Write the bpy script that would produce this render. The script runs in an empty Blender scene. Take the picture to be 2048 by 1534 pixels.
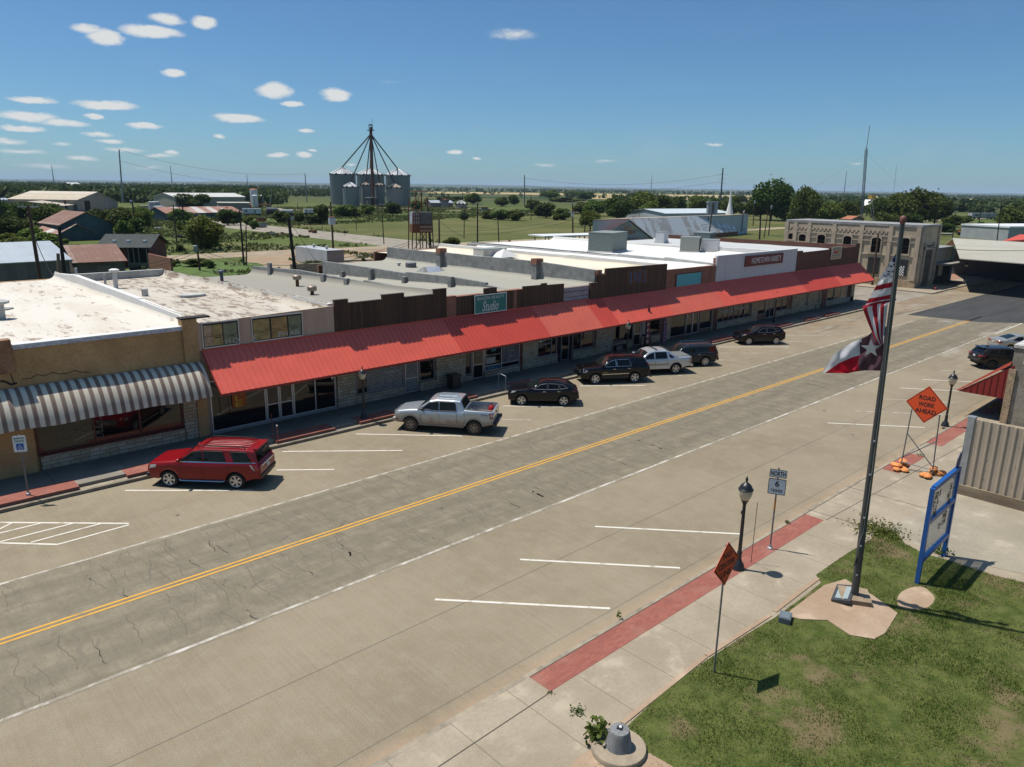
import bpy, math, random
import numpy as np
from mathutils import Vector, Matrix
random.seed(7); rng = np.random.default_rng(7)
scn = bpy.context.scene
COL = scn.collection
PI = math.pi
V = Vector
YAW, PITCH, ROLL, FOC, CAMH = 0.754265477, 0.256825844, 0.0145534864, 1492.15065, 13.5
FW = V((math.cos(PITCH)*math.sin(YAW), math.cos(PITCH)*math.cos(YAW), -math.sin(PITCH)))
_r = FW.cross(V((0,0,1))).normalized(); _u = _r.cross(FW)
RT = _r*math.cos(ROLL) + _u*math.sin(ROLL); UP = -_r*math.sin(ROLL) + _u*math.cos(ROLL)
EYE = V((0,0,CAMH))
cam = bpy.data.cameras.new('camera'); cam.sensor_width = 36.0; cam.lens = 36.0*FOC/2048.0
cam.clip_start = 0.5; cam.clip_end = 60000
camo = bpy.data.objects.new('camera', cam); COL.objects.link(camo)
m3 = Matrix((RT, UP, -FW)).transposed()
camo.matrix_world = Matrix.Translation(EYE) @ m3.to_4x4()
scn.camera = camo
def ray(x, y): return RT*(x-1024) - UP*(y-767) + FW*FOC
def at(x, y, z=0.0):
 d = ray(x, y); return EYE + d*((z-CAMH)/d.z)
def on_y(x, y, Y):
 d = ray(x, y); return EYE + d*(Y/d.y)
def on_x(x, y, X):
 d = ray(x, y); return EYE + d*(X/d.x)
def pix(p):
 d = V(p)-EYE; w = d.dot(FW); return 1024+FOC*d.dot(RT)/w, 767-FOC*d.dot(UP)/w
def hz(b, y):
 """height z over the ground point b that is seen at picture row y"""
 lo, hi = -5.0, 90.0
 for _ in range(40):
  mid = (lo+hi)/2
  if pix((b[0], b[1], mid))[1] > y: lo = mid
  else: hi = mid
 return (lo+hi)/2
def mpp(b): return (V(b)-EYE).dot(FW)/FOC      # metres per picture pixel at b
_mats = {}
def srgb(r, g, b):
 f = lambda c: (c/255/12.92) if c/255 <= 0.04045 else ((c/255+0.055)/1.055)**2.4
 return (f(r), f(g), f(b))
def mat(name, col, rough=0.7, metal=0.0, var=0.0, scale=3.0, col2=None, bump=0.0, stretch=(1,1,1), coat=0.0, spec=0.5,
  fine=0.0, fine_scale=60.0, thr=(0.35,0.65), detail=6.0, emit=None, trans=0.0):
 """procedural surface: base colour broken up by two noises, optional second colour, optional bump"""
 if name in _mats: return _mats[name]
 m = bpy.data.materials.new(name); m.use_nodes = True
 nt = m.node_tree; N = nt.nodes; L = nt.links
 bs = N['Principled BSDF']; bs.inputs['Roughness'].default_value = rough; bs.inputs['Metallic'].default_value = metal
 bs.inputs['Specular IOR Level'].default_value = spec
 bs.inputs['Coat Weight'].default_value = coat; bs.inputs['Coat Roughness'].default_value = 0.04
 c = (*col[:3], 1)
 bs.inputs['Base Color'].default_value = c
 if emit: bs.inputs['Emission Color'].default_value = (*emit[:3],1); bs.inputs['Emission Strength'].default_value = emit[3]
 if var or col2 or bump or fine:
  tc = N.new('ShaderNodeTexCoord'); mp = N.new('ShaderNodeMapping'); mp.inputs['Scale'].default_value = stretch
  L.new(tc.outputs['Object'], mp.inputs['Vector'])
  n1 = N.new('ShaderNodeTexNoise'); n1.inputs['Scale'].default_value = scale; n1.inputs['Detail'].default_value = detail
  n1.inputs['Roughness'].default_value = 0.62
  L.new(mp.outputs['Vector'], n1.inputs['Vector'])
  c2 = (*(col2 or [max(0, k*(1-var)) for k in col])[:3], 1)
  c1 = c if col2 else (*[min(1, k*(1+var)) for k in col], 1)
  rp = N.new('ShaderNodeValToRGB'); rp.color_ramp.elements[0].position = thr[0]; rp.color_ramp.elements[1].position = thr[1]
  rp.color_ramp.elements[0].color = c2; rp.color_ramp.elements[1].color = c1
  L.new(n1.outputs['Fac'], rp.inputs['Fac'])
  out = rp.outputs['Color']
  if fine:
   n2 = N.new('ShaderNodeTexNoise'); n2.inputs['Scale'].default_value = fine_scale; n2.inputs['Detail'].default_value = 2
   L.new(mp.outputs['Vector'], n2.inputs['Vector'])
   mr = N.new('ShaderNodeMapRange'); mr.inputs['From Min'].default_value = 0.3; mr.inputs['From Max'].default_value = 0.7
   mr.inputs['To Min'].default_value = 1-fine; mr.inputs['To Max'].default_value = 1+fine
   L.new(n2.outputs['Fac'], mr.inputs['Value'])
   mx = N.new('ShaderNodeVectorMath'); mx.operation = 'SCALE'
   L.new(out, mx.inputs[0]); L.new(mr.outputs['Result'], mx.inputs['Scale']); out = mx.outputs['Vector']
  L.new(out, bs.inputs['Base Color'])
  if bump:
   bp = N.new('ShaderNodeBump'); bp.inputs['Strength'].default_value = bump; bp.inputs['Distance'].default_value = 0.05
   L.new(n1.outputs['Fac'], bp.inputs['Height']); L.new(bp.outputs['Normal'], bs.inputs['Normal'])
 _mats[name] = m
 return m
class NB:
 """short hand for building node graphs"""
 def __init__(s, m): s.t = m.node_tree; s.N = s.t.nodes; s.L = s.t.links
 def n(s, typ, **kw):
  nd = s.N.new(typ)
  for k, v in kw.items():
   if k.startswith('i_'): nd.inputs[int(k[2:])].default_value = v
   else: setattr(nd, k, v)
  return nd
 def math(s, op, a, b=None, c=None, clamp=False):
  nd = s.N.new('ShaderNodeMath'); nd.operation = op; nd.use_clamp = clamp
  for i, q in enumerate((a, b, c)):
   if q is None: continue
   if isinstance(q, (int, float)): nd.inputs[i].default_value = q
   else: s.L.new(q, nd.inputs[i])
  return nd.outputs[0]
 def mix(s, f, a, b):
  nd = s.N.new('ShaderNodeMix'); nd.data_type = 'RGBA'
  for sock, q in ((nd.inputs[0], f), (nd.inputs[6], a), (nd.inputs[7], b)):
   if isinstance(q, (int, float)): sock.default_value = q
   elif isinstance(q, tuple): sock.default_value = (*q[:3], 1)
   else: s.L.new(q, sock)
  return nd.outputs[2]
 def noise(s, vec, scale, detail=5, rough=0.6, stretch=None):
  if stretch:
   mp = s.n('ShaderNodeMapping'); mp.inputs['Scale'].default_value = stretch; s.L.new(vec, mp.inputs['Vector']); vec = mp.outputs[0]
  nd = s.n('ShaderNodeTexNoise'); nd.inputs['Scale'].default_value = scale; nd.inputs['Detail'].default_value = detail
  nd.inputs['Roughness'].default_value = rough; s.L.new(vec, nd.inputs['Vector']); return nd.outputs['Fac']
 def ramp(s, f, a, b, lo=0.0, hi=1.0):
  nd = s.n('ShaderNodeMapRange'); nd.interpolation_type = 'SMOOTHSTEP'
  for i, q in enumerate((None, a, b, lo, hi)):
   if q is not None: nd.inputs[i].default_value = q
  s.L.new(f, nd.inputs[0]); return nd.outputs[0]
def newmat(name, rough=0.8):
 m = bpy.data.materials.new(name); m.use_nodes = True; _mats[name] = m
 b = NB(m); bs = b.N['Principled BSDF']; bs.inputs['Roughness'].default_value = rough
 return m, b, bs
class MB:
 def __init__(s): s.v = []; s.f = []; s.m = []
 def add(s, vs, fs, mi=0):
  o = len(s.v); s.v += [tuple(p) for p in vs]; s.f += [tuple(i+o for i in f) for f in fs]; s.m += [mi]*len(fs); return s
 def box(s, lo, hi, mi=0, M=None):
  x0,y0,z0 = lo; x1,y1,z1 = hi
  vs = [V(p) for p in ((x0,y0,z0),(x1,y0,z0),(x1,y1,z0),(x0,y1,z0),(x0,y0,z1),(x1,y0,z1),(x1,y1,z1),(x0,y1,z1))]
  if M: vs = [M @ p for p in vs]
  return s.add(vs, [(0,3,2,1),(4,5,6,7),(0,1,5,4),(1,2,6,5),(2,3,7,6),(3,0,4,7)], mi)
 def cbox(s, c, size, mi=0, rz=0.0, M=None):
  h = V(size)/2; T = M or (Matrix.Translation(V(c)) @ Matrix.Rotation(rz, 4, 'Z'))
  return s.box(-h, h, mi, T)
 def quad(s, a, b, c, d, mi=0): return s.add([a,b,c,d], [(0,1,2,3)], mi)
 def poly(s, pts, mi=0): return s.add(pts, [tuple(range(len(pts)))], mi)
 def slab(s, pts, z0, z1, mi=0):
  """vertical prism over a ground outline"""
  n = len(pts); a = sum(pts[i][0]*pts[(i+1)%n][1]-pts[(i+1)%n][0]*pts[i][1] for i in range(n))
  if a < 0: pts = pts[::-1]
  vs = [(p[0],p[1],z0) for p in pts]+[(p[0],p[1],z1) for p in pts]
  return s.add(vs, [tuple(range(n-1,-1,-1)), tuple(range(n,2*n))]+[(i,(i+1)%n,n+(i+1)%n,n+i) for i in range(n)], mi)
 def prism(s, pts, off, mi=0):
  """any planar outline swept by the vector off"""
  n = len(pts); off = V(off); vs = [V(p) for p in pts]+[V(p)+off for p in pts]
  return s.add(vs, [tuple(range(n-1,-1,-1)), tuple(range(n,2*n))]+[(i,(i+1)%n,n+(i+1)%n,n+i) for i in range(n)], mi)
 def tube(s, path, r, n=6, mi=0, caps=True):
  path = [V(p) for p in path]; rs = r if isinstance(r, (list,tuple)) else [r]*len(path)
  o = len(s.v); k = len(path)
  for i, p in enumerate(path):
   t = (path[min(i+1,k-1)]-path[max(i-1,0)]).normalized()
   a = t.cross(V((0,0,1)))
   if a.length < 1e-3: a = V((1,0,0))
   a.normalize(); b = a.cross(t)
   for j in range(n):
    q = 2*PI*j/n; s.v.append(tuple(p+(a*math.cos(q)+b*math.sin(q))*rs[i]))
  for i in range(k-1):
   for j in range(n):
    s.f.append((o+i*n+j, o+i*n+(j+1)%n, o+(i+1)*n+(j+1)%n, o+(i+1)*n+j)); s.m.append(mi)
  if caps:
   s.f.append(tuple(o+j for j in range(n))); s.m.append(mi)
   s.f.append(tuple(o+(k-1)*n+j for j in range(n-1,-1,-1))); s.m.append(mi)
  return s
 def lathe(s, prof, c=(0,0,0), n=16, mi=0, axis='Z', M=None, caps=True):
  """prof: (radius, height) pairs"""
  o = len(s.v); k = len(prof); c = V(c)
  for r, h in prof:
   for j in range(n):
    q = 2*PI*j/n
    p = V((r*math.cos(q), r*math.sin(q), h))
    if axis == 'Y': p = V((p.x, p.z, -p.y))
    if axis == 'X': p = V((p.z, p.x, p.y))
    p = (M @ p) if M else p+c
    s.v.append(tuple(p))
  for i in range(k-1):
   for j in range(n):
    s.f.append((o+i*n+j, o+i*n+(j+1)%n, o+(i+1)*n+(j+1)%n, o+(i+1)*n+j)); s.m.append(mi)
  if caps:
   s.f.append(tuple(o+j for j in range(n-1,-1,-1))); s.m.append(mi)
   s.f.append(tuple(o+(k-1)*n+j for j in range(n))); s.m.append(mi)
  return s
 def mesh(s, name, mats, smooth=None):
  me = bpy.data.meshes.new(name); me.from_pydata(s.v, [], s.f)
  for m in (mats if isinstance(mats, (list,tuple)) else [mats]): me.materials.append(m)
  me.polygons.foreach_set('material_index', s.m)
  if smooth is not None:
   me.shade_smooth(); me.set_sharp_from_angle(angle=math.radians(smooth))
  me.update(); return me
 def build(s, name, mats, parent=None, smooth=None):
  return link(name, s.mesh(name, mats, smooth), parent)
def link(name, data, parent=None):
 o = bpy.data.objects.new(name, data); COL.objects.link(o)
 if parent is not None: o.parent = parent
 return o
def empty(name, loc=(0,0,0), rz=0.0, parent=None):
 o = bpy.data.objects.new(name, None); COL.objects.link(o); o.location = loc; o.rotation_euler = (0,0,rz)
 o.empty_display_size = 0.2
 if parent is not None: o.parent = parent
 return o
_labels = {}
def tag(o, label, cat, group=None):
 o['label'] = label; o['category'] = cat
 if group: o['group'] = group
 _labels.setdefault(label, []).append(o.name)
 return o
def struct(o, kind='structure'): o['kind'] = kind; return o
def thing(name, label, cat, loc=(0,0,0), rz=0.0, group=None): return tag(empty(name, loc, rz), label, cat, group)
def copy_tree(o, parent=None):
 c = o.copy(); COL.objects.link(c)
 if parent is not None: c.parent = parent; c.matrix_parent_inverse = o.matrix_parent_inverse.copy()
 for ch in list(o.children): copy_tree(ch, c)
 return c
def text(name, body, m, parent, origin, ux, uy, width=None, height=0.2, align='CENTER', depth=0.004, shear=0.0, spacing=1.0, off=0.006, bold=0.0):
 """lettering as a thin mesh: ux = reading direction, uy = up direction of the letters; width squeezes the line to a set length"""
 cu = bpy.data.curves.new(name, 'FONT'); cu.body = body; cu.align_x = align; cu.align_y = 'CENTER'; cu.extrude = depth/2
 cu.size = 1.0; cu.shear = shear; cu.space_character = spacing; cu.offset = bold; cu.resolution_u = 3
 t = bpy.data.objects.new(name, cu); COL.objects.link(t)
 dg = bpy.context.evaluated_depsgraph_get(); me = bpy.data.meshes.new_from_object(t.evaluated_get(dg))
 bpy.data.objects.remove(t); bpy.data.curves.remove(cu)
 me.name = name; me.materials.clear(); me.materials.append(m)
 n = len(me.vertices); co = np.empty(n*3); me.vertices.foreach_get('co', co); co = co.reshape(-1,3)
 if n:
  w = co[:,0].max()-co[:,0].min(); h = co[:,1].max()-co[:,1].min()
  sy = height/max(h,1e-6); sx = (width/max(w,1e-6)) if width else sy
  ux = V(ux).normalized(); uy = V(uy).normalized(); nn = ux.cross(uy)
  cx = (co[:,0].max()+co[:,0].min())/2 if align == 'CENTER' else 0; cy = (co[:,1].max()+co[:,1].min())/2
  A = np.array([ux, uy, nn])
  loc = np.stack([(co[:,0]-cx)*sx, (co[:,1]-cy)*sy, co[:,2]+off], 1) @ A + np.array(origin)
  me.vertices.foreach_set('co', loc.reshape(-1)); me.update()
 return link(name, me, parent)
NEARC, FARC, YF = 13.05, 35.75, 39.2      # kerb lines and shop-front line
def road_mat():
 m, b, bs = newmat('street_concrete', 0.75)
 g = b.n('ShaderNodeNewGeometry').outputs['Position']
 sp = b.n('ShaderNodeSeparateXYZ'); b.L.new(g, sp.inputs[0]); X, Y = sp.outputs[0], sp.outputs[1]
 wob = b.noise(g, 0.35, 4)
 yw = b.math('ADD', Y, b.math('MULTIPLY', b.math('SUBTRACT', wob, 0.5), 0.8))
 lane = b.math('MULTIPLY', b.ramp(yw, 20.65, 20.95), b.ramp(yw, 28.6, 28.9, 1, 0))
 big = b.noise(g, 0.12, 6, 0.65); mid = b.noise(g, 1.3, 6, 0.7); fine = b.noise(g, 24, 3, 0.7)
 tine = b.noise(g, 1.0, 3, 0.6, (9, 0.25, 1)); drag = b.noise(g, 1.0, 4, 0.6, (0.12, 2.2, 1))
 base = b.mix(b.ramp(big, 0.32, 0.68), (0.200,0.158,0.098), (0.262,0.210,0.138))
 base = b.mix(b.ramp(mid, 0.35, 0.8, 0, 0.55), base, (0.275,0.24,0.165))
 lc = b.mix(b.ramp(mid, 0.3, 0.75), (0.155,0.130,0.083), (0.232,0.196,0.132))
 lc = b.mix(b.ramp(drag, 0.42, 0.72, 0, 0.6), lc, (0.135,0.113,0.073))
 c = b.mix(lane, base, lc)
 # wheel paths a little darker
 wp = None
 for yc in (22.1, 23.7, 26.0, 27.6):
  q = b.ramp(b.math('ABSOLUTE', b.math('SUBTRACT', Y, yc)), 0.15, 0.6, 0.22, 0)
  wp = q if wp is None else b.math('MAXIMUM', wp, q)
 c = b.mix(wp, c, (0.110,0.093,0.064))
 tm = b.n('ShaderNodeVectorMath', operation='SCALE'); b.L.new(c, tm.inputs[0])
 b.L.new(b.math('MULTIPLY', b.ramp(tine, 0.3, 0.7, 0.955, 1.045), b.ramp(fine, 0.3, 0.7, 0.84, 1.16)), tm.inputs['Scale']); c = tm.outputs[0]
 # transverse cracks: long thin cells across the street
 def cracks(sx, sy, th, seed, strength, zone):
  ds = b.n('ShaderNodeVectorMath', operation='MULTIPLY_ADD')
  nz = b.n('ShaderNodeTexNoise'); nz.inputs['Scale'].default_value = 1.6; nz.inputs['Detail'].default_value = 6; b.L.new(g, nz.inputs['Vector'])
  b.L.new(nz.outputs['Color'], ds.inputs[0]); ds.inputs[1].default_value = (0.42, 0.42, 0); b.L.new(g, ds.inputs[2])
  mp = b.n('ShaderNodeMapping'); mp.inputs['Scale'].default_value = (sx, sy, 1); mp.inputs['Location'].default_value = (seed, seed*2, 0)
  b.L.new(ds.outputs[0], mp.inputs['Vector'])
  vo = b.n('ShaderNodeTexVoronoi', feature='DISTANCE_TO_EDGE'); vo.inputs['Scale'].default_value = 1.0; b.L.new(mp.outputs[0], vo.inputs['Vector'])
  k = b.ramp(vo.outputs['Distance'], 0.0, th, strength, 0)
  patch = b.ramp(b.noise(g, 0.3, 4), 0.40, 0.60)
  return b.math('MULTIPLY', b.math('MULTIPLY', k, patch), zone)
 z1 = b.math('MAXIMUM', lane, 0.0)
 near = b.math('MULTIPLY', b.ramp(Y, 17.2, 17.6), b.ramp(Y, 30.5, 31.5, 1, 0))
 def streak(sx, sy, wd, st, zone, lo, hi):
  q = b.ramp(b.math('ABSOLUTE', b.math('SUBTRACT', b.noise(g, 1.0, 4, .6, (sx, sy, 1)), .5)), 0.0, wd, st, 0)
  return b.math('MULTIPLY', b.math('MULTIPLY', q, zone), b.ramp(b.noise(g, .35, 4), lo, hi))
 c = b.mix(cracks(2.1, 0.33, 0.022, 9.0, 0.6, lane), c, (0.07,0.06,0.05))
 # joints, gutter stain, tyre marks at the far end
 def line(yc, w, s): return b.ramp(b.math('ABSOLUTE', b.math('SUBTRACT', Y, yc)), 0.0, w, s, 0)
 j = b.math('MAXIMUM', line(17.3, 0.035, 0.7), b.math('MAXIMUM', line(13.72, 0.03, 0.6), b.math('MAXIMUM', line(24.85, 0.03, 0.75), line(31.6, 0.03, 0.4))))
 c = b.mix(j, c, (0.06,0.05,0.04))
 c = b.mix(b.math('MULTIPLY', b.ramp(Y, 13.1, 13.75, 1, 0), b.ramp(mid, 0.3, 0.6, 0.25, 0.7)), c, (0.34,0.235,0.145))
 red = b.math('MULTIPLY', b.ramp(X, 58, 86), b.math('MULTIPLY', b.ramp(Y, 30, 33), b.ramp(b.noise(g, 0.5, 5), 0.45, 0.62, 0, 0.6)))
 c = b.mix(red, c, (0.20,0.105,0.055))
 tm2 = b.math('MULTIPLY', b.ramp(X, 62, 80), b.ramp(b.noise(g, 1.0, 5, 0.7, (0.10, 0.65, 1)), 0.53, 0.66, 0, 0.6))
 c = b.mix(tm2, c, (0.075,0.066,0.055))
 pal = b.math('MULTIPLY', b.ramp(X, 60, 75), b.ramp(b.noise(g, 1.0, 4, 0.6, (0.16, 0.5, 1)), 0.55, 0.7, 0, 0.5))
 c = b.mix(pal, c, (0.34,0.31,0.26))
 # oil spots
 vo = b.n('ShaderNodeTexVoronoi'); vo.inputs['Scale'].default_value = 0.55; vo.inputs['Randomness'].default_value = 1; b.L.new(g, vo.inputs['Vector'])
 dd = b.math('ADD', vo.outputs['Distance'], b.math('MULTIPLY', b.math('SUBTRACT', fine, 0.5), 0.10))
 spot = b.math('MULTIPLY', b.ramp(dd, 0.045, 0.075, 0.8, 0), b.ramp(b.noise(g, 0.6, 2), 0.55, 0.6))
 c = b.mix(spot, c, (0.04,0.032,0.026))
 b.L.new(c, bs.inputs['Base Color'])
 bp = b.n('ShaderNodeBump'); bp.inputs['Strength'].default_value = 0.25; bp.inputs['Distance'].default_value = 0.02
 b.L.new(fine, bp.inputs['Height']); b.L.new(bp.outputs[0], bs.inputs['Normal'])
 return m
def land_mat():
 """weeds, dry grass and bare red soil near town, green-brown scrub farther off"""
 m, b, bs = newmat('prairie_land', 0.95); bs.inputs['Specular IOR Level'].default_value = 0.1
 g = b.n('ShaderNodeNewGeometry').outputs['Position']
 n1 = b.noise(g, 0.02, 6, 0.65); n2 = b.noise(g, 0.16, 6, 0.7); n3 = b.noise(g, 1.4, 5, 0.7); nf = b.noise(g, 0.0016, 5, 0.6, (1, 1, 1))
 gr = b.mix(b.ramp(n2, 0.35, 0.65), (0.045,0.075,0.015), (0.095,0.125,0.03))
 gr = b.mix(b.ramp(n3, 0.35, 0.7, 0, 0.7), gr, (0.125,0.135,0.05))
 c = b.mix(b.ramp(n1, 0.52, 0.68, 0, 0.75), gr, (0.17,0.135,0.075))
 ln = b.n('ShaderNodeVectorMath', operation='LENGTH'); b.L.new(g, ln.inputs[0])
 far = b.mix(b.ramp(nf, 0.4, 0.6), (0.032,0.052,0.016), (0.075,0.085,0.03))
 far = b.mix(b.ramp(b.noise(g, 0.006, 4), 0.52, 0.6, 0, 0.5), far, (0.15,0.125,0.06))
 c = b.mix(b.ramp(ln.outputs['Value'], 420, 900), c, far)
 b.L.new(c, bs.inputs['Base Color']); return m
def turf_mat():
 m, b, bs = newmat('lawn_turf', 0.95); bs.inputs['Specular IOR Level'].default_value = 0.1
 g = b.n('ShaderNodeNewGeometry').outputs['Position']
 n1 = b.noise(g, 0.5, 6, 0.65); n2 = b.noise(g, 2.2, 6, 0.7); n3 = b.noise(g, 40, 3, 0.7)
 c = b.mix(b.ramp(n2, 0.35, 0.65), (0.05,0.075,0.014), (0.11,0.13,0.035))
 c = b.mix(b.ramp(n1, 0.52, 0.66, 0, 0.85), c, (0.20,0.145,0.085))
 c = b.mix(b.ramp(n3, 0.3, 0.7, 0, 0.5), c, (0.06,0.06,0.02))
 b.L.new(c, bs.inputs['Base Color']); return m
def mow_mat():
 m, b, bs = newmat('mowed_field', 0.95); bs.inputs['Specular IOR Level'].default_value = 0.1
 g = b.n('ShaderNodeNewGeometry').outputs['Position']
 n1 = b.noise(g, 0.03, 6, 0.65); n2 = b.noise(g, 0.35, 5, 0.7, (0.3, 1, 1))
 c = b.mix(b.ramp(n1, 0.38, 0.62), (0.072,0.085,0.022), (0.12,0.118,0.042))
 c = b.mix(b.ramp(n2, 0.4, 0.7, 0, 0.55), c, (0.135,0.13,0.055))
 b.L.new(c, bs.inputs['Base Color']); return m
def paver_mat():
 """long red brick courses"""
 m, b, bs = newmat('brick_pavers', 0.85)
 g = b.n('ShaderNodeNewGeometry').outputs['Position']
 br = b.n('ShaderNodeTexBrick'); br.inputs['Scale'].default_value = 1.0; br.inputs['Brick Width'].default_value = 0.21; br.inputs['Row Height'].default_value = 0.105
 br.inputs['Mortar Size'].default_value = 0.006; br.inputs['Color1'].default_value = (0.30,0.092,0.062,1); br.inputs['Color2'].default_value = (0.235,0.07,0.05,1)
 br.inputs['Mortar'].default_value = (0.17,0.075,0.055,1); b.L.new(g, br.inputs['Vector'])
 c = b.mix(b.ramp(b.noise(g, 1.2, 5), 0.45, 0.75, 0, 0.35), br.outputs['Color'], (0.36,0.19,0.14))
 b.L.new(c, bs.inputs['Base Color']); return m
def walk_mat(name, c1, c2, joint=1.83, off=0.0):
 m, b, bs = newmat(name, 0.8)
 g = b.n('ShaderNodeNewGeometry').outputs['Position']
 sp = b.n('ShaderNodeSeparateXYZ'); b.L.new(g, sp.inputs[0])
 n1 = b.noise(g, 0.45, 6, 0.65); n2 = b.noise(g, 7, 5, 0.7); n3 = b.noise(g, 30, 2)
 c = b.mix(b.ramp(n1, 0.35, 0.65), c1, c2)
 c = b.mix(b.ramp(n2, 0.4, 0.75, 0, 0.35), c, tuple(k*0.72 for k in c1))
 c = b.mix(b.ramp(n3, 0.35, 0.7, 0, 0.25), c, tuple(k*0.6 for k in c1))
 c = b.mix(b.ramp(b.noise(g, 0.9, 5), 0.56, 0.68, 0, 0.5), c, tuple(min(1,k*1.25) for k in c2))
 if joint:
  fx = b.math('ABSOLUTE', b.math('SUBTRACT', b.math('FRACT', b.math('DIVIDE', b.math('ADD', sp.outputs[0], off+400), joint)), 0.5))
  c = b.mix(b.ramp(fx, 0.0, 0.011, 0.75, 0), c, tuple(k*0.32 for k in c1))
 b.L.new(c, bs.inputs['Base Color']); return m
M_road = road_mat(); M_land = land_mat(); M_turf = turf_mat(); M_mow = mow_mat(); M_paver = paver_mat()
M_walk = walk_mat('pavement_concrete', (0.285,0.232,0.160), (0.355,0.295,0.212), 1.95, 0.35)
M_pad = walk_mat('pad_concrete', (0.27,0.235,0.17), (0.35,0.30,0.225), 0)
M_padred = walk_mat('red_stained_concrete', (0.33,0.225,0.14), (0.40,0.29,0.20), 0)
M_kerb = mat('kerb_concrete', (0.27,0.225,0.16), 0.8, var=0.25, scale=2.5, fine=0.15)
M_curbdark = mat('kerb_old', (0.20,0.17,0.125), 0.85, var=0.3, scale=2, fine=0.15)
M_asph = mat('new_asphalt', (0.040,0.038,0.036), 0.85, var=0.25, scale=0.8, stretch=(0.15,1.2,1), fine=0.2, fine_scale=20)
M_gravel = mat('gravel', (0.29,0.225,0.15), 0.95, var=0.25, scale=0.25, fine=0.2, fine_scale=6)
M_dirt = mat('red_dirt', (0.27,0.165,0.095), 0.95, scale=0.14, col2=(0.30,0.235,0.15), fine=0.25, fine_scale=4)
M_stubble = mat('stubble', (0.38,0.285,0.13), 0.95, var=0.2, scale=0.01)
M_white = mat('road_paint', (0.62,0.58,0.50), 0.7, scale=2.3, col2=(0.36,0.31,0.235), thr=(0.30,0.46), fine=0.12)
M_whiteworn = mat('road_paint_worn', (0.52,0.48,0.41), 0.7, scale=1.8, col2=(0.24,0.205,0.15), thr=(0.40,0.62), fine=0.12)
M_yellow = mat('road_paint_yellow', (0.58,0.30,0.035), 0.7, scale=2.5, col2=(0.30,0.20,0.085), thr=(0.26,0.50), fine=0.15)
def sheet(name, pts, z, m, parent=None):
 return MB().poly([(p[0],p[1],z) for p in pts]).build(name, m, parent)
def rect(x0,x1,y0,y1): return [(x0,y0),(x1,y0),(x1,y1),(x0,y1)]
# the land as one sheet to the horizon, finer near the town
mb = MB(); R = 42000
mb.poly([(-R,-R,-0.02),(R,-R,-0.02),(R,R,-0.02),(-R,R,-0.02)])
struct(mb.build('ground', M_land))
road = struct(sheet('road', rect(-90, 420, NEARC, FARC), 0.0, M_road))
struct(sheet('side_street', rect(97.6, 114.5, FARC, 700), 0.004, mat('side_street_surface', (0.25,0.215,0.165), 0.9, var=0.22, scale=0.3, fine=0.15, fine_scale=8)))
struct(sheet('asphalt_street', [(91.3,31.0),(430,29.5),(430,19.6),(96.5,19.6),(92.5,24)], 0.006, M_asph))
struct(sheet('back_street', [(-200,139),(46,139.5),(97.6,141.5),(114.5,140),(600,136),(600,142.5),(114.5,147.5),(60,150.5),(-200,146)], 0.003, M_gravel))
struct(sheet('dirt_lot', [(47,72),(97.6,72),(97.6,141),(62,141),(56,128),(46,122)], -0.004, M_dirt))
struct(sheet('green_field', [(116,152),(620,144),(620,330),(300,330),(205,255),(116,236)], 0.0, M_mow))
struct(sheet('cut_grass', [(115,74),(420,74),(420,135),(115,138)], -0.003, M_mow))
struct(sheet('verge_grass', [(36,104),(52,104),(58,128),(47,138.5),(30,138)], 0.0, mat('verge', (0.07,0.115,0.016), 0.95, var=0.3, scale=0.6, fine=0.2, fine_scale=5)))
struct(sheet('silo_yard', [(190,372),(330,368),(340,412),(200,420)], 0.02, mat('silo_yard_dirt', (0.26,0.22,0.14), 0.95, var=0.3, scale=0.05)))
for i, px in enumerate(([(862,383.4),(1540,391.5),(1560,398),(1250,392),(1000,388.5),(850,386.5)], [(1180,392),(1560,398),(1560,403.5),(1300,401),(1185,398)], [(1715,391.0),(1756,391.4),(1756,396),(1715,395.5)], [(1890,397.0),(2130,401.5),(2130,407),(1960,402.5),(1890,400)], [(545,377.5),(665,378.2),(665,380.2),(545,379.2)])):
 struct(sheet('stubble_field', [at(*p) for p in px], 0.15+0.05*i, M_stubble))
# near pavement: slab, kerb, brick band, strips of joints
pv = struct(MB().slab(rect(-60, 97.6, -6.0, NEARC-0.16), -0.1, 0.150).build('near_pavement', M_walk))
struct(MB().slab(rect(-60, 97.6, NEARC-0.16, NEARC), -0.1, 0.152).build('near_kerb', M_kerb))
for x0, x1 in ((12.95, 29.45), (37.55, 41.1), (43.6, 50.6), (52.6, 60.5)):
 struct(sheet('brick_band', rect(x0, x1, 12.05, 12.86), 0.155, M_paver))
jm = mat('dark_joint', (0.07,0.058,0.042), 0.95)
jb = MB()
for a, b_, w in (((-40,10.55),(12.9,12.03),0.03),((29.5,12.0),(50,11.1),0.025),((30.0,13.0),(30.3,6.0),0.03),((33.9,12.9),(34.2,6.0),0.03),((29.6,9.2),(36.3,8.6),0.025),((12.95,12.88),(60,12.88),0.03)):
 d = (V((*b_,0))-V((*a,0))).normalized(); n = V((-d.y,d.x,0))*w/2; A = V((*a,0.156)); B = V((*b_,0.156))
 jb.quad(A-n, B-n, B+n, A+n)
struct(jb.build('pavement_joint', jm))
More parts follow.
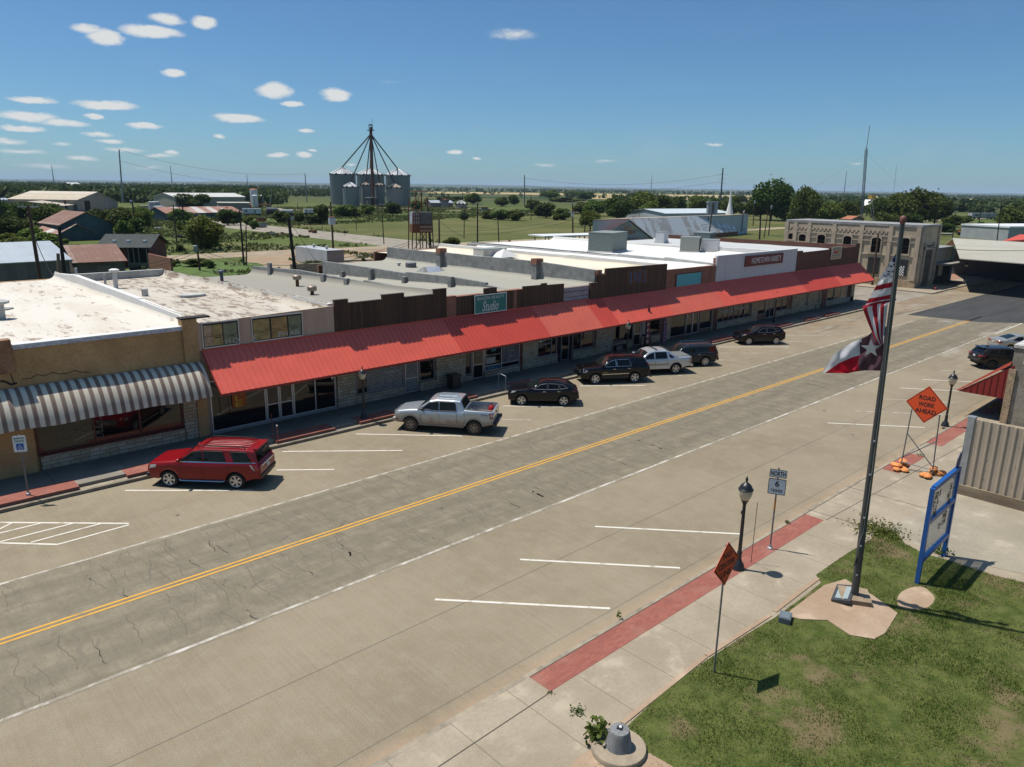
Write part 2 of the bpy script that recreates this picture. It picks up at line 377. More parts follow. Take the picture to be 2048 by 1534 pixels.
# far pavement: low step with brick strips, then the raised walk in front of the shops
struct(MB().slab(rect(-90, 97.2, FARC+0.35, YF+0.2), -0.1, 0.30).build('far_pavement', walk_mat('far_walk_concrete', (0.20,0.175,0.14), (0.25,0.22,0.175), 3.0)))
struct(MB().slab(rect(-90, 97.2, FARC-0.17, FARC), -0.1, 0.15).build('far_kerb', M_curbdark))
struct(MB().slab(rect(-90, 97.2, FARC, FARC+0.35), -0.1, 0.152).build('kerb_strip', M_kerb))
for x0, x1 in ((-2,7.2),(9.2,14.6),(16.6,20.1),(21.7,24.3),(27.6,30.6),(34.0,36.2),(40.4,44.0),(47.0,51.5),(58.5,62.5),(69.5,73.5),(76.5,79.5),(81,84.5)):
 struct(MB().slab(rect(x0, x1, FARC+0.06, FARC+1.12), 0.10, 0.306).build('brick_band', M_paver))
# pavements beyond the side street
struct(MB().slab([(113.3,FARC-0.1),(420,FARC+0.5),(420,39.6),(126,39.6),(126,60),(113.3,72)], -0.1, 0.15).build('corner_pavement', M_walk))
struct(sheet('red_forecourt', [(131,39.7),(152,39.4),(160,43.5),(136,52)], 0.157, mat('red_forecourt_soil', (0.30,0.16,0.105), 0.95, var=0.25, scale=0.5)))
# grass plot, flagpole pad, concrete yard
lawn_px = [(1190,1534),(1252,1456),(1300,1410),(1345,1371),(1418,1318),(1480,1277),(1552,1234),(1600,1200),(1642,1166),(1632,1150),(1690,1110),(1742,1078),(1752,1060),(1790,1064),(1810,1088),(1848,1108),(1900,1122),(1990,1152),(2048,1166)]
lawn = [tuple(at(x,y,0.15))[:2] for x, y in lawn_px]+[(31.5,0),(28,-14),(6,-14),(9.5,6.5)]
struct(sheet('lawn', lawn, 0.166, M_turf))
struct(MB().slab([(30.6,10.0),(36.8,9.3),(36.8,-16),(29.5,-16),(30.6,4.6),(29.7,8.0)], 0.1, 0.159).build('concrete_yard', M_pad))
pad = [tuple(at(x,y,0.15))[:2] for x, y in ((1648,1172),(1690,1160),(1745,1192),(1795,1228),(1770,1268),(1748,1280),(1700,1272),(1655,1242),(1600,1240),(1568,1232))]
struct(MB().slab(pad, 0.12, 0.19).build('flagpole_pad', M_padred))
oval = at(1832,1198,0.15)
struct(MB().slab([(oval.x+0.95*math.cos(t)*(1+.1*math.sin(3*t)), oval.y+0.5*math.sin(t)) for t in np.linspace(0,2*PI,18)[:-1]], 0.12, 0.178).build('bare_patch', M_padred))
e0, e1 = at(1190,1520,0.15), at(1690,1132,0.15)
kb = MB()
for a, b_ in (((13.42,9.93),(17.5,10.08)),((17.55,10.08),(21.0,9.92)),((21.3,9.93),(24.5,9.97))):
 kb.slab([(a[0],a[1]-.07),(b_[0],b_[1]-.07),(b_[0],b_[1]+.07),(a[0],a[1]+.07)], 0.1, 0.178)
struct(kb.build('lawn_kerb', M_padred))
struct(sheet('worn_patch', [tuple(at(x,y,.15))[:2] for x, y in ((1150,1520),(1185,1500),(1240,1496),(1300,1508),(1345,1534),(1350,1600),(1100,1600))], 0.169, M_padred))
def stripe(name, a, b_, w, m, z=0.006):
 a, b_ = V((a[0],a[1],z)), V((b_[0],b_[1],z)); d = (b_-a).normalized(); n = V((-d.y,d.x,0))*w/2
 return MB().quad(a-n, b_-n, b_+n, a+n).build(name, m, road)
stripe('edge_line', (-60,28.80), (88,28.95), 0.13, M_whiteworn); stripe('edge_line', (-60,20.85), (92,20.9), 0.14, M_whiteworn)
stripe('centre_line', (-60,24.99), (97,25.1), 0.11, M_yellow); stripe('centre_line', (-60,24.73), (97,24.88), 0.11, M_yellow)
for a, b_, m in (((565,903),(805,901),0),((553,940),(668,939),0),((250,981),(508,981),0),((712,868),(925,872),0),((1006,812),(1128,814),0),((1005,839),(1060,840),1),((1160,772),(1290,771),0),((1300,751),(1365,751),1),((1380,736),(1420,736),1),((1440,706),(1525,706.5),1),((1437,720),(1480,720.5),1),((1438,694),(1578,694),0),((1568,662),(1650,663),1),((1570,671),(1660,671.5),1),((1568,683),(1615,683),1),
                 ((0,1045),(258,1047),0),((0,1086),(116,1089),0),((870,1199),(1220,1217),0),((1040,1119),(1360,1136),0),((1190,1053),(1480,1068),0),((1655,846),(1850,855),0),((1710,822),(1895,830),1),((1770,798),(1920,806),1),((1800,776),(1935,783),0),((1845,759),(1950,764),0),((1880,741),(1960,744),1),((1990,668),(2048,645),0)):
 stripe('parking_line', at(*a), at(*b_), 0.115, M_whiteworn if m else M_white)
for a, b_ in (((-40,1078),(24,1046)),((0,1066.5),(84,1046)),((0,1084),(150,1046)),((62,1085),(205,1046.5)),((116,1089),(258,1050))):
 stripe('hatching_line', at(*a), at(*b_), 0.10, M_white, 0.009)
stripe('stop_line', (101,42.5), (107,47.5), 0.9, M_white, 0.012)
cr1 = MB(); cr2 = MB(); rc = random.Random(12)
def crackline(mb, x, y0, y1, w):
 y = y0; pr = None
 while y < y1:
  q = (V((x-w/2,y,.0035)), V((x+w/2,y,.0035)))
  if pr and rc.random() < .93: mb.quad(pr[0],pr[1],q[1],q[0])
  pr = q; y += rc.uniform(.12,.3); x += rc.uniform(-.10,.10)
x = -12.0
while x < 86:
 for a, b_ in ((20.9,24.7),(25.1,28.7)):
  if rc.random() < .8:
   s0 = a+rc.uniform(0,1.6); crackline(cr1, x+rc.uniform(-.2,.2), s0, min(b_, s0+rc.uniform(1.2,4)), rc.uniform(.018,.036))
   if rc.random() < .7: crackline(cr2, x+rc.uniform(-.3,.3), s0, min(b_, s0+rc.uniform(.8,2.6)), rc.uniform(.06,.14))
 x += rc.uniform(.35,.95)
cr1.build('crack', mat('crack_fill', (0.125,0.107,0.076), .95), road); cr2.build('stain', mat('crack_stain', (0.172,0.147,0.104), .95), road)
# distant ridges on the skyline
def ridge(dist, az0, az1, base, bumps, m):
 mb = MB(); n = 90; pts = []
 for i in range(n+1):
  a = az0+(az1-az0)*i/n; d = V((math.sin(a), math.cos(a), 0))
  h = base
  for c, w, k in bumps: h += k/(1+((a-c)/w)**4)
  h *= 0.94+0.06*math.sin(i*1.7)+0.04*math.sin(i*4.3); e = min(1, i/6, (n-i)/6); h *= e
  pts.append((d*dist, h))
 vs = []; fs = []
 for d, h in pts: vs += [(d.x*0.86,d.y*0.86,-1), (d.x,d.y,h), (d.x*1.12,d.y*1.12,h*0.9), (d.x*1.4,d.y*1.4,-1)]
 for i in range(n):
  for j in range(3): fs.append((4*i+j, 4*i+4+j, 4*i+5+j, 4*i+1+j))
 mb.add(vs, fs); return struct(mb.build('hills', m, smooth=60))
M_hill = mat('hill_scrub', (0.05,0.07,0.025), 0.95, var=0.3, scale=0.004)
def azpx(x): d = ray(x, 370); return math.atan2(d.x, d.y)
ridge(9000, azpx(-300), azpx(2400), 12, [(azpx(520),0.075,26),(azpx(960),0.09,16),(azpx(1180),0.05,10)], M_hill)
ridge(14000, azpx(-400), azpx(2500), 34, [(azpx(900),0.15,22),(azpx(1500),0.12,4)], M_hill)
def stone_mat():
 m, b, bs = newmat('limestone_blocks', 0.9)
 tc = b.n('ShaderNodeTexCoord').outputs['Object']
 sp = b.n('ShaderNodeSeparateXYZ'); b.L.new(tc, sp.inputs[0])
 cb = b.n('ShaderNodeCombineXYZ'); b.L.new(b.math('ADD', sp.outputs[0], sp.outputs[1]), cb.inputs[0]); b.L.new(sp.outputs[2], cb.inputs[1])
 ds = b.n('ShaderNodeVectorMath', operation='MULTIPLY_ADD'); nz = b.n('ShaderNodeTexNoise'); nz.inputs['Scale'].default_value = 1.3
 b.L.new(cb.outputs[0], nz.inputs['Vector']); b.L.new(nz.outputs['Color'], ds.inputs[0]); ds.inputs[1].default_value = (0.35,0.12,0); b.L.new(cb.outputs[0], ds.inputs[2])
 br = b.n('ShaderNodeTexBrick'); br.offset = 0.37; br.squash = 1.6; br.squash_frequency = 3
 for k, v in (('Scale',1.0),('Brick Width',0.42),('Row Height',0.19),('Mortar Size',0.012),('Bias',0.1)): br.inputs[k].default_value = v
 br.inputs['Color1'].default_value = (0.36,0.27,0.16,1); br.inputs['Color2'].default_value = (0.52,0.45,0.33,1); br.inputs['Mortar'].default_value = (0.06,0.05,0.04,1)
 b.L.new(ds.outputs[0], br.inputs['Vector'])
 c = b.mix(b.ramp(b.noise(tc, 5, 5), 0.35, 0.75, 0, 0.5), br.outputs['Color'], (0.33,0.29,0.23))
 b.L.new(c, bs.inputs['Base Color'])
 bp = b.n('ShaderNodeBump'); bp.inputs['Strength'].default_value = 0.6; bp.inputs['Distance'].default_value = 0.03; bp.invert = True
 b.L.new(br.outputs['Fac'], bp.inputs['Height']); b.L.new(bp.outputs[0], bs.inputs['Normal']); return m
def brick_mat(name, c1, c2, mortar, w=0.24, h=0.08):
 m, b, bs = newmat(name, 0.9)
 tc = b.n('ShaderNodeTexCoord').outputs['Object']
 sp = b.n('ShaderNodeSeparateXYZ'); b.L.new(tc, sp.inputs[0])
 cb = b.n('ShaderNodeCombineXYZ'); b.L.new(b.math('ADD', sp.outputs[0], sp.outputs[1]), cb.inputs[0]); b.L.new(sp.outputs[2], cb.inputs[1])
 br = b.n('ShaderNodeTexBrick')
 for k, v in (('Scale',1.0),('Brick Width',w),('Row Height',h),('Mortar Size',0.012)): br.inputs[k].default_value = v
 br.inputs['Color1'].default_value = (*c1,1); br.inputs['Color2'].default_value = (*c2,1); br.inputs['Mortar'].default_value = (*mortar,1)
 b.L.new(cb.outputs[0], br.inputs['Vector'])
 c = b.mix(b.ramp(b.noise(tc, 1.4, 6), 0.4, 0.75, 0, 0.4), br.outputs['Color'], tuple(k*0.6 for k in c1))
 b.L.new(c, bs.inputs['Base Color']); return m
def board_mat(name, c1, c2, w, gap=0.08, gapcol=None):
 """upright boards or ribs along x"""
 m, b, bs = newmat(name, 0.85)
 tc = b.n('ShaderNodeTexCoord').outputs['Object']
 sp = b.n('ShaderNodeSeparateXYZ'); b.L.new(tc, sp.inputs[0])
 u = b.math('DIVIDE', b.math('ADD', b.math('ADD', sp.outputs[0], sp.outputs[1]), 500), w)
 cell = b.n('ShaderNodeTexWhiteNoise', noise_dimensions='1D'); b.L.new(b.math('FLOOR', u), cell.inputs['W'])
 c = b.mix(cell.outputs['Value'], c1, c2)
 st = b.noise(tc, 3.0, 5, 0.65, (6, 6, 0.5)); c = b.mix(b.ramp(st, 0.35, 0.75, 0, 0.55), c, tuple(k*0.55 for k in c1))
 fr = b.math('ABSOLUTE', b.math('SUBTRACT', b.math('FRACT', u), 0.5))
 c = b.mix(b.ramp(fr, 0.5-gap, 0.5-gap*0.4, 0, 0.8), c, gapcol or tuple(k*0.25 for k in c1))
 b.L.new(c, bs.inputs['Base Color']); return m
def roof_mat(name, base, stain, amount, dark=None, flow=(0.35,1.6,1)):
 m, b, bs = newmat(name, 0.8)
 g = b.n('ShaderNodeNewGeometry').outputs['Position']
 n1 = b.noise(g, 0.3, 6, 0.62, (1.4, 0.45, 1)); n2 = b.noise(g, 1.7, 6, 0.7, (1.6, 0.35, 1)); n3 = b.noise(g, 9, 4, 0.7)
 c = b.mix(b.ramp(n3, 0.3, 0.75, 0, 0.2), base, tuple(k*0.75 for k in base))
 c = b.mix(b.ramp(n1, 0.62-amount, 0.80-amount, 0, 0.6), c, tuple((p+q)/2 for p, q in zip(base, stain)))
 k = b.math('MULTIPLY', b.ramp(n2, 0.72-amount, 0.78-amount), b.ramp(n1, 0.50-amount*0.6, 0.60-amount*0.6))
 c = b.mix(b.math('MULTIPLY', k, 0.85), c, dark or stain)
 b.L.new(c, bs.inputs['Base Color'])
 bp = b.n('ShaderNodeBump'); bp.inputs['Strength'].default_value = 0.3; bp.inputs['Distance'].default_value = 0.03
 b.L.new(n3, bp.inputs['Height']); b.L.new(bp.outputs[0], bs.inputs['Normal']); return m
M_stone = stone_mat()
M_brickr = brick_mat('red_brick', (0.24,0.085,0.05), (0.30,0.12,0.07), (0.24,0.17,0.12))
M_brickb = brick_mat('brown_brick', (0.115,0.042,0.028), (0.15,0.06,0.04), (0.10,0.055,0.04))
M_wood = board_mat('dark_barn_boards', (0.055,0.030,0.018), (0.092,0.050,0.030), 0.22)
M_wood2 = board_mat('brown_metal_siding', (0.080,0.044,0.026), (0.11,0.06,0.035), 0.31, 0.14)
M_whitemetal = board_mat('white_ribbed_siding', (0.56,0.56,0.58), (0.62,0.62,0.64), 0.3, 0.10, (0.33,0.33,0.36))
M_tan = mat('ochre_stucco', (0.50,0.315,0.145), 0.9, scale=0.7, col2=(0.38,0.23,0.10), fine=0.12, fine_scale=9, bump=0.2)
M_tanred = mat('ochre_stucco_rusty', (0.36,0.20,0.11), 0.9, scale=1.2, col2=(0.20,0.105,0.06), fine=0.15, fine_scale=9)
M_beige = mat('pink_beige_panels', (0.50,0.365,0.27), 0.85, scale=0.8, col2=(0.42,0.30,0.22), stretch=(2,1,0.4), fine=0.06)
M_grayp = mat('gray_sealed_wall', (0.215,0.215,0.205), 0.9, var=0.22, scale=1.6, bump=0.6, fine=0.18, fine_scale=16)
M_whitep = mat('white_sealed_wall', (0.62,0.61,0.58), 0.75, var=0.05, scale=1.2, bump=0.4, fine=0.06, fine_scale=12)
M_whiteg = mat('weathered_white_wall', (0.46,0.46,0.44), 0.85, scale=1.1, col2=(0.34,0.34,0.325), bump=0.5, fine=0.12, fine_scale=10, stretch=(1,1,0.5))
M_roofw1 = roof_mat('stained_white_roof', (0.60,0.555,0.48), (0.40,0.30,0.20), 0.16, (0.21,0.135,0.08))
M_roofw2 = roof_mat('worn_white_roof', (0.50,0.45,0.375), (0.31,0.245,0.165), 0.22, (0.17,0.12,0.08))
M_roofg = roof_mat('gray_rolled_roof', (0.27,0.25,0.205), (0.225,0.195,0.145), 0.06, (0.20,0.165,0.11))
M_roofg2 = roof_mat('greenish_gray_roof', (0.32,0.305,0.25), (0.24,0.20,0.14), 0.05, (0.27,0.19,0.12))
M_roofw = roof_mat('bright_white_roof', (0.66,0.645,0.605), (0.50,0.42,0.31), 0.05, (0.42,0.31,0.21))
M_roofs = roof_mat('silver_roof', (0.45,0.46,0.46), (0.34,0.34,0.34), 0.1, (0.30,0.30,0.30))
M_dark = mat('shop_interior', (0.012,0.011,0.010), 0.9)
M_glass = mat('shop_glass', (0.006,0.007,0.008), 0.03, spec=0.6)
M_alu = mat('aluminium', (0.55,0.55,0.56), 0.4, metal=0.6)
M_alud = mat('dull_aluminium', (0.30,0.30,0.31), 0.5, metal=0.4)
M_maroon = mat('maroon_paint', (0.115,0.026,0.018), 0.6, var=0.1)
M_black = mat('black_paint', (0.012,0.012,0.013), 0.45)
M_letw = mat('white_lettering', (0.72,0.71,0.68), 0.6)
M_letwin = mat('window_lettering', (0.55,0.55,0.53), 0.6)
M_coping = mat('dark_coping', (0.03,0.024,0.02), 0.9, var=0.3, scale=4)
M_metalg = mat('galvanised', (0.36,0.37,0.38), 0.45, metal=0.5, var=0.12, scale=3)
M_rust = mat('rust', (0.17,0.065,0.03), 0.9, scale=2.2, col2=(0.10,0.045,0.025), fine=0.15, fine_scale=20)
def side_wall(name, x, prof, m, parent, th=0.3, z0=0.0):
 """wall running back from the street; prof = (y, top) pairs"""
 pts = [V((x-th/2, y, z)) for y, z in prof]
 pts += [V((x-th/2, prof[-1][0], z0)), V((x-th/2, prof[0][0], z0))]
 return MB().prism(pts, (th,0,0)).build(name, m, parent)
def roof_deck(x0, x1, zf, zb, yb, m, parent, cant=(0.0,0.0), ym=None):
 """deck sloping to the back, with the coating swept up the side walls"""
 mb = MB(); ys = np.linspace(YF+0.3, yb, 14); xs = []
 if cant[0]: xs += [(x0+.16, cant[0]), (x0+.22, cant[0]*.62), (x0+.36, cant[0]*.28), (x0+.6, cant[0]*.07)]
 xs += [(x0+(0.85 if cant[0] else .1),0), ((x0+x1)/2,0), (x1-(0.85 if cant[1] else .1),0)]
 if cant[1]: xs += [(x1-.6, cant[1]*.07), (x1-.36, cant[1]*.28), (x1-.22, cant[1]*.62), (x1-.16, cant[1])]
 vs = []; fs = []; k = len(xs)
 for y in ys:
  t = (y-ys[0])/(yb-ys[0])
  for x, dz in xs: vs.append((x, y, zf+(zb-zf)*t+dz+0.025*math.sin(x*1.7+y*.9)))
 for i in range(len(ys)-1):
  for j in range(k-1): fs.append((i*k+j, i*k+j+1, (i+1)*k+j+1, (i+1)*k+j))
 mb.add(vs, fs)
 return mb.build('roof', m, parent, smooth=70)
def facade(name, xs, top, z0, m, parent, y=YF-0.10, th=0.10):
 """panel on the front with a stepped top: top = (x, z) pairs"""
 pts = [V((x, y, z)) for x, z in top]+[V((top[-1][0], y, z0)), V((top[0][0], y, z0))]
 return MB().prism(pts, (0,th,0)).build(name, m, parent)
def shell(parent, x0, x1, ztop, zb, yb, m, mback=None):
 mb = MB(); mb.box((x0+.01,YF+.002,0.0),(x1-.01,YF+.30,ztop-.03)); mb.box((x0+.01,yb,0),(x1-.01,yb+.3,zb))
 return mb.build('wall', m, parent)
def px_x(x, y): return on_y(x, y, YF).x
def window(parent, x0, x1, z0, z1, frame=M_alu, mull=(), y=YF-0.02, bar=0.06, pane=M_glass, name='window', rails=()):
 mb = MB()
 for x in (x0, x1-bar): mb.box((x,y-.05,z0),(x+bar,y+.03,z1))
 for x in mull: mb.box((x-bar/2,y-.05,z0+bar),(x+bar/2,y+.03,z1-bar))
 for z in (z0, z1-bar): mb.box((x0+bar,y-.048,z),(x1-bar,y+.028,z+bar))
 for z in rails: mb.box((x0+bar,y-.046,z-bar/2),(x1-bar,y+.026,z+bar/2))
 w = mb.build(name, frame, parent)
 MB().box((x0+.01,y-.004,z0+.01),(x1-.01,y+.014,z1-.01)).build('pane', pane, w)
 return w
def stone(parent, x0, x1, z0=0.30, z1=3.4, d=0.16, name='stone_pier'):
 return MB().box((x0,YF-d,z0),(x1,YF+.001,z1)).build(name, M_stone, parent)
def shop(name, label, x0, x1): return thing(name, label, 'shop', ((x0+x1)/2, YF, 0.0))
def local(parent):   # children are built in world coordinates
 for c in parent.children: c.matrix_parent_inverse = Matrix.Translation(-V(parent.location))
ZT = 3.25
# 1 --- ochre stucco shop with the striped awning
s = shop('stucco_shop', 'ochre stucco shop with a brown and cream striped awning and white roof', -16, 14.1)
shell(s, -16, 14.1, 6.30, 6.1, 67, M_tan)
roof_deck(-16, 14.05, 6.24, 6.05, 67, M_roofw1, s, (0,0.62))
side_wall('parapet_wall', 13.95, [(YF+.31,6.45),(40.4,6.75),(47,6.82),(47.02,6.86),(61,6.95),(61.5,6.9),(66.9,6.55)], M_whitep, s, 0.34)
mb = MB(); mb.box((-16,YF-.04,6.22),(13.45,YF+.5,6.36)); mb.build('roof_edge', M_whitep, s)
wv = MB()
for xa, xb in ((-16,4.9),(6.05,13.45)): wv.box((xa,YF-.07,6.15),(xb,YF-.041,6.30))
wv.build('edge_flashing', mat('crinkled_flashing', (0.62,0.64,0.68), 0.5, metal=0.3, scale=5, col2=(0.30,0.33,0.40), stretch=(1,1,3), bump=0.6), s)
MB().box((5.05,YF-.10,5.1),(6.0,YF+.42,6.62)).build('pilaster', M_tanred, s); MB().box((13.45,YF-.13,4.3),(14.2,YF+.42,6.70)).build('pilaster', M_tan, s)
MB().box((13.40,YF-.16,6.70),(14.9,YF+.46,6.78)).build('cap', M_coping, s)
cr = MB()
def crack(p, w):
 for (a, b_) in zip(p, p[1:]):
  A, B = on_y(*a, YF-.004), on_y(*b_, YF-.004); n = V((-(B-A).z, 0, (B-A).x)).normalized()*w; cr.quad(A-n, B-n, B+n, A+n)
crack([(43,758),(60,757),(75,749),(88,752),(105,745),(120,748),(137,746),(149,741),(160,744),(180,745)], 0.016)
crack([(0,762),(10,763),(22,769),(34,766)], 0.05); crack([(13,690),(16,716),(20,745),(28,766)], 0.02)
cr.build('wall_crack', mat('crack_dark', (0.035,0.025,0.018), 0.95), s)
# striped barrel awning
aw = MB(); prof = []
for t in np.linspace(0, 1, 11): prof.append((YF-0.12-1.42*math.sin(t*1.25)/math.sin(1.25), 4.42-1.62*(t**1.75)))
xs = np.arange(-16, 14.16, 0.105)
vs = []; fs = []; k = len(prof)
for x in xs:
 for j, (y, z) in enumerate(prof): vs.append((x, y-0.05*math.sin(x*1.05)*(j/10), z+0.025*math.sin(x*2.3+1)*(j/10)))
for i in range(len(xs)-1):
 for j in range(k-1): fs.append((i*k+j, i*k+j+1, (i+1)*k+j+1, (i+1)*k+j))
aw.add(vs, fs); n0 = len(aw.v)
aw.poly([(14.15,YF-.12,4.42)]+[(14.15,y,z) for y,z in prof[1:]]+[(14.15,YF-.12,2.8)])
def stripe_mat():
 m, b, bs = newmat('striped_canvas', 0.85)
 tc = b.n('ShaderNodeTexCoord').outputs['Object']; sp = b.n('ShaderNodeSeparateXYZ'); b.L.new(tc, sp.inputs[0])
 f = b.math('FRACT', b.math('DIVIDE', b.math('ADD', sp.outputs[0], 100), 0.40))
 br = b.math('MULTIPLY', b.ramp(f, 0.50, 0.515), b.ramp(f, 0.985, 1.0, 1, 0)); inn = b.math('MULTIPLY', b.ramp(f, 0.60, 0.615), b.ramp(f, 0.885, 0.9, 1, 0))
 c = b.mix(br, (0.60,0.535,0.425), (0.235,0.155,0.105)); c = b.mix(inn, c, (0.16,0.115,0.095))
 c = b.mix(b.ramp(b.noise(tc, 1.2, 5), 0.4, 0.8, 0, 0.35), c, (0.33,0.27,0.20)); b.L.new(c, bs.inputs['Base Color']); return m
aw.build('striped_awning', stripe_mat(), s, smooth=60)
stone(s, -16, 4.45, 0.3, 0.95, name='stone_base'); window(s, -16, 4.5, 0.98, 3.0, M_maroon, (0.5,2.6,))
MB().box((4.55,YF-.2,0.3),(6.3,YF+.001,3.1)).build('pier', M_tan, s)
stone(s, 6.45, 13.05, 0.3, 0.98, name='stone_base'); MB().box((6.4,YF-.22,0.98),(13.05,YF-.02,1.06)).build('sill', M_maroon, s)
window(s, 6.4, 13.05, 1.06, 3.0, M_maroon, (8.85,10.95), bar=0.08)
sq = MB(); rr = random.Random(3)
for _ in range(14):
 p = [V((7.0+rr.random()*2.2, YF-.06, 1.5+rr.random()*0.9))]
 for _ in range(10): p.append(p[-1]+V((rr.uniform(-.05,.32), 0, rr.uniform(-.14,.14))))
 p = [V((min(9.2,q.x), q.y, max(1.3,min(2.6,q.z)))) for q in p]; sq.tube(p, 0.009, 3)
sq.build('painted_vine', mat('vine_paint', (0.40,0.37,0.28), 0.8), s)
stone(s, 13.1, 13.75, 0.3, 3.2); MB().box((13.8,YF-.12,0.3),(14.35,YF+.001,3.4)).build('pier', M_tan, s)
local(s)
# 2 --- former pharmacy
s = shop('pharmacy_building', 'beige panelled shop with boarded upper windows lettered HOME PHAR', 14.1, 22.2)
shell(s, 14.1, 22.2, 6.38, 5.7, 67, M_beige)
roof_deck(14.1, 22.2, 6.25, 5.75, 67, M_roofw2, s, (0.4,0.55));
side_wall('parapet_wall', 22.15, [(YF+.2,6.70),(44,6.68),(44.02,6.50),(48.1,6.58),(48.12,6.40),(53,6.5),(53.02,6.33),(57.5,6.33),(65.5,6.02),(67.2,6.0)], M_whitep, s, 0.34)
MB().box((14.15,67.0,5.5),(22.0,67.4,6.35)).build('back_parapet', M_whiteg, s)
facade('upper_front', None, [(14.2,6.42),(22.2,6.60)], 4.96, M_beige, s)
for x0, x1, parts in ((14.45,16.35,[('p',14.5,14.95),('y',14.95,15.5),('g',15.55,16.3)]),(17.15,20.1,[('y',17.2,18.15),('o',18.25,19.2),('g',19.28,20.05)])):
 w = MB()
 w.box((x0-.05,YF-.16,5.12),(x0,YF-.10,6.46)); w.box((x1,YF-.16,5.12),(x1+.05,YF-.10,6.46)); w.box((x0,YF-.158,5.06),(x1,YF-.101,5.12)); w.box((x0,YF-.158,6.38),(x1,YF-.101,6.45))
 fr = w.build('window', M_alu, s)
 MB().box((x0,YF-.112,5.12),(x1,YF-.102,6.40)).build('pane', M_black, fr)
 cm = {'p':(0.42,0.30,0.19),'y':(0.34,0.26,0.10),'g':(0.20,0.215,0.125),'o':(0.36,0.235,0.09)}
 for kk, a, b_ in parts:
  m_ = mat('old_board_'+{'p':'pink','y':'yellow','g':'green','o':'ochre'}[kk], cm[kk], 0.8, var=0.3, scale=2.5, fine=0.1)
  bd = MB(); bd.box((a,YF-.128,5.16),(b_,YF-.113,5.66)); bd.box((a+.01,YF-.124,5.68),(b_-.01,YF-.1131,6.28)); bo = bd.build('board', m_, fr)
  if kk != 'p': MB().box(((a+b_)/2-.17,YF-.133,5.56),((a+b_)/2+.17,YF-.1285,5.60)).build('slot', M_black, bo)
lm = mat('pharmacy_letters', (0.44,0.44,0.41), 0.7)
for t_, a, b_ in (('H',15.62,15.88),('O',16.0,16.34),('E',17.18,17.36),('P',18.62,18.88),('H',18.92,19.2),('A',19.3,19.62),('R',19.66,19.98)):
 text('letter', t_, lm, s, ((a+b_)/2, YF-.134, 5.31), (1,0,0), (0,0,1), b_-a, 0.27)
window(s, 14.55, 17.65, 0.42, ZT, M_alu); window(s, 17.7, 18.45, 0.42, ZT, M_alu, name='door', rails=(1.35,)); window(s, 18.5, 19.3, 0.42, ZT, M_alu, name='door', rails=(1.35,))
window(s, 19.35, 22.1, 0.42, ZT, M_alu, (20.75,)); MB().box((14.5,YF-.15,0.3),(22.15,YF-.02,0.42)).build('threshold', M_alud, s)
sb = MB().box((15.72,YF-.10,1.55),(16.5,YF-.075,2.9)).build('poster', mat('sale_poster', (0.42,0.10,0.02), 0.8), s)
for i, ch in enumerate('SALE'): text('letter', ch, mat('sale_yellow', (0.62,0.42,0.04), 0.7), sb, (16.1, YF-.101, 2.72-0.33*i), (1,0,0), (0,0,1), 0.42, 0.26)
local(s)
# 3 --- dark wooden front, lattice windows
s = shop('wooden_front_shop', 'shop with a dark board upper front, lattice windows and two roof ventilators', 22.2, 30.6)
shell(s, 22.2, 30.6, 6.5, 5.2, 68.5, M_brickr); roof_deck(22.3, 30.6, 6.28, 5.25, 68.5, M_roofg, s, (0.3,0.5))
side_wall('parapet_wall', 30.62, [(YF+.2,6.42),(43.5,6.5),(49,6.56),(49.02,6.42),(59.2,6.40),(59.22,6.42),(68.5,5.98)], M_grayp, s, 0.32)
pl = MB()
for y in (64.2, 54.6, 51.0): pl.box((30.2,y,5.1),(30.46,y+.5,6.62 if y > 60 else 6.5))
pl.build('buttress', M_grayp, s)
facade('board_front', None, [(22.22,6.92),(23.15,6.88),(23.15,6.66),(25.57,6.64),(25.57,6.94),(27.2,6.91),(27.2,6.62),(29.57,6.67),(29.57,6.95),(30.6,6.95)], 4.95, M_wood, s, th=0.16, y=YF-.16)
cp = MB()
for a, b_, z in ((22.2,23.17,6.90),(25.55,27.22,6.93),(29.55,30.62,6.95)): cp.box((a,YF-.2,z),(b_,YF+.1,z+.035))
for a, b_, z in ((23.18,25.54,6.66),(27.23,29.54,6.65)): cp.box((a,YF-.19,z),(b_,YF+.1,z+.03))
cp.build('coping', M_coping, s)
stone(s, 22.2, 23.45); stone(s, 23.5, 27.1, 0.3, 0.85, name='stone_base')
lat = mat('white_lattice', (0.50,0.50,0.49), 0.7)
def lattice(par, x0, x1, z0, z1, y):
 mb = MB(); st = 0.17; w = 0.02; h = z1-z0
 a = x0-h
 while a < x1:
  for sg in (1,-1):
   p0 = V((a, y, z0)) if sg == 1 else V((a+h, y, z0)); p1 = V((a+h, y, z1)) if sg == 1 else V((a, y, z1))
   def clip(p, q):
    t0, t1 = 0.0, 1.0; dx = q.x-p.x
    for lim, sgn in ((x0,1),(x1,-1)):
     num = (lim-p.x); t = num/dx
     if dx*sgn > 0: t0 = max(t0, t)
     else: t1 = min(t1, t)
    return (p.lerp(q,t0), p.lerp(q,t1)) if t1-t0 > 0.01 else None
   r_ = clip(p0, p1)
   if r_:
    A, B = r_; n = V((-(B-A).z,0,(B-A).x)).normalized()*w; mb.quad(A-n, A+n, B+n, B-n)
  a += st
 return mb.build('lattice', lat, par)
wq = window(s, 23.55, 27.1, 0.88, ZT, M_alud, (25.3,)); lattice(wq, 24.3, 27.0, 0.95, 3.1, YF-.05)
text('lettering', 'Connis', M_letwin, wq, (26.15, YF-.055, 2.55), (1,0,0), (0,0,1), 1.1, 0.28)
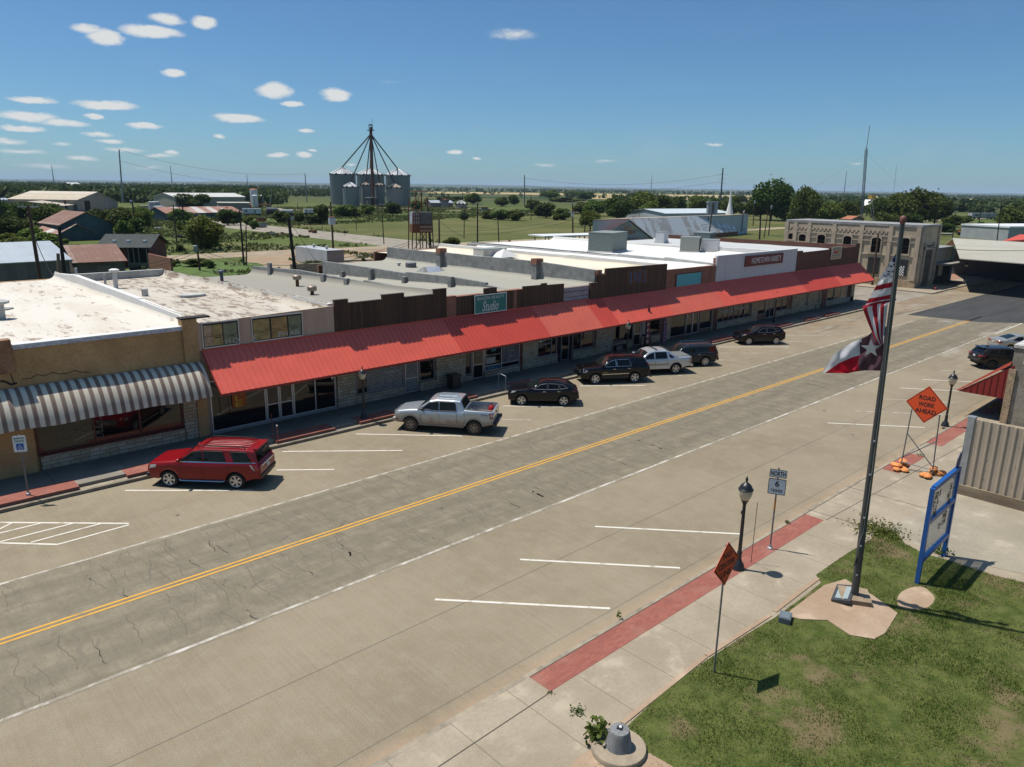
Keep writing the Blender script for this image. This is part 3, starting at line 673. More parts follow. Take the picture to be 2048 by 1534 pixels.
text('lettering', '940-888-3390', M_letwin, wq, (26.2, YF-.056, 1.98), (1,0,0), (0,0,1), 1.15, 0.2); text('lettering', 'hair and nails by walk in', M_letwin, wq, (26.2, YF-.057, 1.72), (1,0,0), (0,0,1), 1.7, 0.09)
dq = window(s, 27.2, 28.25, 0.36, ZT, M_alu, name='door', rails=(1.3,)); lattice(dq, 27.28, 28.15, 0.45, 3.1, YF-.05)
window(s, 28.35, 29.6, 0.95, ZT, M_alud); stone(s, 28.35, 29.65, 0.3, 0.92, name='stone_base')
local(s)
# 4 --- beauty studio
s = shop('beauty_studio', 'brown board fronted shop with the teal BRAZOS BEAUTY Studio sign', 30.6, 37.65)
shell(s, 30.6, 37.65, 6.32, 4.65, 68, M_brickr); roof_deck(30.7, 37.65, 6.05, 4.65, 68, M_roofg2, s, (0.15,0.25))
side_wall('parapet_wall', 37.62, [(YF+.2,6.15),(41,6.18),(43,6.28),(43.02,6.45),(47.5,6.49),(53.5,6.32),(53.52,6.20),(58.8,6.2),(67.8,6.12)], M_grayp, s, 0.30)
pl = MB()
for y, h in ((63.5,5.5),(58.5,6.15),(53.2,5.95),(46.8,6.55)): pl.box((37.1,y,4.6),(37.46,y+.4,h))
pl.build('buttress', M_grayp, s)
facade('board_front', None, [(31.45,6.28),(33.95,6.28),(33.95,6.70),(35.15,6.70),(35.15,6.28),(37.65,6.36)], 4.95, M_wood2, s)
MB().box((30.62,YF-.13,4.95),(31.44,YF+.2,6.42)).build('brick_pier', M_brickr, s)
MB().box((36.75,YF-.14,5.0),(37.05,YF-.102,6.33)).build('brick_strip', M_brickr, s)
cp = MB(); cp.box((31.45,YF-.12,6.30),(33.94,YF+.3,6.345)); cp.box((35.16,YF-.12,6.33),(37.65,YF+.3,6.375)); cp.build('coping', M_brickr, s)
stone(s, 29.7, 32.2); window(s, 32.25, 32.85, 0.75, ZT, M_alud); stone(s, 32.25, 32.9, 0.3, 0.72, name='stone_base')
d_ = window(s, 32.95, 33.95, 0.36, ZT, M_alu, name='door', rails=(1.35,)); text('lettering', 'Studio', M_letwin, d_, (33.45,YF-.056,2.1), (1,0,0), (0,0,1), 0.4, 0.2, shear=0.3)
w_ = window(s, 34.05, 37.5, 0.72, ZT, M_alu, (35.7,), rails=(1.1,)); stone(s, 34.05, 37.5, 0.3, 0.70, name='stone_base')
fl = MB(); rr = random.Random(5)
for i in range(26):
 a = rr.uniform(0, PI); r_ = rr.uniform(.25,.55); c = V((34.9+r_*math.cos(a), YF-.058-.0004*i, 2.45+r_*math.sin(a)*.8)); q = rr.uniform(.05,.13)
 fl.poly([c+V((q*math.cos(t)*1.5,0,q*math.sin(t))) for t in np.linspace(0,2*PI,8)[:-1]], i % 2)
MB().box((34.7,YF-.07,2.1),(35.15,YF-.056,2.5)).build('window_decal', mat('decal_teal', (0.02,0.17,0.20), 0.6), w_)
fl.build('window_decal', [mat('decal_green', (0.10,0.20,0.03), 0.6), mat('decal_leaf', (0.16,0.22,0.05), 0.6)], w_)
text('lettering', 'BRAZOS BEAUTY', M_letwin, w_, (34.95,YF-.058,1.86), (1,0,0), (0,0,1), 1.3, 0.11)
MB().box((34.2,YF-.06,1.25),(35.1,YF-.056,1.7)).build('notice', mat('paper', (0.42,0.40,0.36), 0.8), w_)
MB().box((34.1,YF-.06,0.8),(35.6,YF-.056,1.06)).build('notice', mat('blue_notice', (0.03,0.09,0.16), 0.8), w_); text('lettering', '940-888-3537', mat('cyan_letters', (0.07,0.35,0.42), 0.7), w_, (34.9,YF-.061,0.93), (1,0,0), (0,0,1), 1.0, 0.12)
MB().box((35.78,YF-.06,1.14),(37.4,YF-.056,3.15)).build('window_banner', mat('gray_curtain_print', (0.14,0.14,0.15), 0.8, var=0.4, scale=2.0, stretch=(3,1,0.4)), w_)
for z, t_, hh in ((2.85,'Hair and Makeup',.13),(2.45,'Nails and Waxing',.13),(1.95,'Tan',.12),(1.5,'Spa',.12)): text('lettering', t_, M_letwin, w_, (36.7,YF-.061,z), (1,0,0), (0,0,1), min(1.2,.13*len(t_)), hh)
MB().box((37.52,YF-.10,0.3),(37.72,YF+.001,3.4)).build('trim', M_maroon, s)
local(s)
# 5 --- recessed door shop
s = shop('recessed_door_shop', 'shop with a recessed entry and faded lap siding strip beside dark boards', 37.65, 46)
shell(s, 37.65, 46, 6.1, 5.6, 69, M_brickr); roof_deck(37.8, 46, 5.9, 5.65, 69, M_roofg2, s, (0.25,0.35))
side_wall('parapet_wall', 46.0, [(YF+.1,7.2),(45.6,7.36),(48.8,7.34),(54.3,7.22),(59.5,7.22),(60.8,7.12),(68.8,7.1)], M_grayp, s, 0.34)
ch = MB(); ch.box((45.4,58.9,5.6),(45.84,59.5,7.5)); ch.box((45.4,45.5,5.6),(45.84,46.1,7.52)); ch.build('chimney', M_grayp, s)
ch = MB(); ch.box((45.36,58.86,7.1),(46.2,59.54,7.62)); ch.box((45.36,45.46,7.15),(46.2,46.14,7.64)); ch.build('chimney_cap', M_brickr, s)
facade('board_front', None, [(37.7,6.55),(39.6,6.52),(39.6,6.62),(40.2,6.62),(40.2,6.47),(42.08,6.43)], 4.95, M_wood2, s)
lp = MB()
for z, h in ((4.98,.32),(5.34,.36),(5.76,.30)): lp.box((42.12,YF-.06,z),(45.0,YF+.001,z+h))
lp.build('lap_siding', mat('faded_siding', (0.32,0.29,0.31), 0.9, var=0.15, scale=3, fine=0.2, fine_scale=25), s)
stone(s, 37.75, 39.3); w_ = window(s, 39.4, 41.5, 1.0, ZT, M_alud, (40.9,)); stone(s, 39.35, 41.55, 0.3, 0.97, name='stone_base')
text('lettering', 'CONNECTION', M_letwin, w_, (40.2,YF-.056,2.35), (1,0,0), (0,0,1), 1.3, 0.26, shear=0.15); text('lettering', '940-888-3155', M_letwin, w_, (40.2,YF-.057,1.95), (1,0,0), (0,0,1), 1.0, 0.12)
MB().box((41.6,YF-.004,0.3),(43.3,YF+.0015,3.3)).build('recess', M_dark, s)
window(s, 42.0, 42.9, 0.36, ZT, M_alud, name='door')
w_ = window(s, 43.3, 45.9, 1.0, ZT, M_alud, (44.3,)); stone(s, 43.2, 46.0, 0.3, 0.97, d=0.3, name='stone_base')
text('lettering', 'CONNECTION', M_letw, w_, (45.1,YF-.056,2.6), (1,0,0), (0,0,1), 1.3, 0.24); text('lettering', 'SERVICES', M_letwin, w_, (45.1,YF-.057,2.25), (1,0,0), (0,0,1), 0.9, 0.18); text('lettering', 'Dusty Monts Owner', M_letwin, w_, (45.1,YF-.058,1.85), (1,0,0), (0,0,1), 1.2, 0.1)
local(s)
# 6 --- 1983 front
s = shop('tall_board_front_shop', 'tallest brown board fronted shop with blue 1983 numerals', 46, 55.2)
shell(s, 46, 55.2, 6.9, 6.4, 71.5, M_brickr); roof_deck(46.2, 55.2, 6.62, 6.35, 71.5, mat('cream_roof', (0.66,0.58,0.45), 0.85, var=0.1, scale=0.5, fine=0.08), s, (0,0.55))
side_wall('parapet_wall', 55.2, [(YF+.1,7.15),(50.7,7.17),(50.72,7.10),(59,7.04),(71.5,6.95)], M_whitep, s, 0.5)
facade('board_front', None, [(45.07,6.25),(46.0,6.25),(46.0,6.80),(46.9,6.80),(46.9,7.28),(55.2,7.2)], 4.95, M_wood2, s, th=0.2, y=YF-.2)
MB().box((45.9,YF-.1,6.8),(46.5,YF+.2,7.2)).build('brick_step', M_brickr, s)
MB().box((49.6,YF-.225,5.75),(52.4,YF-.201,6.95)).build('number_board', mat('worn_orange_board', (0.115,0.058,0.028), 0.85, var=0.3, scale=2), s)
for i, ch in enumerate('1983'): text('numeral', ch, mat('blue_numerals', (0.018,0.075,0.19), 0.6), s, (50.05+0.62*i, YF-.228, 6.33), (1,0,0), (0,0,1), 0.36 if ch != '1' else 0.2, 1.0)
stone(s, 46.1, 48.2); window(s, 48.3, 51.0, 0.95, ZT, M_alud); stone(s, 48.25, 51.0, 0.3, 0.92, name='stone_base'); window(s, 51.1, 52.1, 0.36, ZT, M_alu, name='door', rails=(1.35,))
w_ = window(s, 52.2, 54.9, 0.95, ZT, M_alud, (52.9,)); stone(s, 52.15, 54.9, 0.3, 0.92, name='stone_base'); MB().box((52.3,YF-.062,1.2),(52.75,YF-.055,3.1)).build('window_banner', mat('paper', (0.42,0.40,0.36), 0.8), w_)
MB().box((54.9,YF-.1,0.3),(55.2,YF+.001,3.4)).build('trim', M_maroon, s)
local(s)
# 7 --- brick front with turquoise panel
s = shop('brick_front_shop', 'red brick fronted shop with a blank turquoise sign panel', 55.2, 63.3)
shell(s, 55.2, 63.3, 6.62, 6.2, 74, M_brickr); roof_deck(55.4, 63.3, 6.45, 6.1, 74, M_roofw, s, (0.5,0.3))
side_wall('parapet_wall', 63.3, [(YF+.1,6.75),(45,6.92),(45.02,6.80),(51,6.82),(51.02,6.60),(56.5,6.57),(64.4,6.5),(76,6.45)], M_whiteg, s, 0.45)
facade('brick_front', None, [(55.25,6.66),(63.25,6.60)], 4.9, M_brickr, s); MB().box((62.3,YF-.15,4.9),(62.9,YF-.101,6.6)).build('pilaster', M_brickr, s)
fr = MB().box((56.85,YF-.16,5.0),(60.75,YF-.101,6.12)).build('sign_panel', mat('turquoise_paint', (0.075,0.36,0.42), 0.6, var=0.06), s)
fb = MB(); fb.box((56.7,YF-.17,4.95),(56.85,YF-.102,6.2)); fb.box((60.75,YF-.17,4.95),(60.9,YF-.102,6.2)); fb.box((56.85,YF-.17,6.12),(60.75,YF-.1025,6.2)); fb.build('sign_frame', M_maroon, s)
stone(s, 55.3, 56.4); window(s, 56.5, 58.9, 0.42, ZT, M_alud); window(s, 59.0, 60.0, 0.36, ZT, M_alu, name='door'); window(s, 60.05, 61.0, 0.36, ZT, M_alu, name='door'); window(s, 61.2, 63.2, 0.6, ZT, M_alud)
local(s)
# 8 --- variety store
s = shop('variety_store', 'wide shop with a white ribbed metal front below the HOMETOWN VARIETY sign', 63.3, 79.3)
shell(s, 63.3, 79.3, 7.3, 6.2, 76, M_brickr); roof_deck(63.4, 79.3, 6.45, 6.3, 76, M_roofw, s, (0.3,0.5))
side_wall('parapet_wall', 79.3, [(YF+.1,7.1),(45.4,7.12),(50,6.95),(50.02,6.8),(59,6.78),(63.8,6.6),(76,6.6)], M_whitep, s, 0.6)
facade('metal_front', None, [(63.26,7.37),(79.25,7.49)], 4.95, M_whitemetal, s, th=.14, y=YF-.14)
MB().box((63.26,YF-.17,7.40),(79.3,YF+.1,7.50)).build('trim', mat('white_trim', (0.66,0.66,0.66), 0.6), s)
stone(s, 63.2, 64.1); MB().box((63.4,YF-.2,0.3),(64.1,YF-.161,3.3)).build('trim', M_maroon, s); w_ = window(s, 64.3, 70.4, 0.9, ZT, M_alud, (65.3,66.3,67.3,68.3,69.3)); stone(s, 64.2, 70.5, 0.3, 0.88, name='stone_base')
text('lettering', 'Pioneer', M_letwin, w_, (67.3,YF-.056,2.9), (1,0,0), (0,0,1), 3.6, 0.5, shear=.2); text('lettering', 'Museum & Memorabilia', M_letwin, w_, (67.3,YF-.057,2.0), (1,0,0), (0,0,1), 5.4, 0.36)
stone(s, 70.6, 71.9); window(s, 72.0, 73.6, 0.9, ZT, M_alud); window(s, 73.7, 75.6, 0.36, ZT, M_alu, (74.6,), name='door'); window(s, 75.8, 78.4, 0.9, ZT, M_alud, (77.2,)); stone(s, 75.8, 79.2, 0.3, 0.88, name='stone_base')
local(s)
# 9 --- corner shop
s = shop('corner_brick_shop', 'dark brown brick shop at the street corner end of the row', 79.3, 95.5)
shell(s, 79.3, 95.5, 7.0, 6.2, 70, M_brickb); roof_deck(79.6, 95.5, 6.35, 6.2, 70, M_roofs, s, (0.3,0.3))
side_wall('side_wall', 95.5, [(YF+.1,7.2),(52,7.05),(70,6.95)], M_brickb, s, 0.4)
facade('brick_front', None, [(79.32,7.22),(80.6,7.2),(80.6,7.0),(87.2,7.05),(87.2,7.25),(89.0,7.25),(89.0,7.06),(94.4,7.1),(94.4,7.45),(95.5,7.45)], 4.9, M_brickb, s, th=.14, y=YF-.14)
stone(s, 79.3, 88.0, 0.3, 3.3, name='stone_front'); nw = MB()
window(s, 82.6, 83.0, 0.9, 3.0, M_alud, y=YF-.17); window(s, 85.6, 86.0, 0.9, 3.0, M_alud, y=YF-.17); MB().box((86.5,YF-.19,0.3),(87.8,YF-.161,3.2)).build('door', M_maroon, s)
window(s, 88.1, 89.9, 0.9, ZT, M_alud); stone(s, 88.1, 95.4, 0.3, 0.88, name='stone_base'); window(s, 90.2, 93.6, 0.9, ZT, M_alu, (91.9,)); stone(s, 94.6, 95.5)
local(s)
t = thing('red_awning', 'long red ribbed metal awning running along the shop fronts', 'awning', (55, YF, 3))
AX0, AX1, AYT, AZT, AYE, AZE = 14.35, 95.95, YF-0.18, 4.95, 36.95, 3.06
reds = [mat('awning_red', (0.66,0.110,0.070), 0.42, var=0.06, scale=0.7), mat('awning_red_faded', (0.60,0.125,0.08), 0.45, var=0.06, scale=0.7), mat('awning_red_deep', (0.54,0.07,0.045), 0.42, var=0.05, scale=0.7)]
mb = MB(); x = AX0; i = 0; sec = [0,0,0,0,2,2,1,1,1,0,2,1,0,0,0,0,0,0]
def az(y): return AZT+(AZE-AZT)*(y-AYT)/(AYE-AYT)
nrm = V((0, -(AZT-AZE), -(AYE-AYT))).normalized(); nrm = nrm if nrm.z > 0 else -nrm
pt, pe = V((0,AYT,AZT)), V((0,AYE,AZE))
cuts = [14.35,22.3,30.2,38.6,41.5,44.4,46.5,54.0,62.0,70.0,78.5,87.0,95.95]; mi = [0,0,2,1,1,2,0,1,0,0,2,0]
for a, b_, k in zip(cuts, cuts[1:], mi):
 A = [V((a,AYT,AZT)), V((b_,AYT,AZT)), V((b_,AYE,AZE)), V((a,AYE,AZE))]
 mb.prism(A, -nrm*0.03, k)
 n = int((b_-a)/0.33); st = (b_-a)/n
 for q in range(n):
  xr = a+st*(q+.5); w = 0.022; h = 0.035
  for (xa, xb) in ((xr-w, xr+w),):
   P = [V((xa-.012,AYT,AZT)), V((xb+.012,AYT,AZT)), V((xb,AYT,AZT))+nrm*h, V((xa,AYT,AZT))+nrm*h]
   mb.prism(P, pe-pt, k)
mb.build('roof_sheet', reds, t)
fs = MB(); fs.box((AX0,AYE-.03,AZE-.13),(AX1,AYE-.002,AZE-.005)); fs.build('fascia', mat('awning_fascia', (0.20,0.022,0.015), 0.5), t)
ft = MB(); ft.prism([V((AX0-.04,AYT,AZT+.04)), V((AX0-.04,AYE,AZE+.04)), V((AX0-.04,AYE,AZE-.12)), V((AX0-.04,AYT,AZT-.12))], (.038,0,0)); ft.prism([V((AX1,AYT,AZT+.04)), V((AX1,AYE,AZE+.04)), V((AX1,AYE,AZE-.12)), V((AX1,AYT,AZT-.12))], (.04,0,0))
ft.build('end_trim', mat('awning_trim_red', (0.40,0.045,0.03), 0.5), t)
MB().box((AX0,AYT,AZT-.02),(AX1,AYT+.06,AZT+.09)).build('top_flashing', reds[2], t)
for xr in (14.6, 22.0, 30.4, 46.5, 63.0, 79.5, 95.2):
 MB().tube([(xr,YF-.12,3.15),(xr,AYE+.1,AZE-.05)], 0.03, 5).build('bracket', M_maroon, t)
t.location = (0,0,0)
def board_sign(name, label, x0, x1, z0, z1, m, frame=None, y=YF-.2, cat='sign'):
 t = thing(name, label, cat, (0,0,0)); MB().box((x0,y-.05,z0),(x1,y,z1)).build('panel', m, t)
 if frame:
  f = MB(); w = .05
  f.box((x0,y-.07,z0),(x0+w,y-.051,z1)); f.box((x1-w,y-.07,z0),(x1,y-.051,z1)); f.box((x0+w,y-.07,z1-w),(x1-w,y-.051,z1)); f.box((x0+w,y-.07,z0),(x1-w,y-.051,z0+w)); f.build('border', frame, t)
 return t
t = board_sign('shop_sign', 'teal sign with white script reading BRAZOS BEAUTY Studio', 32.95, 35.95, 5.0, 6.3, mat('teal_sign', (0.012,0.175,0.155), 0.5, var=0.15), M_letw)
text('lettering', 'BRAZOS BEAUTY', M_letw, t, (34.45,YF-.255,6.05), (1,0,0), (0,0,1), 2.5, 0.20, spacing=1.25)
text('lettering', 'Studio', M_letw, t, (34.42,YF-.255,5.48), (1,0,0), (0,0,1), 1.5, 0.68, shear=0.35)
t = board_sign('store_sign', 'dark red sign with raised white letters reading HOMETOWN VARIETY', 68.3, 76.0, 6.15, 7.2, mat('dark_red_sign', (0.14,0.016,0.014), 0.6, var=0.1), mat('dark_red_sign_edge', (0.17,0.022,0.018), 0.6), y=YF-.17)
text('lettering', 'HOMETOWN VARIETY', M_letw, t, (72.6,YF-.225,6.68), (1,0,0), (0,0,1), 6.0, 0.58)
st = MB(); c = V((69.1,YF-.23,6.68))
for k in range(3):
 o = V(((k-1)*.12,0,(-.05 if k != 1 else .16))); st.poly([c+o+V((.17*math.sin(q*PI/5)*(1 if q%2==0 else .42),0,.17*math.cos(q*PI/5)*(1 if q%2==0 else .42))) for q in range(10)])
st.build('star_emblem', mat('red_star', (0.27,0.04,0.03), 0.6), t)
t = board_sign('square_sign', 'square white sign with red and yellow artwork on the brown corner shop', 87.5, 90.2, 5.85, 7.3, mat('cream_sign', (0.55,0.47,0.37), 0.6, var=0.08), None)
text('lettering', "ARTURO'S", mat('dark_letters', (0.07,0.03,0.03), 0.6), t, (88.85,YF-.255,7.03), (1,0,0), (0,0,1), 2.1, 0.34); text('lettering', 'BURGERS', mat('dark_letters', (0.07,0.03,0.03), 0.6), t, (88.85,YF-.255,6.32), (1,0,0), (0,0,1), 2.1, 0.30)
q = MB(); q.poly([(87.75,YF-.252,6.55),(88.9,YF-.252,6.5),(89.3,YF-.252,6.78),(88.3,YF-.252,6.85)]); q.build('artwork', mat('sign_red', (0.40,0.035,0.02), 0.6), t)
q = MB(); q.poly([(88.9,YF-.2515,6.5),(90.0,YF-.2515,6.55),(90.05,YF-.2515,6.95),(89.4,YF-.2515,6.85)]); q.poly([(87.7,YF-.2515,5.95),(90,YF-.2515,5.95),(90,YF-.2515,6.1),(87.7,YF-.2515,6.1)]); q.build('artwork', mat('sign_gold', (0.45,0.26,0.08), 0.6), t)
def z_roof(p): return p
def turbine(px, label):
 b_ = at(*px, 5.72); t = thing('roof_ventilator', label, 'vent', b_, group='ventilators on the gray roof')
 MB().lathe([(0.13,-.05),(0.13,.55)], n=10).build('pipe', M_rust, t, smooth=40)
 MB().lathe([(0.30,.55),(0.33,.60),(0.33,.84),(0.26,.90),(.05,.95)], n=14).build('cap', mat('rusty_steel_cap', (0.22,0.15,0.10), 0.5, metal=0.4, scale=4, col2=(0.32,0.30,0.27)), t, smooth=40)
turbine((595,573), 'rusty capped ventilator on the gray roof, farther from the street'); turbine((625,597), 'rusty capped ventilator on the gray roof, nearer the wooden front')
def pipe(px, z, h, r, label, m=M_whitep, cap=True):
 b_ = at(*px, z); t = thing('vent_pipe', label, 'vent pipe', b_)
 MB().lathe([(r,-.2),(r,h)], n=10).build('pipe', m, t, smooth=40)
 if cap: MB().lathe([(r*1.15,h-.02),(r*2.1,h+.05),(r*2.1,h+.16),(r*1.1,h+.24)], n=12).build('cap', m, t, smooth=40)
pipe((232,575), 5.9, 1.15, 0.17, 'white capped vent pipe behind the long white parapet'); pipe((211,570), 5.9, 0.85, 0.09, 'thin gray vent pipe beside a capped white one', M_whiteg, False)
pipe((290,588), 6.1, 0.35, 0.22, 'stubby gray vent on the worn white roof', M_whiteg, False); pipe((444,562), 5.5, 0.7, 0.14, 'dark blue capped pipe by the white stained roof corner', mat('dark_blue_steel', (0.05,0.07,0.10), 0.5))
pipe((798,540), 5.3, 0.55, 0.10, 'small white topped pipe beside a round rooftop unit', M_whiteg); pipe((2,641), 6.1, 0.9, 0.25, 'pale vent at the left end of the white roof', M_whiteg)
pipe((153,548), 6.0, 0.5, 0.10, 'short white pipe at the back of the white roof', M_whitep, False)
def box_unit(name, label, px, z, size, rz, m, cat='rooftop unit', fins=True):
 b_ = at(*px, z); t = thing(name, label, cat, b_, rz); w, d, h = size
 MB().box((-w/2,-d/2,.12),(w/2,d/2,h)).build('casing', m, t); MB().box((-w/2-.08,-d/2-.08,-.3),(w/2+.08,d/2+.08,.118)).build('curb', M_whitep, t)
 MB().box((-w/2-.02,-d/2-.02,h),(w/2+.02,d/2+.02,h+.05)).build('lid', mat('unit_lid', (0.21,0.235,0.22), 0.6), t)
 if fins:
  f = MB()
  for k in range(9):
   x = -w/2+.15+(w-.3)*k/8; f.box((x-.05,-d/2-.03,.3),(x+.05,-d/2-.001,h-.15))
   y = -d/2+.15+(d-.3)*k/8; f.box((w/2+.001,y-.05,.3),(w/2+.03,y+.05,h-.15))
  f.build('grille', mat('unit_grille', (0.055,0.065,0.065), 0.6), t)
M_unit = mat('gray_green_unit', (0.135,0.165,0.155), 0.55, var=0.1)
box_unit('air_conditioner', 'large gray green air conditioning unit on the white roof', (1215,502), 6.4, (4.6,3.0,2.2), 0.3, M_unit, fins=False)
box_unit('air_conditioner', 'finned cooling unit nearest the white metal front', (1380,503), 6.4, (2.3,2.2,1.7), 0.5, mat('pale_unit', (0.30,0.31,0.27), 0.6))
box_unit('air_conditioner', 'gray finned unit standing by the dark parapet', (1408,489), 6.4, (2.8,2.2,1.6), 0.3, M_unit)
box_unit('roof_hatch', 'white boxed duct beside the finned cooling unit', (1420,503), 6.4, (2.2,2.0,1.4), 0.5, M_whitep, 'duct', False)
box_unit('roof_hatch', 'white wrapped chimney stub on the back edge of the white roof', (1323,483), 6.4, (1.5,1.3,1.3), 0.2, M_whitep, 'duct', False)
box_unit('roof_hatch', 'low white box on the cream roof', (980,512), 6.6, (3.2,1.6,0.75), 0.0, M_whiteg, 'duct', False)
t = thing('round_cooler', 'round dark cooler on the gray green roof', 'rooftop unit', at(822,542,5.35)); MB().lathe([(.55,-.1),(.55,.8),(.48,.85)], n=16).build('casing', mat('cooler_gray', (0.12,0.125,0.13), 0.6), t, smooth=40); MB().lathe([(.5,.851),(.1,.9)], n=16).build('lid', M_metalg, t, smooth=40)
b_ = at(862,549,5.45); t = thing('skylight', 'broken gray skylight with a bright tin flap', 'skylight', b_)
MB().add([(-1.5,-1.1,0),(1.5,-1.1,0),(1.5,1.1,0),(-1.5,1.1,0),(-.9,0,.75),(.9,0,.75)], [(0,1,5,4),(2,3,4,5),(1,2,5),(3,0,4)]).build('hood', M_grayp, t)
MB().prism([V((-1.2,-1.2,.25)),V((.3,-1.2,.2)),V((.6,-.5,.75)),V((-.9,-.4,.8))], (0,.02,.03)).build('flap', mat('bright_tin', (0.62,0.63,0.66), 0.3, metal=0.5), t)
b_ = at(1008,513,6.62); t = thing('skylight', 'white pyramid skylight on the cream roof', 'skylight', b_); MB().add([(-1.3,-1,0),(1.3,-1,0),(1.3,1,0),(-1.3,1,0),(0,0,.8)], [(0,1,4),(1,2,4),(2,3,4),(3,0,4)]).build('hood', M_whitep, t)
tag(MB().slab([(7.6+.8*math.cos(q)*(1+.2*math.sin(2*q)), 52+.5*math.sin(q)) for q in np.linspace(0,2*PI,12)[:-1]], 6.1, 6.22).build('roof_patch', M_grayp), 'dark sealed patch lying on the white roof', 'patch')
tag(MB().slab([(18.6+.9*math.cos(q), 51.5+.5*math.sin(q)) for q in np.linspace(0,2*PI,12)[:-1]], 5.95, 6.22).build('roof_patch', M_whiteg), 'low gray lump on the worn white roof', 'patch')
def paint(name, col, metal=0.0, rough=0.28, flake=0.04):
 return mat(name, col, rough, metal=metal, var=flake, scale=3, coat=0.35, spec=.25)
M_cglass = mat('tinted_glass', (0.004,0.005,0.006), 0.02, spec=0.35)
M_wind = mat('windscreen_glass', (0.012,0.016,0.016), 0.02, spec=0.5)
M_tyre = mat('tyre_rubber', (0.018,0.017,0.016), 0.85)
M_tyremud = mat('muddy_tyre', (0.05,0.038,0.028), 0.9, var=0.3, scale=8)
M_rim = mat('alloy_rim', (0.52,0.52,0.53), 0.28, metal=0.75)
M_rimmud = mat('muddy_rim', (0.30,0.235,0.18), 0.6, metal=0.2, var=0.2, scale=8)
M_chrome = mat('chrome', (0.62,0.62,0.63), 0.12, metal=1.0)
M_trim = mat('black_trim', (0.012,0.012,0.012), 0.5)
M_under = mat('underbody', (0.006,0.006,0.006), 0.9)
M_red = mat('tail_lamp', (0.30,0.008,0.008), 0.15, coat=1)
M_lamp = mat('head_lamp', (0.50,0.50,0.48), 0.12, coat=1)
M_amber = mat('amber_lamp', (0.45,0.17,0.02), 0.2, coat=1)
M_plate = mat('plate_white', (0.55,0.57,0.60), 0.5)
M_gap = mat('panel_gap', (0.006,0.006,0.007), 0.8)
def lerp_tab(tab, x):
 if x >= tab[0][0]: return tab[0][1]
 for (a, p), (b_, q) in zip(tab, tab[1:]):
  if x >= b_: return q+(p-q)*((x-b_)/(a-b_) if a != b_ else 0)
 return tab[-1][1]
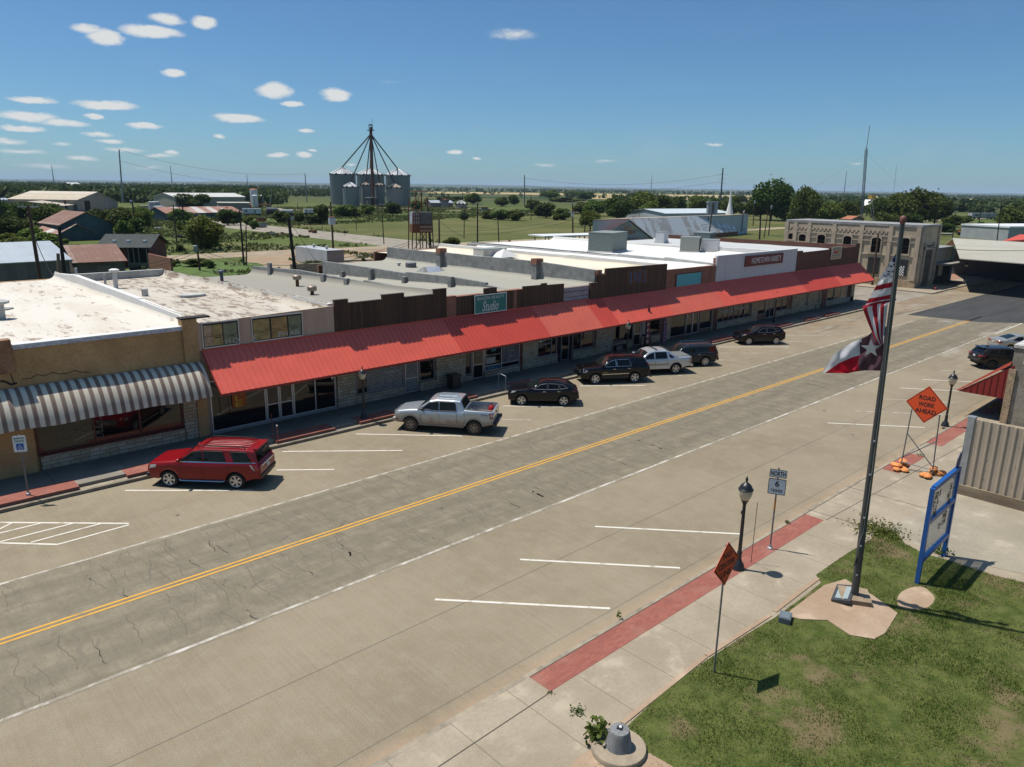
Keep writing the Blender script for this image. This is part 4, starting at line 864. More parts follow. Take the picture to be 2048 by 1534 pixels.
class Car:
 """x forward, y to the left, z up, origin on the ground midway between the axles.
 top / belt: (x, z) tables from nose to tail; cab = (x front of windscreen base, x rear of cabin)"""
 def __init__(s, name, label, W, wb, top, belt, cab, paintm, rw=0.36, sill=0.30, roofw=0.80, nose=None, tail=None, bed=None, arch=0.075, cat='car', rim=M_rim, spokes=6, tyre=M_tyre, rimr=0.66, archtrim=None, lower=None, twist=0.0):
  s.W, s.wb, s.top, s.belt, s.cab, s.rw, s.sill, s.roofw, s.bed = W, wb, top, belt, cab, rw, sill, roofw, bed
  s.nose, s.tail = top[0][0], top[-1][0]; s.arch = arch
  s.t = thing(name, label, cat); s.name = name
  s.body(paintm, lower); s.wheels(tyre, rim, spokes, rimr, twist)
 def zt(s, x): return lerp_tab(s.top, x)
 def zb(s, x): return min(lerp_tab(s.belt, x), s.zt(x)-0.015)
 def hw(s, x):
  L = s.nose-s.tail; u = (2*(x-s.tail)/L-1)
  k = 1-0.13*max(0,u-0.35)**2.2/0.65**2.2*1.25-0.07*max(0,-u-0.45)**2/0.55**2
  e = min(1, (s.nose-x)/0.16+0.0) if x > s.nose-0.16 else (min(1,(x-s.tail)/0.10) if x < s.tail+0.10 else 1)
  return s.W/2*k*(0.90+0.10*math.sqrt(max(0,min(1,e))))
 def zl(s, x):
  z = s.sill
  if x > s.wb/2+s.rw+.1: z = s.sill-0.02+0.05*max(0,(x-s.wb/2-s.rw)/(s.nose-s.wb/2))
  if x < -s.wb/2-s.rw-.1: z = s.sill+0.14*min(1,(-s.wb/2-s.rw-x)/0.5)
  for xa in (s.wb/2, -s.wb/2):
   R = s.rw+s.arch; d = abs(x-xa)
   if d < R: z = max(z, s.rw+math.sqrt(R*R-d*d)*1.0)
  return z
 def section(s, x):
  w, zl, zb, zt = s.hw(x), s.zl(x), s.zb(x), s.zt(x)
  m = (zl+zb)/2
  P = [(w*0.965, zl), (w*0.99, zl+(zb-zl)*.18), (w, zl+(zb-zl)*.45), (w*.998, zl+(zb-zl)*.7), (w*.985, zb-.045), (w*.955, zb)]
  if s.bed and s.bed[1] < x < s.bed[0]:
   zbed = s.bed[2]; P += [(w*.93, zb+.02), (w*.86, zb+.02), (w*.845, zb-.03), (w*.845, zbed+.02), (w*.5, zbed), (0.0, zbed)]
  elif s.cab[1] <= x <= s.cab[0] and zt-zb > 0.07:
   h = zt-zb; f = min(1, h/0.42); wr = w*(1-(1-s.roofw)*f)
   P += [(w*.945, zb+.015), (w*.945+(wr-w*.945)*.5, zb+h*.45), (wr, zt-.085*f), (wr*.93, zt-.03*f), (wr*.5, zt-.003), (0.0, zt+.012)]
  else:
   h = zt-zb; P += [(w*.935, zb+h*.35), (w*.90, zb+h*.62), (w*.84, zb+h*.85), (w*.66, zt-.006), (w*.33, zt), (0.0, zt+.006)]
  return P
 def y_side(s, x, z):
  P = s.section(x)
  for (y0,z0),(y1,z1) in zip(P,P[1:]):
   if z0 <= z <= z1 or z1 <= z <= z0: return y0+(y1-y0)*((z-z0)/(z1-z0) if z1 != z0 else 0)
  return P[0][0]
 def z_top(s, x, y):
  P = s.section(x)[::-1]; y = abs(y)
  for (y0,z0),(y1,z1) in zip(P,P[1:]):
   if y0 <= y <= y1: return z0+(z1-z0)*((y-y0)/(y1-y0) if y1 != y0 else 0)
  return P[-1][1]
 def body(s, pm, lower):
  xs = set(np.round(np.linspace(s.tail, s.nose, 46), 3))
  for x, _ in s.top+s.belt: xs.add(round(x,3))
  for xa in (s.wb/2, -s.wb/2):
   R = s.rw+s.arch
   for q in np.linspace(-1,1,15): xs.add(round(xa+R*math.sin(q*PI/2)*0.999,3))
   xs.add(round(xa+R+.012,3)); xs.add(round(xa-R-.012,3))
  for c in s.cab: xs |= {round(c+.004,3), round(c-.004,3)}
  if s.bed: xs |= {round(s.bed[0]-.004,3), round(s.bed[0]+.004,3), round(s.bed[1]-.004,3), round(s.bed[1]+.004,3)}
  for q in (.02,.05,.1,.16): xs.add(round(s.nose-q,3)); xs.add(round(s.tail+q,3))
  xs = sorted(x for x in xs if s.tail <= x <= s.nose)
  mb = MB(); n = 12; vs = []
  for x in xs:
   P = s.section(x); vs += [(x, y, z) for y, z in P]+[(x, -y, z) for y, z in P[-2::-1]]
  k = 2*n-1; fs = []; mi = []
  for i in range(len(xs)-1):
   for j in range(k-1):
    fs.append((i*k+j, (i+1)*k+j, (i+1)*k+j+1, i*k+j+1))
    zz = max(vs[i*k+j][2], vs[i*k+j+1][2])
    mi.append(1 if (lower and zz < lower) else 0)
  fs.append(tuple(range(k))); fs.append(tuple((len(xs)-1)*k+j for j in range(k-1,-1,-1))); mi += [0,0]
  mb.v = vs; mb.f = fs; mb.m = mi
  s.b = mb.build('body', [pm, M_trim], s.t, smooth=32)
  zc = min(s.zt(s.nose-.3), s.zt(s.tail+.2), lerp_tab(s.belt,0))-.12
  if s.bed: zc = s.bed[2]-.05
  u = MB(); u.box((s.tail+.12,-s.W/2+.30,s.sill-.06),(s.nose-.14,s.W/2-.30,zc)); u.box((-s.wb/2+s.rw+.1,-s.W/2+.12,s.sill-.03),(s.wb/2-s.rw-.1,s.W/2-.12,s.sill+.06)); u.build('underbody', M_under, s.t)
 def wheels(s, tyre, rim, spokes, rimr, twist):
  R = s.rw; tw = 0.25
  tm = MB().lathe([(R*rimr,-tw/2),(R*.93,-tw/2),(R,-tw/2+.04),(R,tw/2-.04),(R*.93,tw/2),(R*rimr,tw/2),(R*rimr,tw/2-.05)], n=28, axis='Y').mesh('tyre', tyre, smooth=40)
  rm = MB(); r0 = R*rimr
  rm.lathe([(r0,tw/2+.004-.05),(r0,tw/2+.006),(r0*.90,tw/2-.004),(r0*.88,tw/2-.05)], n=28, axis='Y', caps=False)
  rm.lathe([(r0*.20,tw/2-.055),(r0*.20,tw/2-.004),(r0*.1,tw/2)], n=12, axis='Y')
  for i in range(spokes):
   a = 2*PI*i/spokes; wv = (2*PI/spokes)*0.22
   pts = []
   for r_, ww, tt in ((.17,wv*1.5,0),(.9,wv*.85,twist)):
    for sg in (-1,1): pts.append((r_*r0, a+tt+sg*ww*(1 if r_ > .5 else 2.2)))
   q = [V((r_*math.cos(t_), tw/2-.022, -r_*math.sin(t_))) for r_, t_ in (pts[0],pts[1],pts[3],pts[2])]
   rm.prism(q, (0,.018,0))
  rmesh = rm.mesh('rim', rim, smooth=40)
  dm = MB().lathe([(r0*.95,-.10),(r0*.95,tw/2-.06),(0.02,tw/2-.06)], n=20, axis='Y').mesh('brake_disc', mat('dark_hub', (0.012,0.012,0.012), 0.8))
  for xa in (s.wb/2, -s.wb/2):
   for sg in (1,-1):
    w = link('wheel', tm, s.t); w.location = (xa, sg*(s.W/2-tw/2-.035), R); w.rotation_euler = (0, random.uniform(0,6), 0 if sg == 1 else PI)
    link('rim', rmesh, w); link('hub', dm, w)
 def glass_side(s, polys, frame=M_trim, fw=0.03, off=0.010, pane=M_cglass):
  """side windows as outlines in x,z, both sides"""
  for sg in (1,-1):
   for pl in polys:
    pts = []
    m_ = len(pl)
    for i in range(m_):
     a, b_ = pl[i], pl[(i+1)%m_]
     for t in (0,.34,.67): pts.append((a[0]+(b_[0]-a[0])*t, a[1]+(b_[1]-a[1])*t))
    vs = [V((x, sg*(s.y_side(x,z)+off), z)) for x, z in pts]
    mb = MB(); c = sum(vs, V())/len(vs); n = len(vs)
    cx = sum(p[0] for p in pts)/n; cz = sum(p[1] for p in pts)/n
    c = V((cx, sg*(s.y_side(cx,cz)+off), cz))
    mb.add(vs+[c], [((i+1)%n, i, n) if sg == 1 else (i,(i+1)%n,n) for i in range(n)])
    w = mb.build('window', pane, s.t)
    if frame:
     fb = MB(); fb.tube([v+V((0,sg*.003,0)) for v in vs]+[vs[0]+V((0,sg*.003,0))], fw/2, 4); fb.build('frame', frame, w)
 def glass_top(s, x0, x1, y0, y1, name='windscreen', m=M_wind, off=0.014, n=7):
  """glass between (x0 half-width y0) and (x1, y1) laid on the upper surface"""
  mb = MB(); vs = []; fs = []
  d = V((x1-x0, 0, s.zt(x1)-s.zt(x0))).normalized(); nn = V((-d.z,0,d.x)) ; nn = nn if nn.z > 0 else -nn
  for i in range(n):
   t = i/(n-1); x = x0+(x1-x0)*t; yw = y0+(y1-y0)*t
   for j in range(9):
    y = -yw+2*yw*j/8; yy = min(abs(y), s.section(x)[-5][0])
    vs.append(V((x, y, s.z_top(x, yy)))+nn*off)
  for i in range(n-1):
   for j in range(8): fs.append((i*9+j, i*9+j+1, (i+1)*9+j+1, (i+1)*9+j))
  mb.add(vs, fs); return mb.build(name, m, s.t, smooth=60)
 def seam(s, xs, zt=None):
  for sg in (1,-1):
   mb = MB()
   for x, za, zb_, dx in xs:
    pr = None
    for t in np.linspace(0,1,7):
     z = za+(zb_-za)*t; xx = x+dx*t
     a = V((xx-.008, sg*(s.y_side(xx,z)+.004), z)); b_ = V((xx+.008, sg*(s.y_side(xx,z)+.004), z))
     if pr: mb.quad(pr[0],pr[1],b_,a)
     pr = (a,b_)
   mb.build('door_seam', M_gap, s.t)
 def handles(s, pts, m):
  for x, z in pts:
   for sg in (1,-1):
    y = s.y_side(x,z); MB().cbox((x, sg*(y+.018), z), (.20,.035,.035)).build('door_handle', m, s.t)
 def strip(s, name, x0, x1, z0, z1, h, m, off=0.008, n=12):
  for sg in (1,-1):
   mb = MB(); pr = None
   for t in np.linspace(0,1,n):
    x = x0+(x1-x0)*t; z = z0+(z1-z0)*t
    a = V((x, sg*(s.y_side(x,z-h/2)+off), z-h/2)); b_ = V((x, sg*(s.y_side(x,z+h/2)+off), z+h/2))
    if pr: mb.quad(pr[0],a,b_,pr[1]) if sg == -1 else mb.quad(pr[1],b_,a,pr[0])
    pr = (a,b_)
   mb.build(name, m, s.t)
 def mirrors(s, x, z, m):
  for sg in (1,-1):
   y = s.y_side(x,z); mb = MB()
   mb.lathe([(.02,-.10),(.09,-.07),(.105,0),(.09,.07),(.02,.10)], n=10, axis='X', M=Matrix.Translation((x,sg*(y+.15),z+.03)) @ Matrix.Diagonal((.85,1.25,.95,1)))
   mb.tube([(x,sg*(y-.02),z-.03),(x,sg*(y+.10),z)], .03, 5); mb.build('mirror', m, s.t, smooth=50)
 def patch_side(s, name, pl, m, off=0.012, parent=None, both=True):
  for sg in (1,-1):
   vs = []
   mm = len(pl)
   for i in range(mm):
    a, b_ = pl[i], pl[(i+1)%mm]
    for t in (0,.5): x = a[0]+(b_[0]-a[0])*t; z = a[1]+(b_[1]-a[1])*t; vs.append(V((x, sg*(s.y_side(x,z)+off), z)))
   MB().poly(vs if sg == -1 else vs[::-1]).build(name, m, s.t)
 def block(s, name, c, size, m, mirror=False, rz=0.0):
  for sg in ((1,-1) if mirror else (1,)):
   o = MB().cbox((c[0],c[1]*sg,c[2]), size, rz=rz*sg).build(name, m, s.t)
   bv = o.modifiers.new('bevel','BEVEL'); bv.width = min(size)*.25; bv.segments = 2
 def arch_lips(s, m, w=0.05):
  for xa in (s.wb/2, -s.wb/2):
   for sg in (1,-1):
    R = s.rw+s.arch; mb = MB(); pr = None
    for q in np.linspace(-0.15*PI+0.15, 1.15*PI-0.15, 20):
     x = xa+R*math.cos(q)*.995; z = s.rw+R*math.sin(q); x2 = xa+(R+w)*math.cos(q); z2 = s.rw+(R+w)*math.sin(q)
     if z < s.sill: continue
     a = V((x, sg*(s.hw(x)*.99+.012), z)); b_ = V((x2, sg*(s.y_side(x2,z2)+.012), z2))
     if pr: mb.quad(pr[0],pr[1],b_,a) if sg == -1 else mb.quad(a,b_,pr[1],pr[0])
     pr = (a,b_)
    mb.build('wheel_arch_trim', m, s.t)
 def place(s, front, rear=None, heading=None, side=1):
  """stand the wheels of the seen side on ground points; side=1 when the left wheels are seen"""
  if rear is not None and front is not None:
   d = V((front[0]-rear[0], front[1]-rear[1])); a = math.atan2(d.y, d.x); m = (V((front[0],front[1]))+V((rear[0],rear[1])))/2
  else:
   a = heading; p = front if front is not None else rear; dd = V((math.cos(a), math.sin(a))); m = V((p[0],p[1]))-dd*(s.wb/2 if front is not None else -s.wb/2)
  nrm = V((-math.sin(a), math.cos(a))); c = m-nrm*(s.W/2-.12)*side
  s.t.location = (c.x, c.y, 0.0); s.t.rotation_euler = (0,0,a); return a
# red SUV
P_red = paint('candy_red_paint', (0.21,0.002,0.005), 0.0, 0.3)
c = Car('suv', 'shiny red SUV with roof ribs parked nearest on the left', 2.03, 3.11,
 [(2.62,0.82),(2.58,1.02),(2.45,1.13),(1.6,1.24),(1.18,1.29),(0.42,1.82),(-0.1,1.905),(-1.6,1.90),(-2.2,1.87),(-2.42,1.83),(-2.58,1.28),(-2.70,1.15),(-2.72,0.55)],
 [(2.6,0.90),(2.4,1.08),(1.2,1.22),(-2.3,1.27),(-2.7,1.12)], (1.19,-2.60), P_red, rw=0.39, sill=0.40, roofw=0.84, spokes=6, rimr=0.70, lower=0.47)
c.glass_side([[(0.98,1.29),(0.40,1.70),(-0.02,1.77),(-0.06,1.29)],[(-0.14,1.29),(-0.10,1.77),(-1.0,1.77),(-1.16,1.29)],[(-1.52,1.29),(-1.36,1.77),(-2.05,1.75),(-2.35,1.30)]], M_trim, .02)
c.glass_top(1.14,0.44,.84,.70); c.glass_top(-2.46,-2.575,.70,.80,'rear_window',M_cglass)
c.strip('chrome_strip', 1.05,-2.5,1.255,1.275,.035,M_chrome); c.seam([(1.05,.5,1.22,-.05),(-.10,.5,1.22,0),(-1.2,.75,1.22,-.1),(-1.0,.5,.75,-.2)]); c.handles([(.2,1.08),(-.95,1.08)], P_red); c.mirrors(0.98,1.33,P_red)
for sg in (1,-1):
 MB().tube([(0.2,sg*.70,1.90),(.1,sg*.70,1.965),(-1.9,sg*.70,1.95),(-2.0,sg*.70,1.89)], .028, 5).build('roof_rail', M_trim, c.t)
 MB().tube([(1.05,sg*1.0,.40),(.95,sg*1.04,.375),(-.95,sg*1.04,.375),(-1.05,sg*1.0,.40)], .04, 5).build('running_board', M_chrome, c.t)
rb = MB()
for y in np.linspace(-.5,.5,6): rb.tube([(0.1,y,1.905),(0,y,1.925),(-2.05,y,1.90),(-2.1,y,1.88)], .022, 5)
rb.build('roof_ribs', P_red, c.t)
c.patch_side('headlight', [(2.50,.86),(2.15,.95),(2.10,1.08),(2.40,1.06)], M_lamp); c.block('grille', (2.60,0,.86),(.08,1.15,.28), M_chrome); c.block('bumper', (2.55,0,.55),(.20,1.75,.20), M_trim)
c.patch_side('taillight', [(-2.66,.88),(-2.42,1.0),(-2.30,1.20),(-2.60,1.17)], M_red); c.patch_side('taillight_edge', [(-2.5,.90),(-2.36,1.0),(-2.24,1.2),(-2.32,1.2),(-2.44,.98)], mat('lamp_white', (0.6,0.55,0.53), 0.3), off=.016)
c.block('chrome_bar', (-2.70,0,1.10),(.05,1.45,.07), M_chrome); c.block('license_plate', (-2.72,0,.95),(.03,.32,.17), M_plate); c.block('rear_bumper', (-2.68,0,.66),(.16,1.80,.16), M_trim); c.block('skid_plate', (-2.62,0,.50),(.16,1.2,.10), M_metalg)
c.block('spoiler', (-2.44,0,1.86),(.22,1.35,.05), P_red)
c.place(at(342,973), at(474,977.5))
# silver pickup
def muddy(name, col):
 m, b, bs = newmat(name, 0.32); bs.inputs['Metallic'].default_value = 0.45; bs.inputs['Coat Weight'].default_value = 0.8
 tc = b.n('ShaderNodeTexCoord').outputs['Object']; sp = b.n('ShaderNodeSeparateXYZ'); b.L.new(tc, sp.inputs[0])
 n1 = b.noise(tc, 2.2, 6, 0.7)
 k = b.math('MULTIPLY', b.ramp(b.math('ADD', sp.outputs[2], b.math('MULTIPLY', n1, 0.9)), 1.0, 1.5, 1, 0), 0.8)
 b.L.new(b.mix(k, col, (0.26,0.17,0.10)), bs.inputs['Base Color']); b.L.new(b.ramp(k, 0, 1, 0.3, 0.85), bs.inputs['Roughness']); return m
P_sil = muddy('silver_paint_dusty', (0.40,0.44,0.47))
c = Car('pickup_truck', 'dusty silver crew cab pickup with cargo in its open bed', 2.03, 3.68,
 [(2.83,0.85),(2.80,1.05),(2.66,1.17),(1.9,1.30),(1.45,1.34),(0.75,1.86),(0.3,1.95),(-0.75,1.955),(-1.02,1.93),(-1.25,1.42),(-1.28,1.42),(-2.83,1.42),(-2.93,1.40),(-2.95,0.62)],
 [(2.8,0.93),(2.6,1.12),(1.5,1.28),(0.8,1.26),(-1.2,1.30),(-1.3,1.40),(-2.9,1.38)], (1.46,-1.26), P_sil, rw=0.415, sill=0.50, roofw=0.85, bed=(-1.30,-2.84,0.86), arch=0.09, rim=M_rimmud, tyre=M_tyremud, spokes=6, rimr=0.58, cat='pickup truck')
c.glass_side([[(1.22,1.34),(0.72,1.74),(0.22,1.82),(0.20,1.31),(0.55,1.31),(0.75,1.36)],[(0.12,1.32),(0.14,1.82),(-0.68,1.82),(-0.78,1.72),(-0.80,1.34)]], M_trim, .03)
c.glass_top(1.40,0.78,.84,.70); c.glass_top(-1.05,-1.235,.66,.74,'rear_window',M_cglass)
c.seam([(1.25,.55,1.26,0),(0.16,.55,1.28,0),(-0.85,.95,1.3,0),(-0.85,.62,.95,.0),(-1.29,.6,1.38,0)]); c.handles([(.32,1.14),(-.72,1.14)], M_chrome); c.mirrors(1.12,1.36,M_trim)
for sg in (1,-1): MB().tube([(1.35,sg*.98,.46),(-1.25,sg*.98,.46)], .045, 5).build('running_board', M_rimmud, c.t)
for q in (-.4,-.2,0,.2,.4):
 MB().tube([(.35,q,1.955),(.3,q,1.972),(-.65,q,1.972),(-.7,q,1.957)], .022, 5).build('roof_rib', P_sil, c.t)
c.arch_lips(mat('dusty_flare', (0.30,0.28,0.25), 0.7, var=0.15, scale=3), .09)
c.patch_side('headlight', [(2.72,.95),(2.45,1.0),(2.42,1.16),(2.62,1.15)], M_lamp); c.block('grille', (2.82,0,.98),(.06,1.3,.30), M_chrome); c.block('bumper', (2.80,0,.66),(.22,1.9,.22), mat('dusty_bumper', (0.36,0.32,0.27), 0.5, metal=.3))
c.patch_side('taillight', [(-2.92,.98),(-2.72,1.0),(-2.76,1.12),(-2.68,1.20),(-2.70,1.32),(-2.92,1.32)], M_red); c.block('rear_bumper', (-3.02,0,.70),(.22,1.95,.20), M_trim); c.block('license_plate', (-3.14,0,.72),(.02,.32,.16), M_plate)
c.block('tailgate_badge', (-2.955,0,1.2),(.02,.16,.08), M_trim)
for sg in (1,-1):
 xx = -2.42; text('decal', 'FX4', M_trim, c.t, (xx, sg*(c.y_side(xx,1.22)+.006), 1.22), (-sg,0,0), (0,0,1), 0.34, 0.10)
 MB().tube([(-1.32,sg*.86,1.44),(-2.85,sg*.86,1.44)], .03, 4).build('bed_rail', M_trim, c.t)
c.block('brake_light', (-1.03,0,1.90),(.04,.3,.05), M_red)
a = c.place(at(821,861.5), at(949.5,869.8)); Mx = Matrix.Translation(c.t.location) @ Matrix.Rotation(a,4,'Z')
def cargo(name, label, cat, loc):
 return thing(name, label, cat, Mx @ V(loc), a)
t = cargo('gas_cylinder', 'two dark bottles with pale shoulders in the truck bed', 'gas bottle', (-1.62,.25,.87))
for q in (0,.26): MB().lathe([(.11,0),(.11,.42),(.07,.52),(.04,.6)], c=(0,q-.1,0), n=10).build('bottle', M_trim, t, smooth=40); MB().lathe([(.115,.40),(.075,.53)], c=(0,q-.1,0), n=10).build('shoulder', M_metalg, t, smooth=40)
t = cargo('red_canister', 'round red canister at the back of the truck bed', 'canister', (-2.6,-.35,.87)); MB().lathe([(.17,0),(.19,.1),(.19,.4),(.12,.52),(.06,.58)], n=14).build('tank', mat('canister_red', (0.36,0.01,0.012), 0.35), t, smooth=40); MB().lathe([(.05,.58),(.05,.66)], n=8).build('valve', M_trim, t)
t = cargo('orange_crate', 'orange crate with a pale lid lying in the truck bed', 'crate', (-2.35,.30,.87)); MB().box((-.40,-.24,0),(.36,.24,.30)).build('box', mat('crate_orange', (0.50,0.16,0.05), 0.7), t); MB().box((-.42,-.26,.301),(.38,.26,.36)).build('lid', mat('crate_lid', (0.58,0.33,0.17), 0.7), t)
t = cargo('white_bag', 'crumpled white bag in front of the orange crate', 'bag', (-1.85,.45,.87)); MB().lathe([(.05,0),(.22,.04),(.2,.14),(.08,.2)], n=9).build('sack', M_letw, t, smooth=60)
# small black crossover
P_blk = paint('deep_blue_black_paint', (0.004,0.005,0.008), 0.0, 0.18); P_blk2 = paint('black_gloss_paint', (0.004,0.004,0.005), 0.0, 0.2)
c = Car('crossover', 'small black crossover with swirl spoke wheels beside the silver pickup', 1.82, 2.70,
 [(2.20,0.70),(2.18,0.86),(2.0,0.98),(1.15,1.08),(0.90,1.10),(0.15,1.50),(-0.3,1.56),(-1.1,1.53),(-1.55,1.45),(-2.05,1.10),(-2.25,1.02),(-2.32,0.85),(-2.32,0.55)],
 [(2.18,0.76),(2.0,0.92),(0.9,1.03),(-0.9,1.06),(-1.6,1.16),(-2.1,1.06),(-2.3,.9)], (0.91,-2.06), P_blk, rw=0.35, sill=0.34, roofw=0.78, spokes=5, rimr=0.72, rim=mat('two_tone_rim', (0.60,0.60,0.60), 0.25, metal=.7), lower=0.48, twist=0.45)
c.glass_side([[(0.62,1.09),(0.12,1.38),(-0.26,1.44),(-0.28,1.09)],[(-0.36,1.09),(-0.34,1.44),(-0.98,1.42),(-1.05,1.12)],[(-1.12,1.12),(-1.06,1.42),(-1.35,1.34),(-1.6,1.21)]], M_alud, .016)
c.glass_top(0.86,0.18,.72,.60); c.glass_top(-1.62,-2.0,.60,.66,'rear_window',M_cglass)
c.strip('chrome_strip', .6,-1.05,1.075,1.085,.016,M_alud); c.seam([(.62,.42,1.05,0),(-.32,.42,1.05,0),(-1.15,.65,1.05,-.05)]); c.handles([(-.1,.95),(-1.02,.98)], M_chrome); c.mirrors(.66,1.12,P_blk)
c.patch_side('headlight', [(2.1,.78),(1.85,.86),(1.7,.94),(1.95,.93)], M_lamp); c.block('grille', (2.19,0,.62),(.06,1.1,.26), M_trim); c.block('chrome_bar', (2.2,0,.84),(.05,1.2,.03), M_chrome); c.patch_side('taillight', [(-2.26,.90),(-1.9,.98),(-1.85,1.05),(-2.2,1.0)], M_red)
c.block('license_plate', (-2.335,0,.8),(.02,.32,.15), M_plate); c.block('rear_bumper', (-2.28,0,.55),(.14,1.5,.16), M_trim); c.arch_lips(M_trim, .05)
for sg in (1,-1): MB().tube([(.1,sg*.56,1.54),(-1.2,sg*.55,1.56)], .02, 5).build('roof_rail', M_trim, c.t)
c.place(at(1040,810.5), at(1129.5,811.8))
# large black SUV
c = Car('suv', 'large black SUV with chrome grille and bright side strip', 2.05, 2.95,
 [(2.50,0.80),(2.47,1.02),(2.35,1.14),(1.5,1.22),(1.05,1.26),(0.35,1.78),(-0.15,1.88),(-1.6,1.87),(-2.25,1.80),(-2.50,1.30),(-2.64,1.15),(-2.66,0.60)],
 [(2.48,0.9),(2.3,1.06),(1.1,1.19),(-2.3,1.24),(-2.6,1.1)], (1.06,-2.52), P_blk2, rw=0.40, sill=0.42, roofw=0.82, spokes=5, rimr=0.70)
c.glass_side([[(0.88,1.25),(0.36,1.62),(0.0,1.72),(-0.05,1.25)],[(-0.12,1.25),(-0.08,1.73),(-0.98,1.74),(-1.22,1.26)]], M_chrome, .03); c.glass_side([[(-1.45,1.27),(-1.25,1.73),(-2.05,1.71),(-2.28,1.28)]], None)
c.glass_top(1.02,0.38,.82,.66); c.glass_top(-2.28,-2.47,.66,.76,'rear_window',M_cglass)
c.strip('chrome_strip', 1.0,-1.0,.72,.74,.05,M_chrome); c.seam([(.95,.5,1.2,0),(-.1,.5,1.2,0),(-1.2,.8,1.2,-.05)]); c.handles([(.1,1.08),(-1.0,1.1)], M_chrome); c.mirrors(.90,1.28,P_blk2)
c.patch_side('headlight', [(2.42,.84),(2.1,.9),(2.05,1.04),(2.36,1.04)], M_lamp); c.block('grille', (2.49,0,.92),(.06,1.2,.24), M_chrome); c.block('grille_mesh', (2.51,0,.92),(.05,1.1,.14), M_trim); c.block('bumper', (2.47,0,.58),(.16,1.8,.22), P_blk2)
c.patch_side('taillight', [(-2.60,.95),(-2.5,.95),(-2.38,1.45),(-2.46,1.45)], M_red); c.block('rear_bumper', (-2.64,0,.62),(.14,1.8,.2), P_blk2); c.block('license_plate', (-2.665,0,.95),(.02,.32,.16), M_plate)
for sg in (1,-1): MB().tube([(1.0,sg*.98,.40),(-.95,sg*.98,.40)], .05, 5).build('running_board', M_trim, c.t)
c.strip('door_badge', .95,.62,.86,.865,.045,mat('gold_badge', (0.33,0.22,0.05), 0.4, metal=.5), n=3)
hb = c.place(at(1186.5,768.5), at(1271.5,765))
# silver sport-utility pickup
P_s2 = paint('bright_silver_paint', (0.50,0.53,0.55), 0.5, 0.25)
c = Car('pickup_truck', 'bright silver pickup with sail pillars and covered bed', 2.0, 3.30,
 [(2.62,0.80),(2.58,1.02),(2.45,1.12),(1.6,1.20),(1.2,1.24),(0.55,1.74),(0.1,1.85),(-0.9,1.84),(-1.05,1.80),(-1.75,1.36),(-1.9,1.33),(-2.85,1.33),(-2.92,1.30),(-2.95,.62)],
 [(2.6,0.9),(2.4,1.05),(1.2,1.18),(-1.2,1.22),(-1.9,1.25),(-2.9,1.27)], (1.21,-1.80), P_s2, rw=0.41, sill=0.45, roofw=0.82, spokes=5, rimr=0.68, arch=.10, cat='pickup truck')
c.glass_side([[(1.0,1.24),(0.52,1.60),(0.18,1.70),(0.14,1.24)],[(0.02,1.24),(0.06,1.71),(-0.82,1.71),(-0.92,1.25)],[(-1.12,1.29),(-1.08,1.56),(-1.5,1.31)]], M_trim, .025)
c.glass_top(1.16,0.58,.82,.66); c.glass_top(-1.1,-1.68,.58,.62,'rear_window',M_cglass)
for xq in (-1.0,-.1): MB().box((xq-.04,-.72,1.86),(xq+.04,.72,1.91)).build('roof_bar', M_trim, c.t)
MB().box((-2.82,-.80,1.335),(-1.85,.80,1.36)).build('bed_cover', mat('gray_bed_cover', (0.13,0.13,0.125), 0.7), c.t)
c.strip('cladding', 1.2,-1.1,.78,.80,.14,mat('champagne_trim', (0.34,0.32,0.28), 0.5, metal=.3)); c.seam([(.08,.55,1.2,0),(1.1,.55,1.2,0),(-.95,.85,1.2,0)]); c.handles([(.28,1.08),(-.75,1.1)], M_chrome); c.mirrors(1.0,1.27,P_s2)
c.patch_side('taillight', [(-2.92,.82),(-2.76,.82),(-2.74,1.24),(-2.92,1.24)], M_red); c.block('rear_bumper', (-2.98,0,.66),(.18,1.85,.22), M_chrome); c.block('bumper', (2.6,0,.58),(.16,1.75,.24), P_s2); c.patch_side('headlight', [(2.5,.86),(2.2,.92),(2.16,1.04),(2.44,1.03)], M_lamp)
c.block('grille', (2.6,0,.9),(.06,1.1,.25), M_chrome); c.block('license_plate', (-2.96,0,.95),(.02,.32,.16), M_plate); c.arch_lips(P_s2, .05)
c.place(None, at(1350,747.5), hb+.02)
# dark wagon
P_fx = paint('dark_slate_paint', (0.020,0.026,0.030), 0.3, 0.22)
c = Car('wagon', 'dark slate boxy wagon with bright roof rails', 1.93, 2.99,
 [(2.42,0.76),(2.39,0.98),(2.25,1.06),(1.5,1.12),(1.0,1.14),(0.42,1.58),(0.0,1.68),(-2.1,1.68),(-2.38,1.64),(-2.55,1.15),(-2.62,1.05),(-2.64,.55)],
 [(2.4,0.84),(2.2,1.0),(1.0,1.08),(-2.4,1.12),(-2.6,1.0)], (1.01,-2.56), P_fx, rw=0.385, sill=0.36, roofw=0.86, spokes=10, rimr=0.72)
c.glass_side([[(0.84,1.12),(0.40,1.46),(-0.04,1.56),(-0.04,1.12)],[(-0.10,1.12),(-0.10,1.57),(-1.0,1.57),(-1.02,1.12)],[(-1.08,1.12),(-1.06,1.57),(-2.2,1.56),(-2.36,1.14)]], M_trim, .03)
c.glass_top(0.96,0.46,.78,.66); c.glass_top(-2.40,-2.53,.70,.76,'rear_window',M_cglass)
c.strip('belt_strip', .9,-2.45,1.10,1.115,.03,M_alud); c.seam([(-.08,.45,1.1,0),(.9,.45,1.1,0),(-1.1,.75,1.1,-.06)]); c.handles([(-.9,.98),(.15,.98)], M_chrome); c.mirrors(.85,1.14,P_fx)
